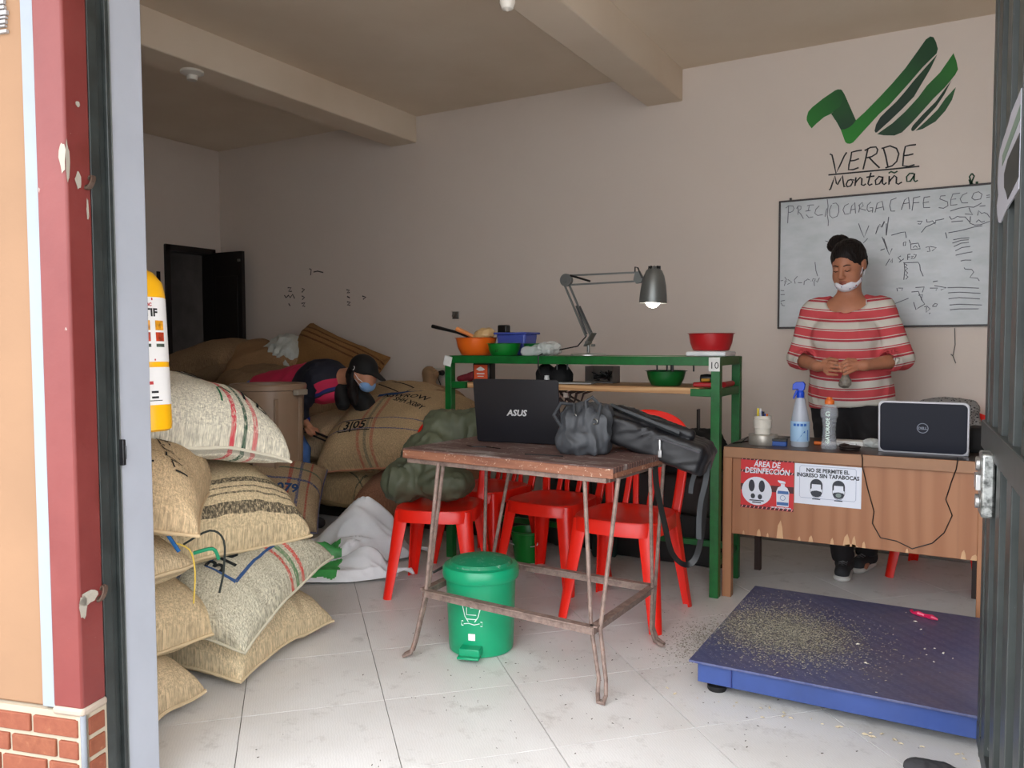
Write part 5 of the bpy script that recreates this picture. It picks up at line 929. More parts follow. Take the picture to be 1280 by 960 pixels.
# ================================================================== red plastic chairs
mChair = mat('red_chair_plastic', (.93, .14, .08), .32, var=.04, scale=3)
def loft(mb, secs):
    n = len(secs[0]); vs = [p for s_ in secs for p in s_]
    fs = [(i*n+j, i*n+(j+1) % n, (i+1)*n+(j+1) % n, (i+1)*n+j) for i in range(len(secs)-1) for j in range(n)]
    fs += [tuple(reversed(range(n))), tuple(range((len(secs)-1)*n, len(secs)*n))]; return mb.add(vs, fs)
def make_chair(label, loc, rz, group):
    t = thing('plastic_chair', label, 'chair', loc, rz, group)
    mb = MB(); NS = 40
    def ring(w, d, z, dip=0, fr=0):
        r = []
        for i in range(NS):
            a = 2*pi*i/NS; c, s_ = cos(a), sin(a); x = w/2*math.copysign(abs(c)**.55, c); y = d/2*math.copysign(abs(s_)**.55, s_); x *= 1-.10*(y/d+.5)
            r.append((x, y-.012*(1-(2*x/w)**2)*(1 if y < 0 else 0), z+dip))
        return r
    rs = [ring(.02, .02, .405), ring(.20, .19, .407), ring(.32, .31, .416), ring(.375, .365, .424), ring(.40, .39, .421), ring(.41, .40, .408), ring(.415, .405, .365), ring(.403, .393, .365), ring(.395, .385, .40), ring(.30, .29, .398), ring(.02, .02, .398)]
    vs = [p for r in rs for p in r]; mb.add(vs, [(i*NS+j, i*NS+(j+1) % NS, (i+1)*NS+(j+1) % NS, (i+1)*NS+j) for i in range(len(rs)-1) for j in range(NS)]+[tuple(range(NS)), tuple(reversed(range((len(rs)-1)*NS, len(rs)*NS)))])
    mb.f[-2] = tuple(reversed(mb.f[-2])); mb.f[-1] = tuple(reversed(mb.f[-1]))
    obj('seat', mb, mChair, t, sharp=50)
    for sx_ in (-1, 1):
        for sy_ in (-1, 1):
            mb = MB(); secs = []
            for k in range(7):
                u = k/6; z = .415*(1-u); x = sx_*(.180+.045*u+.0*u*u); y = sy_*(.170+(.055 if sy_ < 0 else .045)*u); w_ = .070-.030*u; th = .007
                # curved angle section wrapping the corner
                P = [(x, y-sy_*w_), (x+sx_*.006, y-sy_*w_*.5), (x, y-sy_*.008), (x-sx_*.008, y), (x-sx_*w_*.5, y+sy_*.006), (x-sx_*w_, y)]
                Q = [(x-sx_*w_, y-sy_*th), (x-sx_*w_*.5, y+sy_*.006-sy_*th), (x-sx_*.014, y-sy_*.012), (x-sx_*th, y-sy_*w_*.5), (x-sx_*th, y-sy_*w_)]
                secs.append([(a, b, z) for a, b in P+Q])
            loft(mb, secs); 
            if sx_*sy_ > 0: mb.f = [tuple(reversed(f)) for f in mb.f]
            obj('leg', mb, mChair, t, sharp=45)
    def bk(x, z): return (x, .185+.10*((z-.40)/.42)-.55*x*x*(z-.35), z)
    def strip(name, xl, xr, z0, z1, nx=4, nz=14):
        mb = MB(); mb.grid(lambda a, b: bk(xl(z0+(z1-z0)*b)+(xr(z0+(z1-z0)*b)-xl(z0+(z1-z0)*b))*a, z0+(z1-z0)*b), nx, nz); return obj(name, mb, mChair, t, solid=.011, sharp=60)
    hw = lambda z: .178+.018*sin((z-.40)/.42*pi*.8)
    top = lambda z: hw(z)*sqrt(max(0, 1-max(0, (z-.70)/.135)**2.6))
    strip('back_upright', lambda z: -hw(z), lambda z: -hw(z)+.042, .385, .72)
    strip('back_upright', lambda z: hw(z)-.042, lambda z: hw(z), .385, .72)
    strip('back_top', lambda z: -top(z), lambda z: top(z), .695, .834, 16, 14)
    for c in (-.058, .058):
        strip('back_slat', lambda z: c-.040+.026*(z-.40)/.30, lambda z: c-.014+.026*(z-.40)/.30, .40, .70)
        strip('back_slat', lambda z: c+.014-.026*(z-.40)/.30, lambda z: c+.040-.026*(z-.40)/.30, .40, .70)
    return t
GC = 'red plastic chairs by the work table'
c0 = make_chair('red plastic chair at the right, under the long black bag', (-1.325, 3.345, 0), radians(0), GC)
dup(c0, (-1.83, 3.62, 0), radians(-4), 'red plastic chair in the middle, tucked toward the green rack', GC)
dup(c0, (-2.25, 3.22, 0), radians(20), 'red plastic chair at the left under the olive jacket', GC)
dup(c0, (-2.31, 3.76, 0), radians(-8), 'red plastic chair behind the left one, its slatted back half hidden', GC)
dup(c0, (-.10, 4.66, 0), radians(-12), 'red plastic chair behind the desk at the right', 'chair at the desk')
c0.scale = (1.03, 1.03, 1.06)
# ================================================================== work table: loose board on a rusty rod frame
s = N('weathered_board'); wv = s.n('TexWave', bands_direction='Y'); wv.inputs['Scale'].default_value = 16; wv.inputs['Distortion'].default_value = 4; wv.inputs['Detail'].default_value = 4
s.l(s.map((.12, 1, 1)), wv.inputs[0]); cw = s.ramp(wv.outputs['Fac'], [(.2, lin((.30, .21, .19))), (.8, lin((.42, .31, .28)))])
pe = s.ramp(s.noise(5, 6, .75, s.map((.6, 2.2, 1))), [(.52, (0, 0, 0, 1)), (.62, (1, 1, 1, 1))]); cw = s.mix(s.math('MULTIPLY', pe, .75), cw, lin((.60, .57, .55)))
mx = s.ramp(s.noise(40, 4, .8), [(.62, (0, 0, 0, 1)), (.68, (1, 1, 1, 1))]); cw = s.mix(mx, cw, lin((.78, .74, .70))); s.bump(wv.outputs['Fac'], .35, .003); mBoard = s.out(cw, .6)
s = N('edge_wood'); n1 = s.noise(9, 5, .7, s.map((.3, 1, 3))); ce = s.ramp(n1, [(.3, lin((.42, .25, .19))), (.7, lin((.60, .40, .30)))]); ce = s.mix(s.ramp(s.noise(60, 4, .8), [(.6, (0, 0, 0, 1)), (.66, (1, 1, 1, 1))]), ce, lin((.78, .68, .60))); s.bump(n1, .4, .003); mEdge = s.out(ce, .7)
s = N('rusty_rod'); n1 = s.noise(25, 5, .75); ce = s.ramp(n1, [(.3, lin((.40, .32, .29))), (.6, lin((.58, .50, .46))), (.75, lin((.52, .36, .27)))]); s.bump(s.noise(120, 3), .4, .001); mRust = s.out(ce, .65, .25)
TB = thing('work_table', 'old wooden table on rusty hairpin rods in the middle of the room', 'table', (-1.49, 2.84, 0), radians(-4.5))
mb = MB(); mb.box((.0, 0, .772), (.95, .60, .022)); obj('tabletop', mb, mBoard, TB, bevel=.004)
mb = MB(); mb.box((.0, -.292, .760), (.945, .022, .034)); mb.box((.0, .292, .760), (.945, .022, .034)); mb.box((.463, 0, .760), (.022, .56, .034)); mb.box((-.463, 0, .760), (.022, .56, .034)); obj('edge_board', mb, mEdge, TB, bevel=.003)
mb = MB(); mb.box((-.01, -.275, .734), (.90, .03, .020)); mb.box((-.01, .275, .734), (.90, .03, .020)); mb.box((.43, -.0, .734), (.03, .54, .020)); mb.box((-.44, 0, .734), (.03, .54, .020)); obj('angle_frame', mb, mRust, TB, bevel=.002)
mb = MB(); mb.tube([(-.30, -.10, .785), (-.25, -.13, .786), (-.20, -.10, .785), (-.12, -.12, .786)], .0022, 5); mb.tube([(.05, -.20, .785), (.12, -.18, .786), (.20, -.17, .785)], .0022, 5); obj('loose_wire', mb, mBk2, TB)
FR = thing('table_frame', 'rusty', 'x'); bpy.data.objects.remove(FR)
Ti = (Matrix.Translation((-1.49, 2.84, 0)) @ Matrix.Rotation(radians(-4.5), 4, 'Z')).inverted()
L_ = lambda p: Ti @ Vector(p)
def hair(foot, a, b, sh, out):
    """hairpin leg: two rods from the top meeting in a bent foot"""
    f = Vector(foot); o_ = Vector(out).normalized(); s_ = (Vector(b)-Vector(a)); s_.z = 0; s_.normalize(); r = .0075
    P = [Vector(a), Vector(sh)-s_*.018, f+Vector((0, 0, .07))-s_*.014-o_*.015, f+Vector((0, 0, .025))-s_*.016, f+Vector((0, 0, .009))-s_*.010+o_*.030, f+Vector((0, 0, .009))+s_*.010+o_*.030, f+Vector((0, 0, .025))+s_*.016, f+Vector((0, 0, .07))+s_*.014-o_*.015, Vector(sh)+s_*.018, Vector(b)]
    mb = MB(); mb.tube([L_(p) for p in P], r, 8); obj('leg', mb, mRust, TB)
hair((-1.055, 2.441, 0), (-1.165, 2.54, .745), (-1.03, 2.52, .745), (-1.075, 2.435, .25), (.3, -1, 0))
hair((-1.84, 2.435, 0), (-1.80, 2.60, .745), (-1.77, 2.52, .745), (-1.80, 2.48, .25), (-1, -.4, 0))
hair((-1.067, 3.005, 0), (-1.02, 2.80, .745), (-1.03, 2.98, .745), (-1.05, 2.93, .25), (1, .1, 0))
hair((-1.86, 3.02, 0), (-1.86, 3.02, .745), (-1.74, 3.05, .745), (-1.83, 2.98, .25), (-.5, 1, 0))
cs_ = [(-1.805, 2.462, .25), (-1.072, 2.405, .25), (-1.055, 2.94, .25), (-1.825, 2.965, .25)]
for i in range(4):
    a, b = Vector(cs_[i]), Vector(cs_[(i+1) % 4]); mb = MB(); mb.bar(L_(a), L_(b), .006, .030); mb.bar(L_(a)+Vector((0, 0, .013)), L_(b)+Vector((0, 0, .013)), .030, .005); obj('lower_rail', mb, mRust, TB, bevel=.001)
# ------------------------------------------------------------------ black laptop
def laptop(name, label, loc, rz, w, hgt, dep, tilt, mL, mB, mRim, round_=.012):
    t = thing(name, label, 'laptop', loc, rz); R = Matrix.Rotation(tilt, 4, 'X')
    lid = MB(); n = 8; r = round_; pts = []
    for cx, cz, a0 in ((w/2-r, hgt-r, 0), (-w/2+r, hgt-r, pi/2), (-w/2+r, r, pi), (w/2-r, r, 1.5*pi)):
        for i in range(n+1): a = a0+pi/2*i/n; pts.append((cx+r*cos(a), cz+r*sin(a)))
    lid.M = R; lid.poly(pts, 0, .006)
    if mRim is not mL:
        a = obj('lid_rim', lid, mRim, t, bevel=.002)
        l2 = MB(); l2.M = R; l2.poly([(x*.955, hgt/2+(z-hgt/2)*.93) for x, z in pts], -.0025, .004); a = obj('screen_lid', l2, mL, t, bevel=.001)
    else: a = obj('screen_lid', lid, mL, t, bevel=.002)
    l3 = MB(); l3.M = R; l3.box((0, .0065, hgt/2), (w-.03, .001, hgt-.03)); obj('display', l3, mBlk, t)
    b = MB(); b.box((0, dep/2+.004, .009), (w, dep, .018)); bs = obj('base', b, mB, t, bevel=.004)
    k = MB(); 
    for i in range(14):
        for j in range(5): k.box((-w/2+.03+(w-.06)*i/13, .04+.021*j, .019), (.019, .016, .003))
    obj('keyboard', k, mBk2, t)
    return t, R
mLid = mat('black_laptop_lid', (.10, .10, .12), .32, .2, var=.04)
lt, R = laptop('laptop', 'large black laptop open on the wooden table, lid toward the street', (-1.645, 2.925, .785), radians(7), .382, .272, .25, radians(9), mLid, mLid, mLid)
mb = MB(); text_xz(mb, 'ASUS', 0, .118, -.0008, .036, bold=.0012, shear=.25, sx=1.05); mb.v = [tuple(R @ Vector(v)) for v in mb.v]; obj('lid_lettering', mb, mat('silver_print', (.85, .86, .87), .3, .6, var=0), lt, flat=True)
# ------------------------------------------------------------------ grey handbag
s = N('grey_bag_cloth'); s.bump(s.noise(180, 2), .15, .001); mHB = s.out(s.ramp(s.noise(8, 4), [(.3, lin((.20, .21, .225))), (.7, lin((.27, .28, .295)))]), .6)
S = SDF((-1.50, 2.62, .77), (-1.08, 2.98, 1.04), .005)
S.box((-1.275, 2.80, .862), (.086, .062, .076), (0, .04, .25), .024).ell((-1.285, 2.77, .83), (.090, .078, .05), (0, 0, .25), k=.04).box((-1.262, 2.83, .93), (.066, .040, .038), (0, .08, .25), .03, k=.03).ell((-1.33, 2.80, .925), (.035, .035, .035), (0, .4, .2), k=.03)
S.cap((-1.255, 2.765, .95), (-1.215, 2.735, .80), .016, .010, k=.015).cap((-1.36, 2.76, .93), (-1.27, 2.725, .80), .008, .006, k=.012).ell((-1.27, 2.83, .975), (.06, .012, .022), (0, 0, .25), k=.01, op='sub'); S.cut((0, 0, .786), (0, 0, -1))
hb = thing('handbag', 'slouched dark grey handbag on the table right of the black laptop', 'bag', (-1.285, 2.80, .785)); o = obj('bag_body', S.mesh(.010, 19, 7, (1, 1, .55)), mHB, hb); o.matrix_parent_inverse = Matrix.Translation((1.285, -2.80, -.785))
def rel(name, mb, m, parent, base, **k):
    mb.v = [(v[0]-base[0], v[1]-base[1], v[2]-base[2]) for v in mb.v]; return obj(name, mb, m, parent, **k)
hbB = (-1.285, 2.80, .785); o.matrix_parent_inverse = Matrix(); o.data.transform(Matrix.Translation((1.285, -2.80, -.785)))
mb = MB(); mb.tube([(-1.34, 2.735, .87), (-1.375, 2.72, .93), (-1.355, 2.74, .975), (-1.31, 2.76, .97), (-1.30, 2.745, .92)], .007, 8, flat=1.6); rel('handle', mb, mHB, hb, hbB); mb = MB(); mb.tube([(-1.25, 2.75, .93), (-1.255, 2.75, .985), (-1.235, 2.76, 1.0), (-1.205, 2.77, .97), (-1.21, 2.75, .90)], .007, 8, flat=1.6); rel('handle', mb, mHB, hb, hbB)
for c in ((-1.30, 2.745, .925), (-1.215, 2.745, .91)):
    mb = MB(); mb.tube([(c[0]+.010*cos(a), c[1]-.004, c[2]+.010*sin(a)) for a in np.linspace(0, 2*pi, 14)], .002, 5)
    rel('buckle', mb, mat('dull_steel', (.6, .6, .58), .35, 1), hb, hbB)
# ------------------------------------------------------------------ long black bag
BB = (-1.10, 2.98, .79); s = N('black_nylon'); s.bump(s.noise(220, 2), .12, .001); mBN = s.out(s.ramp(s.noise(10, 4), [(.3, lin((.055, .055, .065))), (.7, lin((.095, .095, .11)))]), .5)
S = SDF((-1.36, 2.74, .60), (-.70, 3.26, 1.0), .0065)
S.box((-1.065, 2.98, .828), (.205, .115, .050), (0, .30, .10), .014).box((-.965, 3.0, .785), (.115, .105, .046), (0, .32, .10), .016, k=.012).box((-1.16, 2.97, .905), (.125, .085, .018), (0, .30, .1), .010, k=.012).cap((-1.25, 2.94, .945), (-1.0, 2.99, .885), .014, .012, k=.01, fl=((0, 0, 1), .6)).cap((-1.22, 3.02, .945), (-.95, 3.03, .865), .014, .012, k=.01, fl=((0, 0, 1), .6)).cap((-1.04, 2.93, .895), (-.92, 2.95, .855), .012, .020, k=.01)
bb = thing('backpack', 'long black zipped bag lying off the table\'s right end onto a chair', 'bag', BB); o = obj('bag_body', S.mesh(.005, 16, 9, (.6, 1, 1)), mBN, bb); o.data.transform(Matrix.Translation((-BB[0], -BB[1], -BB[2])))
mb = MB(); mb.tube([(-1.14, 2.872, .862), (-1.0, 2.868, .842), (-.86, 2.88, .800)], .004, 6); rel('zip', mb, mat('zip_grey', (.25, .25, .27), .4), bb, BB)
mb = MB(); mb.tube([(-1.005, 2.862, .842), (-1.003, 2.858, .80)], .006, 8); mb.box((-1.003, 2.857, .79), (.014, .005, .028)); rel('zip_pull', mb, mat('bright_steel', (.8, .8, .8), .3, .9), bb, BB, bevel=.002)
mb = MB()
for k in range(7): mb.bar((-1.185-.001*k, 2.866, .885-.009*k), (-1.145, 2.866, .878-.009*k), .004, .004)
rel('mesh_panel', mb, mat('zip_grey', (.25, .25, .27), .4), bb, BB)
def strap(mb, pts, w, th=.003, nrm=(0, 1, 0)):
    Q = []; P = [Vector(p) for p in pts]
    for i in range(len(P)-1):
        a = P[max(i-1, 0)]; b = P[i]; c = P[i+1]; d = P[min(i+2, len(P)-1)]
        for k in range(5): u = k/5; Q.append(.5*((2*b)+(c-a)*u+(2*a-5*b+4*c-d)*u*u+(-a+3*b-3*c+d)*u**3))
    Q.append(P[-1]); n = Vector(nrm); secs = []
    for i, p in enumerate(Q):
        t_ = (Q[min(i+1, len(Q)-1)]-Q[max(i-1, 0)]).normalized(); x = t_.cross(n).normalized()*w/2; y = n*th/2
        secs.append([p+x+y, p-x+y, p-x-y, p+x-y])
    loft(mb, secs)
mb = MB(); strap(mb, [(-1.03, 2.88, .77), (-1.03, 2.90, .66), (-1.01, 2.93, .52), (-.99, 2.96, .40), (-.955, 3.0, .345), (-.92, 3.03, .36), (-.90, 3.05, .45), (-.89, 3.06, .60), (-.88, 3.04, .74)], .024, nrm=(.2, 1, 0)); rel('shoulder_strap', mb, mBk2, bb, BB)
mb = MB(); strap(mb, [(-.86, 3.0, .76), (-.865, 2.98, .68), (-.885, 2.99, .60), (-.895, 3.0, .53), (-.895, 3.0, .45)], .020); strap(mb, [(-.91, 3.02, .73), (-.93, 3.02, .66), (-.935, 3.02, .62)], .018); strap(mb, [(-1.22, 2.93, .955), (-1.15, 2.90, .935), (-1.05, 2.90, .90), (-.95, 2.92, .86)], .03, .01, (0, .5, 1)); rel('strap', mb, mat('grey_webbing', (.24, .25, .26), .7), bb, BB)
# ------------------------------------------------------------------ olive jacket draped over the left chair back
S = SDF((-2.75, 3.02, .36), (-1.95, 3.70, .98), .010)
S.box((-2.22, 3.42, .75), (.22, .085, .10), (0, .06, radians(20)), .07).ell((-2.10, 3.46, .78), (.15, .11, .10), k=.06).ell((-2.36, 3.28, .62), (.14, .12, .14), k=.06).ell((-2.44, 3.18, .52), (.10, .12, .10), k=.05).ell((-2.25, 3.25, .52), (.15, .13, .08), k=.05)
S.cap((-2.43, 3.13, .60), (-2.28, 3.09, .57), .010, .006, k=.01, op='sub'); S.cut((0, 0, .428), (0, 0, -1))
s = N('olive_quilt'); s.bump(s.noise(60, 4), .2, .002); mOl = s.out(s.ramp(s.noise(7, 4), [(.3, lin((.27, .29, .22))), (.7, lin((.35, .37, .29)))]), .62)
tagset(obj('jacket', S.mesh(.013, 16, 11, (1, 1, .5)), mOl), 'olive green padded jacket heaped over the left red chair', 'jacket')
# ------------------------------------------------------------------ green pedal bin
PB = thing('pedal_bin', 'green plastic pedal bin with lid under the work table', 'bin', (-1.668, 2.660, 0), radians(16))
mPB = mat('teal_green_plastic', (.05, .58, .40), .33, var=.05); s = N('worn_green_lid'); c_ = s.mix(s.ramp(s.noise(28, 6, .8, s.map((1, 1.6, 1))), [(.56, (0, 0, 0, 1)), (.62, (1, 1, 1, 1))]), lin((.05, .50, .34)), lin((.45, .62, .52))); mLidG = s.out(c_, .45)
mb = MB(); mb.lathe([(0, .004), (.118, 0), (.126, .006), (.128, .02), (.138, .30), (0, .30)], 56); obj('bin_body', mb, mPB, PB)
mb = MB(); mb.lathe([(.130, .288), (.148, .288), (.151, .296), (.151, .325), (.144, .336), (.125, .340)], 56); obj('lid_rim', mb, mPB, PB)
mb = MB(); mb.lathe([(.126, .339), (.118, .352), (.08, .362), (.04, .367), (0, .368)], 48); obj('lid', mb, mLidG, PB)
mb = MB(); mb.box((0, -.145, .035), (.082, .05, .034)); mb.box((0, -.175, .022), (.086, .03, .010)); obj('pedal', mb, mPB, PB, bevel=.004)
def cylmap(vs, r0, r1, h, phi=-pi/2):
    out = []
    for x, y, z in vs: r = r0+(r1-r0)*z/h-y; out.append((r*cos(phi+x/r0), r*sin(phi+x/r0), z))
    return out
mb = MB(); mb.strokes([[(-.030, .185), (-.034, .205), (-.025, .165), (-.012, .145)], [(.030, .185), (.034, .205), (.025, .165), (.012, .145)], [(-.034, .205), (-.02, .225), (.02, .225), (.034, .205)], [(-.040, .128), (.040, .128), (.040, .145), (-.040, .145), (-.040, .128)], [(-.018, .20), (-.018, .172), (.018, .172)], [(-.03, .135), (-.01, .139), (.01, .134), (.03, .139)], [(-.004, .20), (.022, .20)], [(-.02, .155), (.02, .155)]], .003, -.0015); mb.v = cylmap(mb.v, .128, .138, .30); obj('printed_emblem', mb, mat('white_print', (.85, .92, .88), .5, var=0), PB, flat=True)
mb = MB(); mb.grid(lambda a, b: (-.013+.026*a, -.0015, .072+.026*b), 4, 1); mb.v = cylmap(mb.v, .128, .138, .30); obj('sticker', mb, mat('white_label', (.92, .91, .90), .45, var=0), PB, flat=True)
mb = MB(); mb.tube([(-.13, .06, .315), (-.17, .03, .30), (-.20, .0, .285)], .005, 6); obj('lid_hinge', mb, mBk2, PB)
# ================================================================== reception desk
s = N('desk_veneer'); wv = s.n('TexWave', bands_direction='X'); wv.inputs['Scale'].default_value = 4; wv.inputs['Distortion'].default_value = 9; wv.inputs['Detail'].default_value = 4
s.l(s.map((1, 1, .10)), wv.inputs[0]); cd = s.ramp(wv.outputs['Fac'], [(.1, lin((.62, .41, .27))), (.9, lin((.66, .455, .31)))])
pl = s.ramp(s.math('FRACT', s.math('MULTIPLY', s.sep(s.co())[0], 7.0)), [(0, (1, 1, 1, 1)), (.05, (0, 0, 0, 1)), (.95, (0, 0, 0, 1)), (1, (1, 1, 1, 1))]); cd = s.mix(s.math('MULTIPLY', pl, .15), cd, lin((.45, .30, .21)))
cd = s.mix(s.math('MULTIPLY', s.ramp(s.noise(3, 5, .7), [(.5, (0, 0, 0, 1)), (.7, (1, 1, 1, 1))]), .3), cd, lin((.55, .40, .30))); mDesk = s.out(cd, .5)
mTop = mat('dark_desk_top', (.27, .22, .20), .35, var=.15, scale=4); mEdgeB = mat('desk_edge_band', (.62, .45, .32), .5, var=.1)
DK = thing('desk', 'brown wooden reception desk with two notices, in front of the woman', 'desk', (-.465, 4.05, 0)); dx0, dx1 = -.545, .54
def dbox(n, c, d, m, parent=DK, bevel=.002): mb = MB(); mb.box(c, d); return obj(n, mb, m, parent, bevel=bevel)
dbox('desktop', (0, .0, .708), (1.085, .57, .016), mTop); dbox('front_edge', (0, -.284, .690), (1.085, .012, .050), mEdgeB)
dbox('front_panel', (.01, -.262, .490), (1.03, .018, .375), mDesk)
for x in (-.524, .52): dbox('leg', (x, -.265, .35), (.042, .042, .70), mDesk)
mDkLeg = mat('dark_leg', (.20, .13, .10), .5)
for x in (-.50, .50): dbox('leg', (x, .255, .35), (.032, .032, .70), mDkLeg)
dbox('side_panel', (-.524, 0, .60), (.016, .49, .18), mDesk); dbox('side_panel', (.52, 0, .60), (.016, .49, .18), mDesk)
mb = MB(); random.seed(3)
for x, w_, h_ in ((-.38, .02, .035), (-.34, .01, .02), (-.285, .03, .085), (-.20, .012, .02), (-.15, .02, .03), (-.06, .015, .03), (.0, .03, .055), (.03, .018, .05), (.07, .015, .03), (.24, .012, .02), (.45, .02, .04), (.49, .03, .025), (-.45, .01, .02), (.02, .06, .012)):
    b_ = .3035; mb.poly([(x-w_/2, b_), (x+w_/2, b_), (x+w_*.35, b_+h_*.6), (x+w_*.1, b_+h_), (x-w_*.3, b_+h_*.7)], -.2722, -.2708)
obj('chipped_veneer', mb, mat('bare_wood_chip', (.82, .66, .50), .8), DK, flat=True)['kind'] = 'stuff'
mb = MB(); W_ = lambda x, z: (x+.465, -.2955 if z > .66 else -.276, z)
mb.tube([(.057, -.297, .720), W_(-.404, .70), W_(-.404, .665), W_(-.40, .640), W_(-.380, .555), W_(-.356, .47), W_(-.362, .417), W_(-.329, .358), W_(-.266, .351), W_(-.205, .325), W_(-.13, .358), W_(-.087, .407), W_(-.059, .483), W_(-.084, .548), W_(-.062, .633), W_(-.048, .68), W_(-.044, .715), (.42, -.25, .722)], .0022, 6); o = obj('cable', mb, mBk2, DK)
# notices taped on the desk front
mRS = mat('notice_red', (.82, .14, .16), .45, var=0); mWS = mat('notice_white', (.88, .90, .94), .45, var=0)
n1 = thing('notice', 'red disinfection area notice taped to the desk front', 'sign', (-.8105, 3.7765, .551))
mb = MB(); mb.box((0, 0, 0), (.238, .0012, .238)); obj('sheet', mb, mRS, n1); Yp = -.0012
mb = MB(); 
for z in (.113, .055, -.112):
    mb.box((0, Yp, z), (.238, .0006, .012))
mb.box((-.0, Yp, -.02), (.238, .0006, .03)); obj('hazard_band', mb, mat('dark_red_band', (.28, .08, .10), .5, var=0), n1, flat=True)
mb = MB()
for z in (.113, .055, -.112):
    for k in range(13):
        x = -.112+.0186*k; mb.poly([(x-.004, z-.005), (x+.001, z-.005), (x+.006, z+.005), (x+.001, z+.005)], Yp*1.5, Yp*1.2)
obj('hazard_stripe', mb, mat('pink_stripe', (.93, .55, .55), .5, var=0), n1, flat=True)['kind'] = 'stuff'
mb = MB(); text_xz(mb, 'ÁREA DE', .0, .078, Yp*1.8, .036, bold=.0009, shear=.15, sx=.82); text_xz(mb, 'DESINFECCIÓN', 0, .047, Yp*1.8, .036, bold=.0009, shear=.15, sx=.80)
circ = [(-.045+.068*cos(a), -.036+.066*sin(a)) for a in np.linspace(0, 2*pi, 33)[:-1]]; mb.poly(circ, Yp*1.8, Yp*1.4)
bt = [(.045, -.098), (.098, -.098), (.100, -.03), (.092, -.012), (.080, -.004), (.080, .006), (.063, .006), (.063, -.004), (.050, -.012), (.043, -.03)]; mb.poly(bt, Yp*1.9, Yp*1.5); mb.poly([(.060, .008), (.083, .008), (.083, .016), (.07, .02), (.05, .022), (.05, .016)], Yp*1.9, Yp*1.5)
text_xz(mb, 'USE GEL ANTIBACTERIAL', .065, -.107, Yp*1.8, .008, bold=.0004); 
obj('printed_white', mb, mWS, n1, flat=True)
mb = MB()
for x0, z0, rx_, rz_ in ((-.068, -.012, .014, .028), (-.022, -.012, .014, .028), (-.062, -.060, .010, .012), (-.030, -.062, .010, .012)): mb.poly([(x0+rx_*cos(a), z0+rz_*sin(a)) for a in np.linspace(0, 2*pi, 17)[:-1]], Yp*2.4, Yp*2)
mb.box((-.045, Yp*2.2, -.080), (.065, .0004, .005)); mb.box((-.045, Yp*2.2, -.089), (.04, .0004, .005)); obj('footprints', mb, mat('dark_print', (.16, .18, .22), .5, var=0), n1, flat=True)
mb = MB(); mb.poly([(.048, -.040), (.098, -.040), (.096, -.026), (.05, -.026)], Yp*2.4, Yp*2.1); mb.poly([(.046, -.092), (.097, -.092), (.097, -.078), (.046, -.078)], Yp*2.4, Yp*2.1); mb.strokes([[(.072+.011*cos(a), -.058+.011*sin(a)) for a in np.linspace(0, 2*pi, 17)]], .002, Yp*2.4); obj('bottle_print', mb, mat('blue_print', (.25, .42, .66), .5, var=0), n1, flat=True)
n2 = thing('notice', 'white notice about face masks taped beside the red notice', 'sign', (-.548, 3.7765, .566))
mb = MB(); mb.box((0, 0, 0), (.280, .0012, .182), rot=(0, radians(.3), 0)); obj('sheet', mb, mWS, n2)
mb = MB(); text_xz(mb, 'NO SE PERMITE EL', .0, .056, Yp*1.5, .024, bold=.0009, sx=.92); text_xz(mb, 'INGRESO SIN TAPABOCAS', .0, .033, Yp*1.5, .024, bold=.0009, sx=.92); obj('printed_words', mb, mat('dark_print', (.16, .18, .22), .5, var=0), n2, flat=True)
mb = MB(); r_ = .02; fr_ = [(-.118, .075), (-.112, .082), (.112, .082), (.118, .075), (.118, -.055), (.112, -.062), (-.112, -.062), (-.118, -.055), (-.118, .075)]; mb.strokes([fr_], .0016, Yp*1.4); mb.strokes([[(-.060+.02, -.062+.011), (-.02, -.051)], ], .001, Yp*1.4); obj('printed_border', mb, mat('grey_blue_line', (.55, .60, .70), .5, var=0), n2, flat=True)
mb = MB()
for cx in (-.046, .047):
    el = lambda a, rx_, rz_, dz: (cx+rx_*cos(a), dz+rz_*sin(a))
    mb.poly([el(a, .026, .026, .0) for a in np.linspace(0, pi, 13)]+[(cx-.026, -.022), (cx-.020, -.018), (cx-.019, .002), (cx+.019, .002), (cx+.020, -.018), (cx+.026, -.022)], Yp*1.9, Yp*1.5)
    mb.poly([el(a, .0235, .022, -.034) for a in np.linspace(pi*1.02, pi*1.98, 12)]+[(cx+.02, -.030), (cx, -.026), (cx-.02, -.030)], Yp*1.9, Yp*1.5)
    mb.strokes([[el(a, .026, .038, -.022) for a in np.linspace(pi, 2*pi, 14)]], .0015, Yp*1.5); mb.box((cx, Yp*1.5, -.071+.006), (.034, .0004, .004))
obj('printed_faces', mb, mat('dark_print', (.16, .18, .22), .5, var=0), n2, flat=True)
mb = MB(); mb.poly([(.047+.012*cos(a), -.040+.010*sin(a)) for a in np.linspace(0, 2*pi, 13)[:-1]], Yp*2.5, Yp*2.1); obj('printed_mask', mb, mat('grey_green_print', (.50, .56, .54), .5, var=0), n2, flat=True)
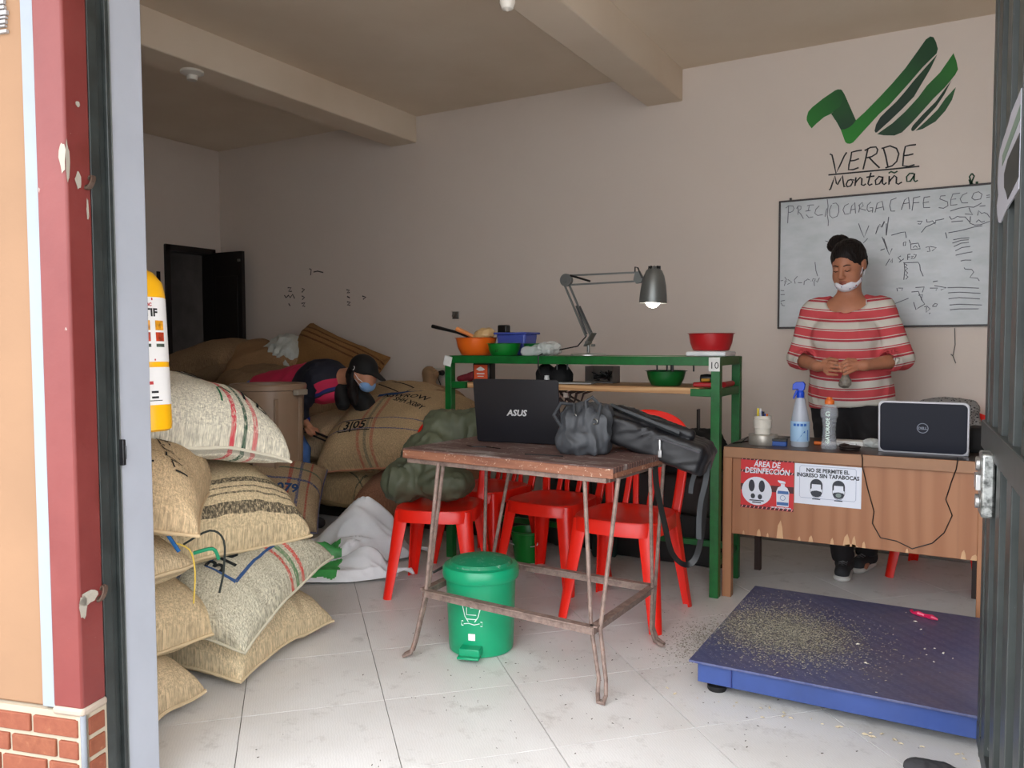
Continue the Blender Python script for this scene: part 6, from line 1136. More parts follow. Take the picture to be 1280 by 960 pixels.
# ---- things on the desk
ZD = .716
t = thing('tape_roll', 'wide silver grey tape roll under the pen cup on the desk', 'tape', (-.862, 3.925, ZD)); mb = MB(); mb.lathe([(.03, 0), (.066, 0), (.068, .003), (.068, .046), (.066, .049), (.03, .049), (.03, 0)], 40); obj('roll', mb, mat('silver_tape', (.66, .64, .60), .35, .4, var=.1), t)
t = thing('pen_cup', 'cream cup of pens standing on the silver roll', 'cup', (-.865, 3.925, ZD+.0495)); mb = MB(); mb.lathe([(0, 0), (.036, 0), (.037, .028), (.043, .030), (.044, .070), (.040, .074), (.040, .088), (.037, .088), (.036, .03), (0, .01)], 36); obj('cup_body', mb, mat('cream_plastic', (.86, .84, .79), .45), t)
for k, (c, nm, a, r_) in enumerate((((.92, .45, .10), 'orange', .5, .016), ((.15, .30, .75), 'blue', 2.0, .020), ((.90, .80, .20), 'yellow', 3.5, .026), ((.15, .30, .75), 'blue', 1.2, .022), ((.10, .10, .12), 'black', 5.2, .024), ((.85, .85, .85), 'white', 4.4, .012))):
    p = Vector((-.865+r_*cos(a), 3.925+r_*sin(a), ZD+.078)); q = p+Vector((.006*cos(a*2), .004*sin(a), .060+.012*(k % 3)))
    mb = MB(); mb.tube([p, q], .0045, 8); mb.tube([q, q+(q-p)*.12], .0055, 8)
    tagset(obj('pen', mb, mat(nm+'_pen_plastic', c, .4, var=0)), ['orange pen at the front of the cream cup', 'blue pen leaning right in the cream cup', 'yellow pen at the left of the cream cup', 'blue pen standing behind the orange one in the cream cup', 'black pen at the right of the cream cup', 'white pen in the middle of the cream cup'][k], 'pen', 'pens in the cream cup')
mb = MB(); mb.tube([(-.945, 4.02, ZD+.006), (-.93, 3.99, ZD+.03), (-.95, 3.95, ZD+.02), (-.96, 3.90, ZD+.005)], .0025, 6); mb.tube([(-.99, 3.86, ZD+.004), (-.95, 3.98, ZD+.004), (-.86, 4.08, ZD+.004), (-.72, 4.10, ZD+.03)], .003, 6); tagset(obj('loose_cable', mb, mBk2), 'thin black cable lying behind the tape roll', 'cable')
t = thing('board_eraser', 'blue and black felt board eraser between roll and spray bottle', 'eraser', (-.782, 3.905, ZD), radians(3)); mb = MB(); mb.box((0, 0, .011), (.068, .045, .022)); obj('blue_body', mb, mat('blue_eraser', (.15, .32, .62), .5, var=0), t, bevel=.003); mb = MB(); mb.box((0, 0, .028), (.070, .047, .012)); obj('felt', mb, mBk2, t, bevel=.002)
t = thing('spray_bottle', 'tall translucent spray bottle with blue trigger on the desk', 'bottle', (-.694, 3.925, ZD)); s = N('milky_plastic'); mMilk = s.out(lin((.82, .85, .90)), .25); s.b.inputs['Alpha'].default_value = .86; s.b.inputs['Transmission Weight'].default_value = .25
mb = MB(); mb.lathe([(0, .002), (.038, 0), (.041, .006), (.042, .10), (.040, .125), (.030, .18), (.021, .222), (.015, .232), (.015, .24), (0, .24)], 40); obj('bottle_body', mb, mMilk, t)
mb = MB(); mb.lathe([(.0428, .026), (.0432, .028), (.0432, .118), (.0428, .12)], 48, a0=-pi*.95, a1=.3); lb = obj('label', mb, mat('pale_blue_label', (.62, .76, .88), .4, var=0), t)
def cylp(mb, pts, r, phi, z0, off=.0008): n = len(pts); mb.add([((r+off)*cos(phi+x/r), (r+off)*sin(phi+x/r), z0+z) for x, z in pts], [tuple(range(n))])
mb = MB(); cylp(mb, [(-.01, .0), (.04, .0), (.04, .052), (.02, .045), (.005, .025)], .0432, -pi*.45, .030); 
for k in range(4): cylp(mb, [(-.03+.016*k, 0), (-.018+.016*k, 0), (-.018+.016*k, .012), (-.03+.016*k, .012)], .0432, -pi*.45, .098)
obj('label_print', mb, mat('blue_print2', (.15, .40, .72), .4, var=0), lb, flat=True)
mBT = mat('blue_trigger', (.08, .28, .78), .35, var=0)
mb = MB(); mb.lathe([(.017, .225), (.0175, .255), (.012, .262), (0, .262)], 20); mb.poly([(-.036, .262), (-.034, .292), (-.02, .302), (.012, .304), (.022, .292), (.018, .266), (.006, .256), (-.006, .256), (-.010, .268), (-.026, .266)], -.011, .011); mb.poly([(-.020, .266), (-.030, .240), (-.034, .222), (-.028, .222), (-.016, .246), (-.010, .264)], -.006, .006); obj('trigger_head', mb, mBT, t, bevel=.003)
t = thing('drink_bottle', 'clear ribbed sports drink bottle with orange cap on the desk', 'bottle', (-.563, 3.905, ZD)); s = N('clear_pet'); mPet = s.out(lin((.80, .82, .85)), .06); s.b.inputs['Alpha'].default_value = .32
pr = [(0, .002), (.032, 0), (.035, .008)]; 
for k in range(7): z = .018+.018*k; rr = .035-.006*sin(pi*k/7.0); pr += [(rr, z), (rr-.0025, z+.009)]
pr += [(.036, .145), (.038, .15), (.038, .175), (.033, .192), (.018, .205), (.0155, .21), (.0155, .215)]
mb = MB(); mb.lathe(pr, 40); obj('bottle_body', mb, mPet, t); mb = MB(); mb.lathe([(.018, .203), (.021, .206), (.021, .222), (.014, .226), (.011, .236), (0, .237)], 28); obj('cap', mb, mat('orange_cap', (.93, .46, .16), .4), t)
mb = MB(); vs, fs = text2d('G', .030, bold=.001); mb.add([(.0385*cos(-pi/2-.05+p[0]/.0385), .0385*sin(-pi/2-.05+p[0]/.0385), .152+p[1]) for p in vs], fs)
vs, fs = text2d('GATORADE', .022, bold=.0008); mb.add([(.0365*cos(-pi/2+(-p[1]+.006)/.036), .0365*sin(-pi/2+(-p[1]+.006)/.036), .085+p[0]) for p in vs], fs); obj('embossed_lettering', mb, mat('white_print', (.85, .92, .88), .5, var=0), t, flat=True)
t = thing('marker', 'grey marker with orange end lying behind the bottles', 'marker', (-.60, 4.02, ZD+.009)); mb = MB(); mb.tube([(-.045, 0, 0), (-.01, 0, 0)], .009, 10); obj('orange_end', mb, mat('orange_cap', (.93, .46, .16), .4), t); mb = MB(); mb.tube([(-.01, 0, 0), (.14, .0, 0)], .009, 10); obj('marker_body', mb, mat('white_plastic', (.86, .87, .87), .35), t)
t = thing('paper_box', 'flat white paper box lying behind the drink bottle', 'box', (-.49, 4.08, ZD), radians(3)); mb = MB(); mb.box((0, 0, .012), (.13, .07, .022)); obj('box_body', mb, mat('paper_white', (.88, .88, .86), .7), t, bevel=.002)
t = thing('headphones', 'coiled dark headset lying on the desk right of the drink bottle', 'headset', (-.47, 3.88, ZD)); mb = MB()
for r_, z in ((.040, .006), (.036, .012), (.042, .017)): mb.tube([(r_*cos(a), r_*.8*sin(a), z) for a in np.linspace(0, 2*pi, 22)], .005, 6, cap=False)
mb.lathe([(0, 0), (.02, 0), (.022, .02), (0, .026)], 16, c=(-.03, .05, 0)); obj('coil', mb, mat('dark_brown_rubber', (.12, .08, .07), .5), t)
S = SDF((-.46, 4.0, .70), (-.30, 4.12, .78), .005); S.ell((-.40, 4.05, ZD+.018), (.035, .03, .018)).ell((-.365, 4.06, ZD+.015), (.03, .025, .015)); S.cut((0, 0, ZD+.001), (0, 0, -1)); tagset(obj('crumpled_wrap', S.mesh(.006, 40), mWrap), 'crumpled clear wrapping beside the desk laptop', 'wrapper')
mRim = mat('silver_laptop_rim', (.70, .70, .72), .35, .5, var=0); mLid2 = N('navy_laptop_lid'); mLid2 = mLid2.out(lin((.07, .085, .14)), .4, 0, .25)
lt2, R2 = laptop('laptop', 'dark blue laptop with silver rim open on the desk', (-.180, 3.895, ZD), radians(-.5), .352, .232, .23, radians(7), mLid2, mRim, mRim, .022)
mb = MB(); mb.strokes([[(.021*cos(a), .116+.021*sin(a)) for a in np.linspace(0, 2*pi, 25)]], .003, -.0035); text_xz(mb, 'DELL', 0, .1105, -.0035, .0155, bold=.0007); mb.v = [tuple(R2 @ Vector(v)) for v in mb.v]; obj('lid_emblem', mb, mat('dull_chrome_print', (.45, .47, .52), .3, .6, var=0), lt2, flat=True)
s = N('lace_cloth'); vo = s.n('TexVoronoi'); vo.inputs['Scale'].default_value = 85; s.l(s.co(), vo.inputs[0]); mLace = s.out(s.ramp(vo.outputs['Distance'], [(.28, lin((.04, .04, .045))), (.36, lin((.55, .54, .53)))]), .8)
S = SDF((-.38, 4.50, .60), (.10, 5.0, 1.0), .008); S.cap((-.30, 4.83, .84), (.0, 4.84, .855), .03, .035).ell((-.12, 4.83, .86), (.12, .06, .045), k=.04).ell((-.10, 4.86, .74), (.16, .05, .12), k=.05)
tagset(obj('lace_shawl', S.mesh(.006, 22), mLace), 'black lace shawl folded over the chair back behind the laptop', 'shawl')
softbox('handbag', 'black bag standing on the desk\'s right end behind the laptop', 'bag', (.035, 4.10, ZD+.055), (.045, .07, .055), (0, 0, 0), mBF, .025, .004, 3, .006)
# ================================================================== woman behind the desk
def skinmat(name, c):
    s = N(name); n1 = s.noise(9, 4, .6); col = s.ramp(n1, [(.3, lin(tuple(x*.93 for x in c))), (.7, lin(tuple(min(1, x*1.05) for x in c)))]); m = s.out(col, .5, spec=.35)
    s.b.inputs['Subsurface Weight'].default_value = .08; s.b.inputs['Subsurface Radius'].default_value = (.02, .008, .004); return m
mSkin = skinmat('warm_skin', (.70, .47, .36)); mHair = N('dark_hair'); wv = mHair.n('TexWave'); wv.inputs['Scale'].default_value = 30; wv.inputs['Distortion'].default_value = 6; mHair.l(mHair.co(), wv.inputs[0]); mHair.bump(wv.outputs['Fac'], .4, .002); mHair = mHair.out(mHair.ramp(wv.outputs['Fac'], [(0, lin((.045, .03, .028))), (1, lin((.10, .065, .055)))]), .6, spec=.25)
WO = Vector((-.553, 4.45, 0))
WM = thing('person', 'woman in a red and white striped top standing behind the desk', 'person', tuple(WO))
# --- body (skin) : one continuous surface, everything the clothes cover is kept slimmer
B = SDF((-.32, -.32, 0), (.31, .26, 1.74), .0040)
HC = Vector((-.008, -.012, 1.600))                     # head centre
RX = Matrix.Rotation(radians(24), 3, 'X') @ Matrix.Rotation(0, 3, 'Y'); RZ_ = Matrix.Rotation(radians(-14), 3, 'Z'); RH = RZ_ @ RX    # bowed, turned a little to her right
hp = lambda x, y, z: tuple(HC+RH @ Vector((x, y, z)))
he = tuple(RH.to_euler())
B.ell(hp(0, .012, .030), (.074, .094, .088), he, k=0).ell(hp(0, -.030, -.030), (.063, .068, .082), he, k=.03).ell(hp(0, -.055, -.085), (.040, .036, .030), he, k=.035)
B.ell(hp(.036, -.052, -.050), (.026, .028, .030), he, k=.025).ell(hp(-.036, -.052, -.050), (.026, .028, .030), he, k=.025)
B.ell(hp(.029, -.100, .004), (.019, .012, .012), he, k=.012, op='sub').ell(hp(-.029, -.100, .004), (.019, .012, .012), he, k=.012, op='sub')
B.ell(hp(.029, -.083, .002), (.014, .012, .011), he, k=.004).ell(hp(-.029, -.083, .002), (.014, .012, .011), he, k=.004)
B.cap(hp(0, -.092, .012), hp(0, -.112, -.026), .008, .012, k=.012).ell(hp(.011, -.106, -.031), (.008, .010, .007), he, k=.006).ell(hp(-.011, -.106, -.031), (.008, .010, .007), he, k=.006)
B.ell(hp(0, -.098, -.056), (.021, .009, .006), he, k=.005).ell(hp(0, -.097, -.066), (.018, .009, .007), he, k=.005).ell(hp(0, -.105, -.061), (.020, .006, .0018), he, k=.003, op='sub')
for s_ in (-1, 1): B.ell(hp(.075*s_, .012, -.008), (.010, .020, .030), he, k=.008)
B.cap((-.010, .020, 1.36), hp(0, .015, -.06), .056, .052, k=.03)
B.ell((-.010, .02, 1.375), (.17, .065, .045), k=.04).cap((-.01, .02, 1.33), (.0, .03, 1.05), .105, .11, k=.06, fl=((0, 1, 0), .75)).cap((.0, .03, 1.05), (.01, .03, .90), .10, .11, k=.04, fl=((0, 1, 0), .75))
for s_, hx_ in ((-1, -.085), (1, .10)):
    sh = (-.012+.165*s_, .015, 1.365); el = (-.243 if s_ < 0 else .243, -.005, 1.115); wr = (-.118 if s_ < 0 else .098, -.215, 1.083 if s_ < 0 else 1.090)
    B.cap(sh, el, .044, .037, k=.03).cap(el, wr, .039, .025, k=.02)
    pm = (wr[0]-s_*.052, wr[1]-.022, wr[2]+(.0 if s_ < 0 else -.004)); B.cap(wr, pm, .023, .027, k=.02, fl=((0, .5, 1), .8))
# fingers: right hand (left in the picture) runs level, left hand curls down over it
def finger(pts, r0=.0084, r1=.0064): B.chain(pts, [r0+(r1-r0)*i/(len(pts)-1) for i in range(len(pts))], k=.003)
for i in range(4):
    z = 1.104-.0185*i; y = -.262-.004*i; e_ = (.0, .006, .002, -.010)[i]; finger([(-.078, y+.018, z*.5+1.0805*.5), (-.048+e_, y-.010, z), (-.024+e_, y-.014, z-.003), (-.006+e_, y-.002, z-.004)])
finger([(-.085, -.235, 1.108), (-.052, -.250, 1.122), (-.020, -.262, 1.116)], .0105, .0085)
for i in range(4):
    x = .034+.003*i; z = 1.112-.0185*i; finger([(x+.022, -.246, z*.5+1.086*.5), (x-.006, -.272, z), (x-.026, -.280, z-.010), (x-.040+.004*i, -.270, z-.022+.003*i)])
finger([(.058, -.235, 1.115), (.030, -.256, 1.118), (.008, -.268, 1.104)], .0105, .0085)
# legs and feet inside trousers and shoes
for a, k_, f in (((-.085, .03, .88), (-.055, .0, .48), (-.005, -.045, .09)), ((.10, .03, .88), (.10, .06, .48), (.085, .15, .09))):
    B.cap(a, k_, .070, .046, k=.04).cap(k_, f, .044, .030, k=.02).cap((f[0], f[1], .045), (f[0], f[1]-.10, .035), .026, .020, k=.02)
obj('body', B.mesh(), mSkin, WM, sharp=180)
# face details
def hmb(): m = MB(); m.M = Matrix.Translation(HC) @ RH.to_4x4(); return m
mb = hmb()
for s_ in (-1, 1): mb.tube([(s_*.012, -.094, .022), (s_*.028, -.093, .028), (s_*.045, -.082, .023)], [.0022, .0028, .0014], 6, flat=.8)
obj('eyebrow', mb, mHair, WM); mb = hmb()
for s_ in (-1, 1): mb.tube([(s_*.015, -.0945, -.001), (s_*.029, -.0965, -.0045), (s_*.043, -.089, -.001)], [.0012, .0020, .0012], 6)
obj('eyelash', mb, mHair, WM); mb = hmb(); mb.tube([(-.021, -.101, -.0575), (-.008, -.107, -.0545), (0, -.107, -.056), (.008, -.107, -.0545), (.021, -.101, -.0575)], [.001, .0035, .003, .0035, .001], 8); mb.tube([(-.018, -.101, -.0645), (0, -.107, -.0675), (.018, -.101, -.0645)], [.001, .0045, .001], 8); obj('lips', mb, mat('lip_skin', (.55, .27, .24), .45, var=0), WM)
# hair: cap pulled back into a messy bun
H = SDF((-.16, -.16, 1.48), (.14, .16, 1.80), .0048)
H.ell(hp(0, .018, .034), (.080, .098, .090), he, k=0).ell(hp(0, .055, -.010), (.066, .062, .070), he, k=.03)
H.ell(hp(0, -.110, -.005), (.064, .075, .074), he, k=.012, op='sub').ell(hp(.085, -.02, -.07), (.05, .05, .05), he, k=.01, op='sub').ell(hp(-.085, -.02, -.07), (.05, .05, .05), he, k=.01, op='sub').ell(hp(0, -.02, -.10), (.07, .08, .05), he, k=.01, op='sub')
bc = Vector((-.060, .040, 1.712)); H.ell(tuple(bc), (.052, .050, .044), (0, .3, 0), k=.018).ell(tuple(bc+Vector((-.025, 0, -.012))), (.030, .03, .026), k=.015).ell(tuple(bc+Vector((.02, 0, .012))), (.028, .03, .022), k=.012)
obj('hair', H.mesh(.004, 30, 2), mHair, WM, sharp=180)
mb = MB(); random.seed(6)
for a, b, c in (((-.085, .04, 1.715), (-.105, .03, 1.722), (-.128, .03, 1.732)), ((-.08, .04, 1.70), (-.10, .02, 1.698), (-.118, .02, 1.700)), ((-.07, .04, 1.69), (-.092, .02, 1.682), (-.105, .02, 1.688)), ((-.06, .04, 1.74), (-.05, .03, 1.758), (-.035, .03, 1.755)), ((.078, .0, 1.63), (.083, -.01, 1.60), (.078, -.01, 1.575))): mb.tube([a, b, c], [.004, .003, .0008], 5)
obj('hair_wisp', mb, mHair, WM)
# mask pulled down under the chin
K = SDF((-.12, -.17, 1.42), (.10, .06, 1.58), .0042)
K.ell(hp(0, -.054, -.083), (.054, .054, .040), he, k=0).ell(hp(0, -.030, -.076), (.066, .055, .028), he, k=.02)
n_ = RH @ Vector((0, -.50, .87)); K.cut(hp(0, -.10, -.071), tuple(n_)); K.cut(hp(0, .012, -.08), tuple(RH @ Vector((0, 1, 0))))
s = N('flowered_mask'); vo = s.n('TexVoronoi'); vo.inputs['Scale'].default_value = 78; s.l(s.co(), vo.inputs[0]); mm = s.ramp(vo.outputs['Distance'], [(.34, (1, 1, 1, 1)), (.42, (0, 0, 0, 1))]); pick = s.ramp(s.sep(vo.outputs['Color'])[0], [(.0, lin((.88, .88, .90))), (.45, lin((.30, .38, .62))), (.7, lin((.72, .22, .34))), (.85, lin((.88, .88, .90)))], True)
mMask = s.out(s.mix(mm, lin((.88, .88, .91)), pick), .8); obj('face_mask', K.mesh(.002, 40), mMask, WM, sharp=180)
mb = hmb()
for s_ in (-1, 1): mb.tube([(s_*.055, -.045, -.072), (s_*.069, -.015, -.035), (s_*.078, .012, .012), (s_*.080, .026, .015), (s_*.079, .03, -.01), (s_*.070, .0, -.062)], .0018, 6)
obj('ear_loop', mb, mat('white_elastic', (.90, .90, .92), .7, var=0), WM)
# striped top
s = N('striped_jersey'); sp_ = s.sep(s.co()); y2 = s.math('MULTIPLY', s.math('MULTIPLY', sp_[0], sp_[0]), .45); wob = s.math('MULTIPLY', s.math('SUBTRACT', s.noise(5, 2), .5), .006)
zz = s.math('ADD', s.math('SUBTRACT', sp_[2], y2), wob); fr_ = s.math('FRACT', s.math('DIVIDE', s.math('SUBTRACT', zz, .045), .0985)); W_c = lin((.80, .78, .74)); R_c = lin((.78, .31, .33)); D_c = lin((.68, .25, .29))
col = s.ramp(fr_, [(0, R_c), (.30, W_c), (.345, D_c), (.40, W_c), (.76, D_c), (.82, D_c), (.87, W_c), (.91, R_c)], True); s.bump(s.noise(160, 2), .12, .001); mShirt = s.out(col, .85, spec=.2)
T = SDF((-.34, -.26, .84), (.34, .22, 1.46), .0058)
T.cap((-.012, .022, 1.345), (-.010, .018, 1.25), .125, .150, k=.05, fl=((0, 1, 0), .66)).cap((-.010, .018, 1.25), (.0, .020, 1.10), .158, .158, k=.05, fl=((0, 1, 0), .70)).cap((.0, .020, 1.10), (.010, .025, .93), .165, .192, k=.06, fl=((0, 1, 0), .72)).cap((.01, .025, .93), (.012, .025, .84), .190, .192, k=.04, fl=((0, 1, 0), .72))
T.ell((-.085, -.075, 1.235), (.075, .055, .065), k=.05).ell((.062, -.075, 1.235), (.075, .055, .065), k=.05).ell((0, -.07, 1.02), (.13, .07, .10), k=.08)
T.ell((-.012, .02, 1.385), (.172, .070, .040), k=.045)
for s_ in (-1, 1):
    sh = (-.012+.168*s_, .015, 1.365); el = (-.243 if s_ < 0 else .243, -.002, 1.125); wr = (-.118 if s_ < 0 else .098, -.215, 1.083)
    cf = tuple(el[i]+(wr[i]-el[i])*.30 for i in range(3)); T.cap(sh, el, .058, .055, k=.055).cap(el, cf, .054, .052, k=.02)
    T.cap((cf[0]*.995, cf[1], cf[2]), tuple(el[i]+(wr[i]-el[i])*.62 for i in range(3)), .046, .040, k=.004, op='sub')
T.ell((-.010, -.050, 1.420), (.105, .095, .072), k=.010, op='sub').ell((-.010, .02, 1.44), (.080, .09, .05), k=.010, op='sub'); T.cut((0, 0, .878), (.10, 0, -1)); 

obj('striped_top', T.mesh(.0065, 10, 4, (1, 1, .6)), mShirt, WM, sharp=180)
mb = MB(); mb.tube([(.085, -.048, 1.375), (.082, -.030, 1.405), (.078, -.0, 1.420)], .006, 8, flat=.4); obj('strap', mb, mat('white_elastic', (.90, .90, .92), .7, var=0), WM)
mTr = mat('black_trousers', (.12, .11, .12), .8, var=.15)
Q = SDF((-.24, -.20, .05), (.26, .28, .96), .008)
for a, k_, f in (((-.085, .03, .87), (-.055, .0, .48), (-.005, -.040, .10)), ((.10, .03, .87), (.10, .06, .48), (.085, .155, .10))):
    Q.cap(a, k_, .100, .070, k=.03).cap(k_, f, .068, .052, k=.02)
Q.cap((-.06, .03, .90), (.085, .03, .90), .112, .112, k=.03); Q.cut((0, 0, .075), (0, 0, -1)); Q.cut((0, 0, .95), (0, 0, 1))
obj('trousers', Q.mesh(.005, 9, 3), mTr, WM, sharp=180)
mSh = mat('dark_grey_mesh_shoe', (.17, .17, .18), .8, bump=.3); mSole = mat('white_sole', (.85, .84, .82), .5)
for fx, fy, az in ((.0, -.04, .05), (.085, .155, -.25)):
    Z = SDF((fx-.12, fy-.24, 0), (fx+.12, fy+.12, .16), .006); c_, n2_ = cos(az), sin(az); r2_ = lambda x, y: (fx+x*c_-y*n2_, fy+x*n2_+y*c_)
    Z.cap((*r2_(0, .03), .055), (*r2_(0, -.12), .045), .040, .036, k=.02).cap((*r2_(0, .03), .06), (*r2_(0, .02), .10), .040, .044, k=.03).cap((*r2_(0, .02), .12), (*r2_(0, .02), .16), .036, .036, k=.0, op='sub'); Z.cut((0, 0, .028), (0, 0, -1)); so = obj('shoe', Z.mesh(), mSh, WM, sharp=180)
    Z = SDF((fx-.12, fy-.24, 0), (fx+.12, fy+.12, .05), .005); Z.cap((*r2_(0, .03), .020), (*r2_(0, -.12), .020), .043, .042, k=.0, fl=((0, 0, 1), .5)); Z.cut((0, 0, .001), (0, 0, -1)); obj('sole', Z.mesh(), mSole, so, sharp=180)
    mb = MB()
    for k in range(4): a = r2_(-.02, -.045-.022*k); b = r2_(.02, -.045-.022*k); mb.tube([(a[0], a[1], .085-.004*k), ((a[0]+b[0])/2, (a[1]+b[1])/2, .094-.004*k), (b[0], b[1], .085-.004*k)], .003, 5)
    obj('lace', mb, mat('grey_lace', (.45, .45, .46), .8), so)
# little bag of beans in her fingers
S = SDF((-.60, 4.12, .96), (-.48, 4.24, 1.10), .0042); S.ell((-.532, 4.178, 1.005), (.026, .018, .024)).cap((-.532, 4.178, 1.02), (-.531, 4.182, 1.066), .020, .006, k=.015).ell((-.548, 4.178, .998), (.012, .012, .012), k=.01)
tagset(obj('sample_bag', S.mesh(.003, 50), mat('bag_of_grey_beans', (.50, .47, .43), .35, var=.2, scale=90)), 'small clear bag of grey beans held in the woman\'s fingers', 'bag')
# ================================================================== person stooping over the sacks
mSk2 = skinmat('tan_skin', (.74, .52, .40)); MP = thing('person', 'stooping person in black cap, blue mask and pink and navy jacket', 'person', (-3.85, 3.95, 0)); O2 = Vector((-3.85, 3.95, 0))
def loc(p): return (p[0]-O2.x, p[1]-O2.y, p[2])
B = SDF((-.55, -.22, 0), (.68, .28, 1.16), .0075)
hd = (-3.355, 3.965, 1.030)
hipc = (-4.18, 3.95, .86); B.cap(loc(hipc), loc((-3.66, 3.97, .955)), .12, .12, k=.05, fl=((0, 0, 1), .85)).cap(loc((-3.66, 3.97, .97)), loc((-3.42, 3.965, 1.01)), .06, .05, k=.04)
B.ell(loc(hd), (.088, .074, .088), (0, .5, 0), k=.03).ell(loc((hd[0]+.030, hd[1]-.008, hd[2]-.058)), (.055, .056, .060), (0, .4, 0), k=.03).ell(loc((hd[0]+.065, hd[1]-.02, hd[2]-.080)), (.022, .016, .016), k=.015)
B.ell(loc((hd[0]+.0, hd[1]-.074, hd[2]-.03)), (.020, .010, .026), k=.008)
B.cap(loc((-3.66, 3.87, .97)), loc((-3.80, 3.845, .80)), .050, .042, k=.03).cap(loc((-3.80, 3.845, .80)), loc((-3.775, 3.86, .705)), .040, .027, k=.02)
B.cap(loc((-3.55, 4.06, .95)), loc((-3.42, 4.06, .80)), .050, .042, k=.03).cap(loc((-3.42, 4.06, .80)), loc((-3.36, 4.07, .69)), .040, .028, k=.02).ell(loc((-3.345, 4.07, .665)), (.03, .03, .04), k=.02)
B.cap(loc((-3.775, 3.86, .705)), loc((-3.725, 3.855, .668)), .026, .026, k=.02, fl=((0, 1, .3), .7))
for i in range(4):
    y = 3.832+.016*i; B.chain([loc((-3.715, y, .668-.004*i)), loc((-3.685, y, .650)), loc((-3.672, y, .628)), loc((-3.69, y, .612))], [.011, .010, .0095, .0085], k=.006)
B.chain([loc((-3.735, 3.835, .655)), loc((-3.705, 3.828, .632)), loc((-3.685, 3.83, .620))], [.012, .011, .010], k=.006)
for a, k_, f in (((-4.16, 3.90, .82), (-3.85, 3.88, .50), (-3.81, 3.88, .08)), ((-4.18, 4.02, .82), (-4.06, 4.03, .47), (-4.12, 4.03, .08))): B.cap(loc(a), loc(k_), .075, .055, k=.03).cap(loc(k_), loc(f), .052, .035, k=.02).cap(loc((f[0], f[1], .04)), loc((f[0]+.12, f[1], .035)), .034, .028, k=.02)
obj('body', B.mesh(), mSk2, MP, sharp=180)
# jacket in pink and navy blocks
s = N('blocked_jacket'); sp_ = s.sep(s.co()); xx, zz = sp_[0], sp_[2]; nz_ = s.math('MULTIPLY', s.math('SUBTRACT', s.noise(5, 2), .5), .05)
PKc, NVc, BLc = lin((.80, .16, .32)), lin((.08, .09, .15)), lin((.13, .16, .42))
diag = s.math('ADD', s.math('ADD', xx, nz_), s.math('MULTIPLY', zz, -.35))           # pink towards the hips
back = s.math('LESS_THAN', diag, -.315); t_ = s.math('ADD', zz, s.math('MULTIPLY', xx, -.45)); t_ = s.math('ADD', t_, nz_)
low = s.math('MULTIPLY', s.math('LESS_THAN', t_, .845), s.math('GREATER_THAN', t_, .79)); lowb = s.math('MULTIPLY', s.math('LESS_THAN', t_, .79), s.math('GREATER_THAN', t_, .77)); hem = s.math('LESS_THAN', t_, .76)
inb = s.math('GREATER_THAN', xx, -.08)
c_ = s.mix(back, NVc, PKc); c_ = s.mix(s.math('MULTIPLY', low, inb), c_, PKc); c_ = s.mix(s.math('MULTIPLY', lowb, inb), c_, BLc); c_ = s.mix(s.math('MULTIPLY', hem, inb), c_, PKc); s.bump(s.noise(20, 3), .2, .004); mJk = s.out(c_, .75)
J = SDF((-.55, -.22, .60), (.50, .28, 1.18), .0075)
J.cap(loc((-4.20, 3.95, .885)), loc((-3.72, 3.965, .965)), .135, .145, k=.05, fl=((0, 0, 1), .90)).ell(loc((-3.66, 3.96, .985)), (.13, .155, .105), k=.06).ell(loc((-3.66, 3.96, .88)), (.13, .10, .06), k=.05)
J.cut(loc((-3.46, 3.96, 1.0)), (1, 0, .15)); J.ell(loc((-3.50, 3.965, .995)), (.055, .062, .05), k=.02, op='sub')
tagset(obj('jacket', J.mesh(.007, 8, 5), mJk, MP, sharp=180), 'pink and navy blocked jacket')
mNv = mat('navy_sleeve', (.08, .09, .15), .75, var=.1); mBkS = mat('black_sleeve', (.035, .035, .04), .75)
J = SDF((-.30, -.22, .62), (.6, .22, 1.14), .007); J.ell(loc((-3.68, 3.88, 1.0)), (.085, .07, .085), k=0).cap(loc((-3.66, 3.87, .98)), loc((-3.805, 3.845, .80)), .072, .062, k=.03).cap(loc((-3.805, 3.845, .80)), loc((-3.78, 3.85, .735)), .058, .042, k=.02); J.cap(loc((-3.79, 3.865, .725)), loc((-3.76, 3.86, .69)), .034, .034, k=0, op='sub'); obj('near_sleeve', J.mesh(.006, 12, 2), mNv, MP, sharp=180)
J = SDF((-.30, -.22, .58), (.6, .25, 1.14), .007); J.cap(loc((-3.56, 4.03, .97)), loc((-3.42, 4.05, .81)), .075, .062, k=.03).cap(loc((-3.42, 4.05, .81)), loc((-3.365, 4.06, .70)), .058, .045, k=.02).cap(loc((-3.56, 3.96, .93)), loc((-3.50, 3.93, .82)), .045, .04, k=.03); obj('far_sleeve', J.mesh(.006, 12, 3), mBkS, MP, sharp=180)
J = SDF((-.2, -.2, .62), (.3, .1, .82), .006); J.cap(loc((-3.815, 3.868, .755)), loc((-3.785, 3.864, .712)), .046, .043, k=0); J.cap(loc((-3.79, 3.864, .715)), loc((-3.75, 3.86, .67)), .032, .032, k=0, op='sub'); obj('cuff', J.mesh(), mat('royal_blue_cuff', (.14, .22, .62), .7), MP, sharp=180)
mJn = mat('blue_jeans', (.34, .50, .76), .85, var=.15, scale=14); J = SDF((-.56, -.22, .05), (.2, .28, 1.0), .009)
for a, k_, f in (((-4.16, 3.90, .82), (-3.85, 3.88, .50), (-3.81, 3.88, .10)), ((-4.18, 4.02, .82), (-4.06, 4.03, .47), (-4.12, 4.03, .10))): J.cap(loc(a), loc(k_), .098, .076, k=.03).cap(loc(k_), loc(f), .073, .058, k=.02)
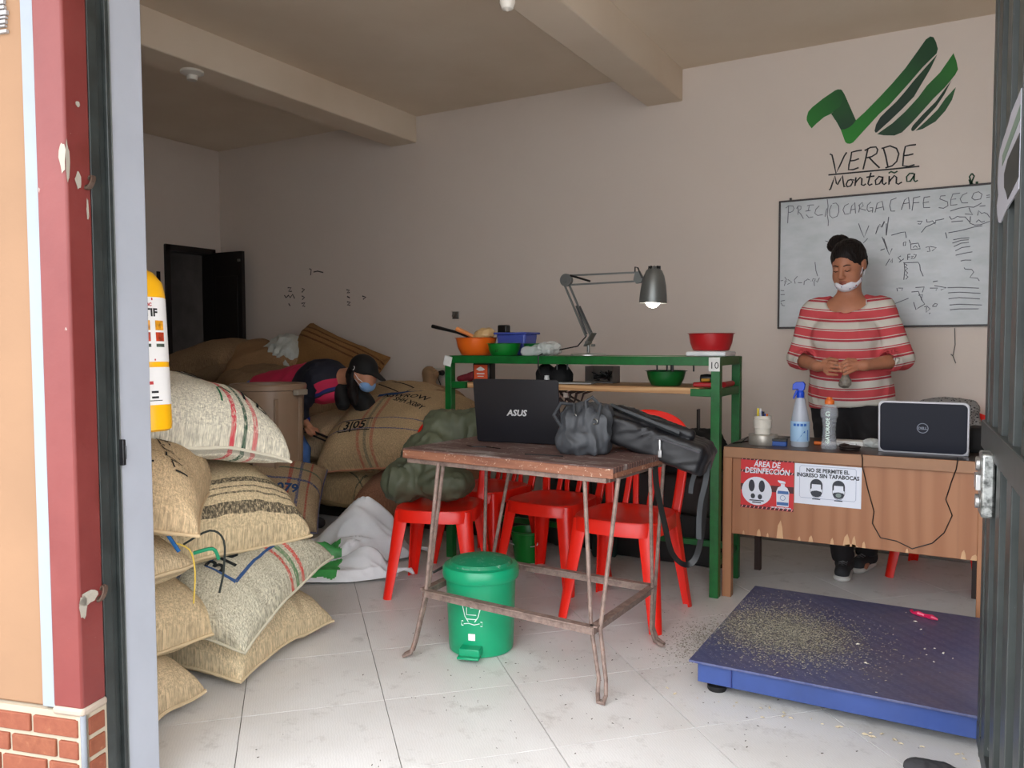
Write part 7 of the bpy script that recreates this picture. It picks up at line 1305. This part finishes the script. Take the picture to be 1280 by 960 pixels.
J.ell(loc((-4.22, 3.95, .86)), (.14, .155, .13), k=.05); J.cut((0, 0, .085), (0, 0, -1)); obj('jeans', J.mesh(.006, 9, 6), mJn, MP, sharp=180)
for fx, fy in ((-3.79, 3.88), (-4.10, 4.03)):
    Z = SDF(loc((fx-.12, fy-.1, 0)), loc((fx+.22, fy+.1, .14)), .007); Z.cap(loc((fx-.02, fy, .05)), loc((fx+.12, fy, .04)), .044, .036, k=.02).cap(loc((fx-.02, fy, .06)), loc((fx-.02, fy, .10)), .042, .045, k=.02); Z.cut((0, 0, .002), (0, 0, -1)); obj('shoe', Z.mesh(), mSh, MP, sharp=180)
# cap, hair, mask
hc = Vector(loc(hd)); mCap = mat('black_cap_cloth', (.025, .025, .03), .75)
J = SDF(tuple(hc-Vector((.16, .14, .14))), tuple(hc+Vector((.20, .14, .14))), .006); J.ell(tuple(hc+Vector((-.002, 0, .018))), (.100, .084, .090), (0, .5, 0)); nn = Vector((-.30, 0, -.95)); J.cut(tuple(hc+Vector((.02, 0, -.012))), tuple(nn))
J.cap(tuple(hc+Vector((.075, -.025, -.008))), tuple(hc+Vector((.145, -.012, -.050))), .026, .016, k=.01, fl=((.5, 0, .87), .28)).cap(tuple(hc+Vector((.075, .025, -.008))), tuple(hc+Vector((.145, .018, -.050))), .026, .016, k=.01, fl=((.5, 0, .87), .28)); obj('cap', J.mesh(), mCap, MP, sharp=180)
mb = MB(); 
mb.strokes([[(hc.x-.012, hc.z+.010), (hc.x-.004, hc.z+.016), (hc.x+.002, hc.z+.028), (hc.x-.004, hc.z+.036)]], .006, hc.y-.0905); obj('cap_emblem', mb, mat('white_thread', (.85, .85, .85), .7, var=0), MP, flat=True)
J = SDF(tuple(hc-Vector((.20, .14, .26))), tuple(hc+Vector((.12, .14, .10))), .007); J.ell(tuple(hc+Vector((-.045, 0, -.010))), (.066, .074, .070), k=0).cap(tuple(hc+Vector((-.06, -.05, -.03))), tuple(hc+Vector((-.02, -.085, -.16))), .034, .026, k=.03).cap(tuple(hc+Vector((-.02, -.085, -.14))), tuple(hc+Vector((.0, -.09, -.20))), .026, .014, k=.02); obj('hair', J.mesh(.004, 25, 8), mHair, MP, sharp=180)
J = SDF(tuple(hc-Vector((.06, .12, .18))), tuple(hc+Vector((.15, .12, .04))), .005); J.ell(tuple(hc+Vector((.036, -.010, -.086))), (.046, .060, .044), (0, .5, 0)); J.cut(tuple(hc+Vector((.04, 0, -.068))), (-.30, 0, .95)); J.cut(tuple(hc+Vector((.025, 0, 0))), (-1, 0, .25)); obj('face_mask', J.mesh(.001, 30), mat('surgical_blue', (.50, .66, .85), .75, var=.05), MP, sharp=180)
mb = MB(); mb.tube([tuple(hc+Vector(p)) for p in ((.045, -.066, -.065), (.02, -.078, -.045), (-.002, -.086, -.01))], .002, 5); mb.tube([tuple(hc+Vector(p)) for p in ((.04, -.066, -.10), (.015, -.076, -.07), (-.004, -.084, -.045))], .002, 5); obj('ear_loop', mb, mat('white_elastic', (.90, .90, .92), .7, var=0), MP)
# rods in that hand
mb = MB(); mb.tube([(-3.76, 3.838, .655), (-3.68, 3.85, .638), (-3.50, 3.90, .572)], .008, 8); o = obj('sampling_probe', mb, mat('dark_steel_rod', (.13, .12, .12), .4, .5)); tagset(o, 'dark steel sampling probe held by the stooping person', 'tool')
mb = MB(); mb.tube([(-3.73, 3.834, .632), (-3.66, 3.84, .610), (-3.52, 3.88, .555)], .006, 8); mb.tube([(-3.73, 3.834, .632), (-3.76, 3.85, .63)], .006, 8); o = obj('sampling_rod', mb, mat('dark_steel_rod', (.13, .12, .12), .4, .5)); tagset(o, 'thinner dark rod just below the probe in the same hand', 'tool')
# ================================================================== blue platform scale on the floor
s = N('blue_tread_plate'); sp_ = s.sep(s.co()); X_, Y_ = sp_[0], sp_[1]
def lug(ax_, ay_, off):
    u = s.math('FRACT', s.math('ADD', s.math('MULTIPLY', s.math('ADD', X_, Y_), ax_), off)); v_ = s.math('FRACT', s.math('ADD', s.math('MULTIPLY', s.math('SUBTRACT', X_, Y_), ay_), off))
    a = s.math('LESS_THAN', s.math('ABSOLUTE', s.math('SUBTRACT', u, .5)), .16); b = s.math('LESS_THAN', s.math('ABSOLUTE', s.math('SUBTRACT', v_, .5)), .36); return s.math('MULTIPLY', a, b)
lg = s.math('MAXIMUM', lug(28, 14, 0), lug(14, 28, .5)); s.bump(lg, .8, .004)
cb = s.ramp(s.noise(3.5, 6, .7), [(.3, lin((.26, .29, .46))), (.7, lin((.33, .36, .53)))])
cb = s.mix(s.math('MULTIPLY', s.ramp(s.noise(2.2, 6, .75), [(.45, (0, 0, 0, 1)), (.7, (1, 1, 1, 1))]), .55), cb, lin((.44, .42, .46))); dx_ = s.math('DIVIDE', s.math('ADD', X_, .30), .30); dy_ = s.math('DIVIDE', s.math('ADD', Y_, .06), .24); dd = s.math('ADD', s.math('ADD', s.math('MULTIPLY', dx_, dx_), s.math('MULTIPLY', dy_, dy_)), s.math('MULTIPLY', s.noise(14, 5, .7), 1.4))
cb = s.mix(s.math('MULTIPLY', lg, .22), cb, lin((.46, .48, .60))); cb = s.mix(s.ramp(s.math('MULTIPLY', dd, .4), [(.35, (.62, .62, .62, 1)), (.72, (0, 0, 0, 1))]), cb, lin((.47, .45, .41)))
mTread = s.out(cb, s.ramp(s.noise(7, 4), [(.3, (.32, .32, .32, 1)), (.7, (.5, .5, .5, 1))]), .3)
mBlueP = mat('blue_enamel', (.20, .29, .53), .38, var=.12, scale=5)
PS = thing('platform_scale', 'low blue steel floor scale with tread plate in front of the desk', 'scale', (-.305, 3.125, 0))
mb = MB(); mb.box((0, 0, .1155), (1.03, .965, .008)); obj('tread_plate', mb, mTread, PS, bevel=.001)
mb = MB()
mb.box((0, -.455, .076), (.98, .012, .070)); mb.box((0, .455, .076), (.98, .012, .070)); mb.box((-.485, 0, .076), (.012, .90, .070)); mb.box((.485, 0, .076), (.012, .90, .070)); mb.box((0, 0, .085), (.96, .06, .05)); obj('side_channel', mb, mBlueP, PS, bevel=.002)
mb = MB(); mb.box((-.375, -.4635, .075), (.004, .006, .064)); mb.box((.44, -.4635, .075), (.004, .006, .064), rot=(0, .15, 0)); obj('weld_seam', mb, mat('dark_blue_enamel', (.12, .17, .42), .4), PS)
for x in (-.44, .44):
    for y in (-.40, .40):
        mb = MB(); mb.lathe([(0, 0), (.030, 0), (.033, .006), (.033, .018), (.026, .024), (0, .024)], 24, c=(x, y, 0)); ft = obj('foot', mb, mat('black_rubber', (.05, .05, .05), .5), PS); mb = MB(); mb.tube([(x, y, .02), (x, y, .10)], .011, 10); obj('foot_bolt', mb, mat('bright_steel', (.8, .8, .8), .3, .9), ft)
# husks scattered on the plate and the floor: nobody could count them
def husks(name, label, cx, cy, z, sx_, sy_, n, size, m, seed, ang=0, cut_=None):
    random.seed(seed); vs, fs = [], []
    k = 0
    while k < n:
        gx, gy = random.gauss(0, sx_), random.gauss(0, sy_); x = cx+gx*cos(ang)-gy*sin(ang); y = cy+gx*sin(ang)+gy*cos(ang); k += 1
        if cut_ and not cut_(x, y): continue
        a = random.random()*pi; l = size*(.5+random.random()); w_ = l*.35; o_ = len(vs); zz = z+random.random()*.002
        for dx_, dy_, dz_ in ((-l, -w_, 0), (l, -w_, .001), (l, w_, 0), (-l, w_, .001), (0, 0, w_*1.2+.0008)): vs.append((x+dx_*cos(a)-dy_*sin(a), y+dx_*sin(a)+dy_*cos(a), zz+dz_))
        fs += [(o_, o_+1, o_+4), (o_+1, o_+2, o_+4), (o_+2, o_+3, o_+4), (o_+3, o_, o_+4)]
    o = obj(name, (vs, fs), m, flat=True); tagset(o, label, 'husks', kind='stuff'); return o
mHusk = mat('coffee_husk', (.56, .54, .48), .8, var=.3, scale=60)
onp = lambda x, y: -.815 < x < .20 and 2.65 < y < 3.6
husks('coffee_husks', 'grey brown coffee husks strewn over the blue scale', -.60, 3.08, .1205, .13, .16, 9000, .0028, mHusk, 1, .5, onp)
husks('coffee_husks', 'thin spill of coffee husks on the tiles left of the blue scale', -.93, 3.18, .0005, .06, .14, 1300, .0028, mHusk, 2, 0, lambda x, y: x < -.83)
husks('floor_crumbs', 'tiny crumbs scattered on the tiles around the table', -1.4, 2.6, .0005, .75, .45, 260, .003, mat('dark_crumb', (.30, .26, .22), .9), 3, 0, lambda x, y: y > 1.6 and x > -2.0)
husks('pale_beans', 'pale loose beans along the front edge of the blue scale', -.35, 2.62, .002, .30, .02, 40, .006, mat('pale_bean', (.80, .74, .62), .7), 4, 0, lambda x, y: x > -.9)
husks('white_bits', 'small white bits dropped on the blue scale\'s right half', -.10, 3.15, .1205, .16, .22, 14, .006, mat('white_bit', (.88, .86, .80), .7), 5, 0, onp)
mb = MB(); mb.tube([(-.185, 3.53, .125), (-.165, 3.515, .130), (-.14, 3.51, .126), (-.115, 3.49, .130), (-.095, 3.485, .126)], [.004, .010, .008, .010, .004], 8); mb.tube([(-.185, 3.53, .125), (-.19, 3.55, .126)], [.004, .007], 6)
tagset(obj('candy_wrapper', mb, mat('pink_foil', (.85, .15, .35), .3)), 'twisted pink wrapper lying on the blue scale', 'wrapper')
# small scraps on the floor by the husks
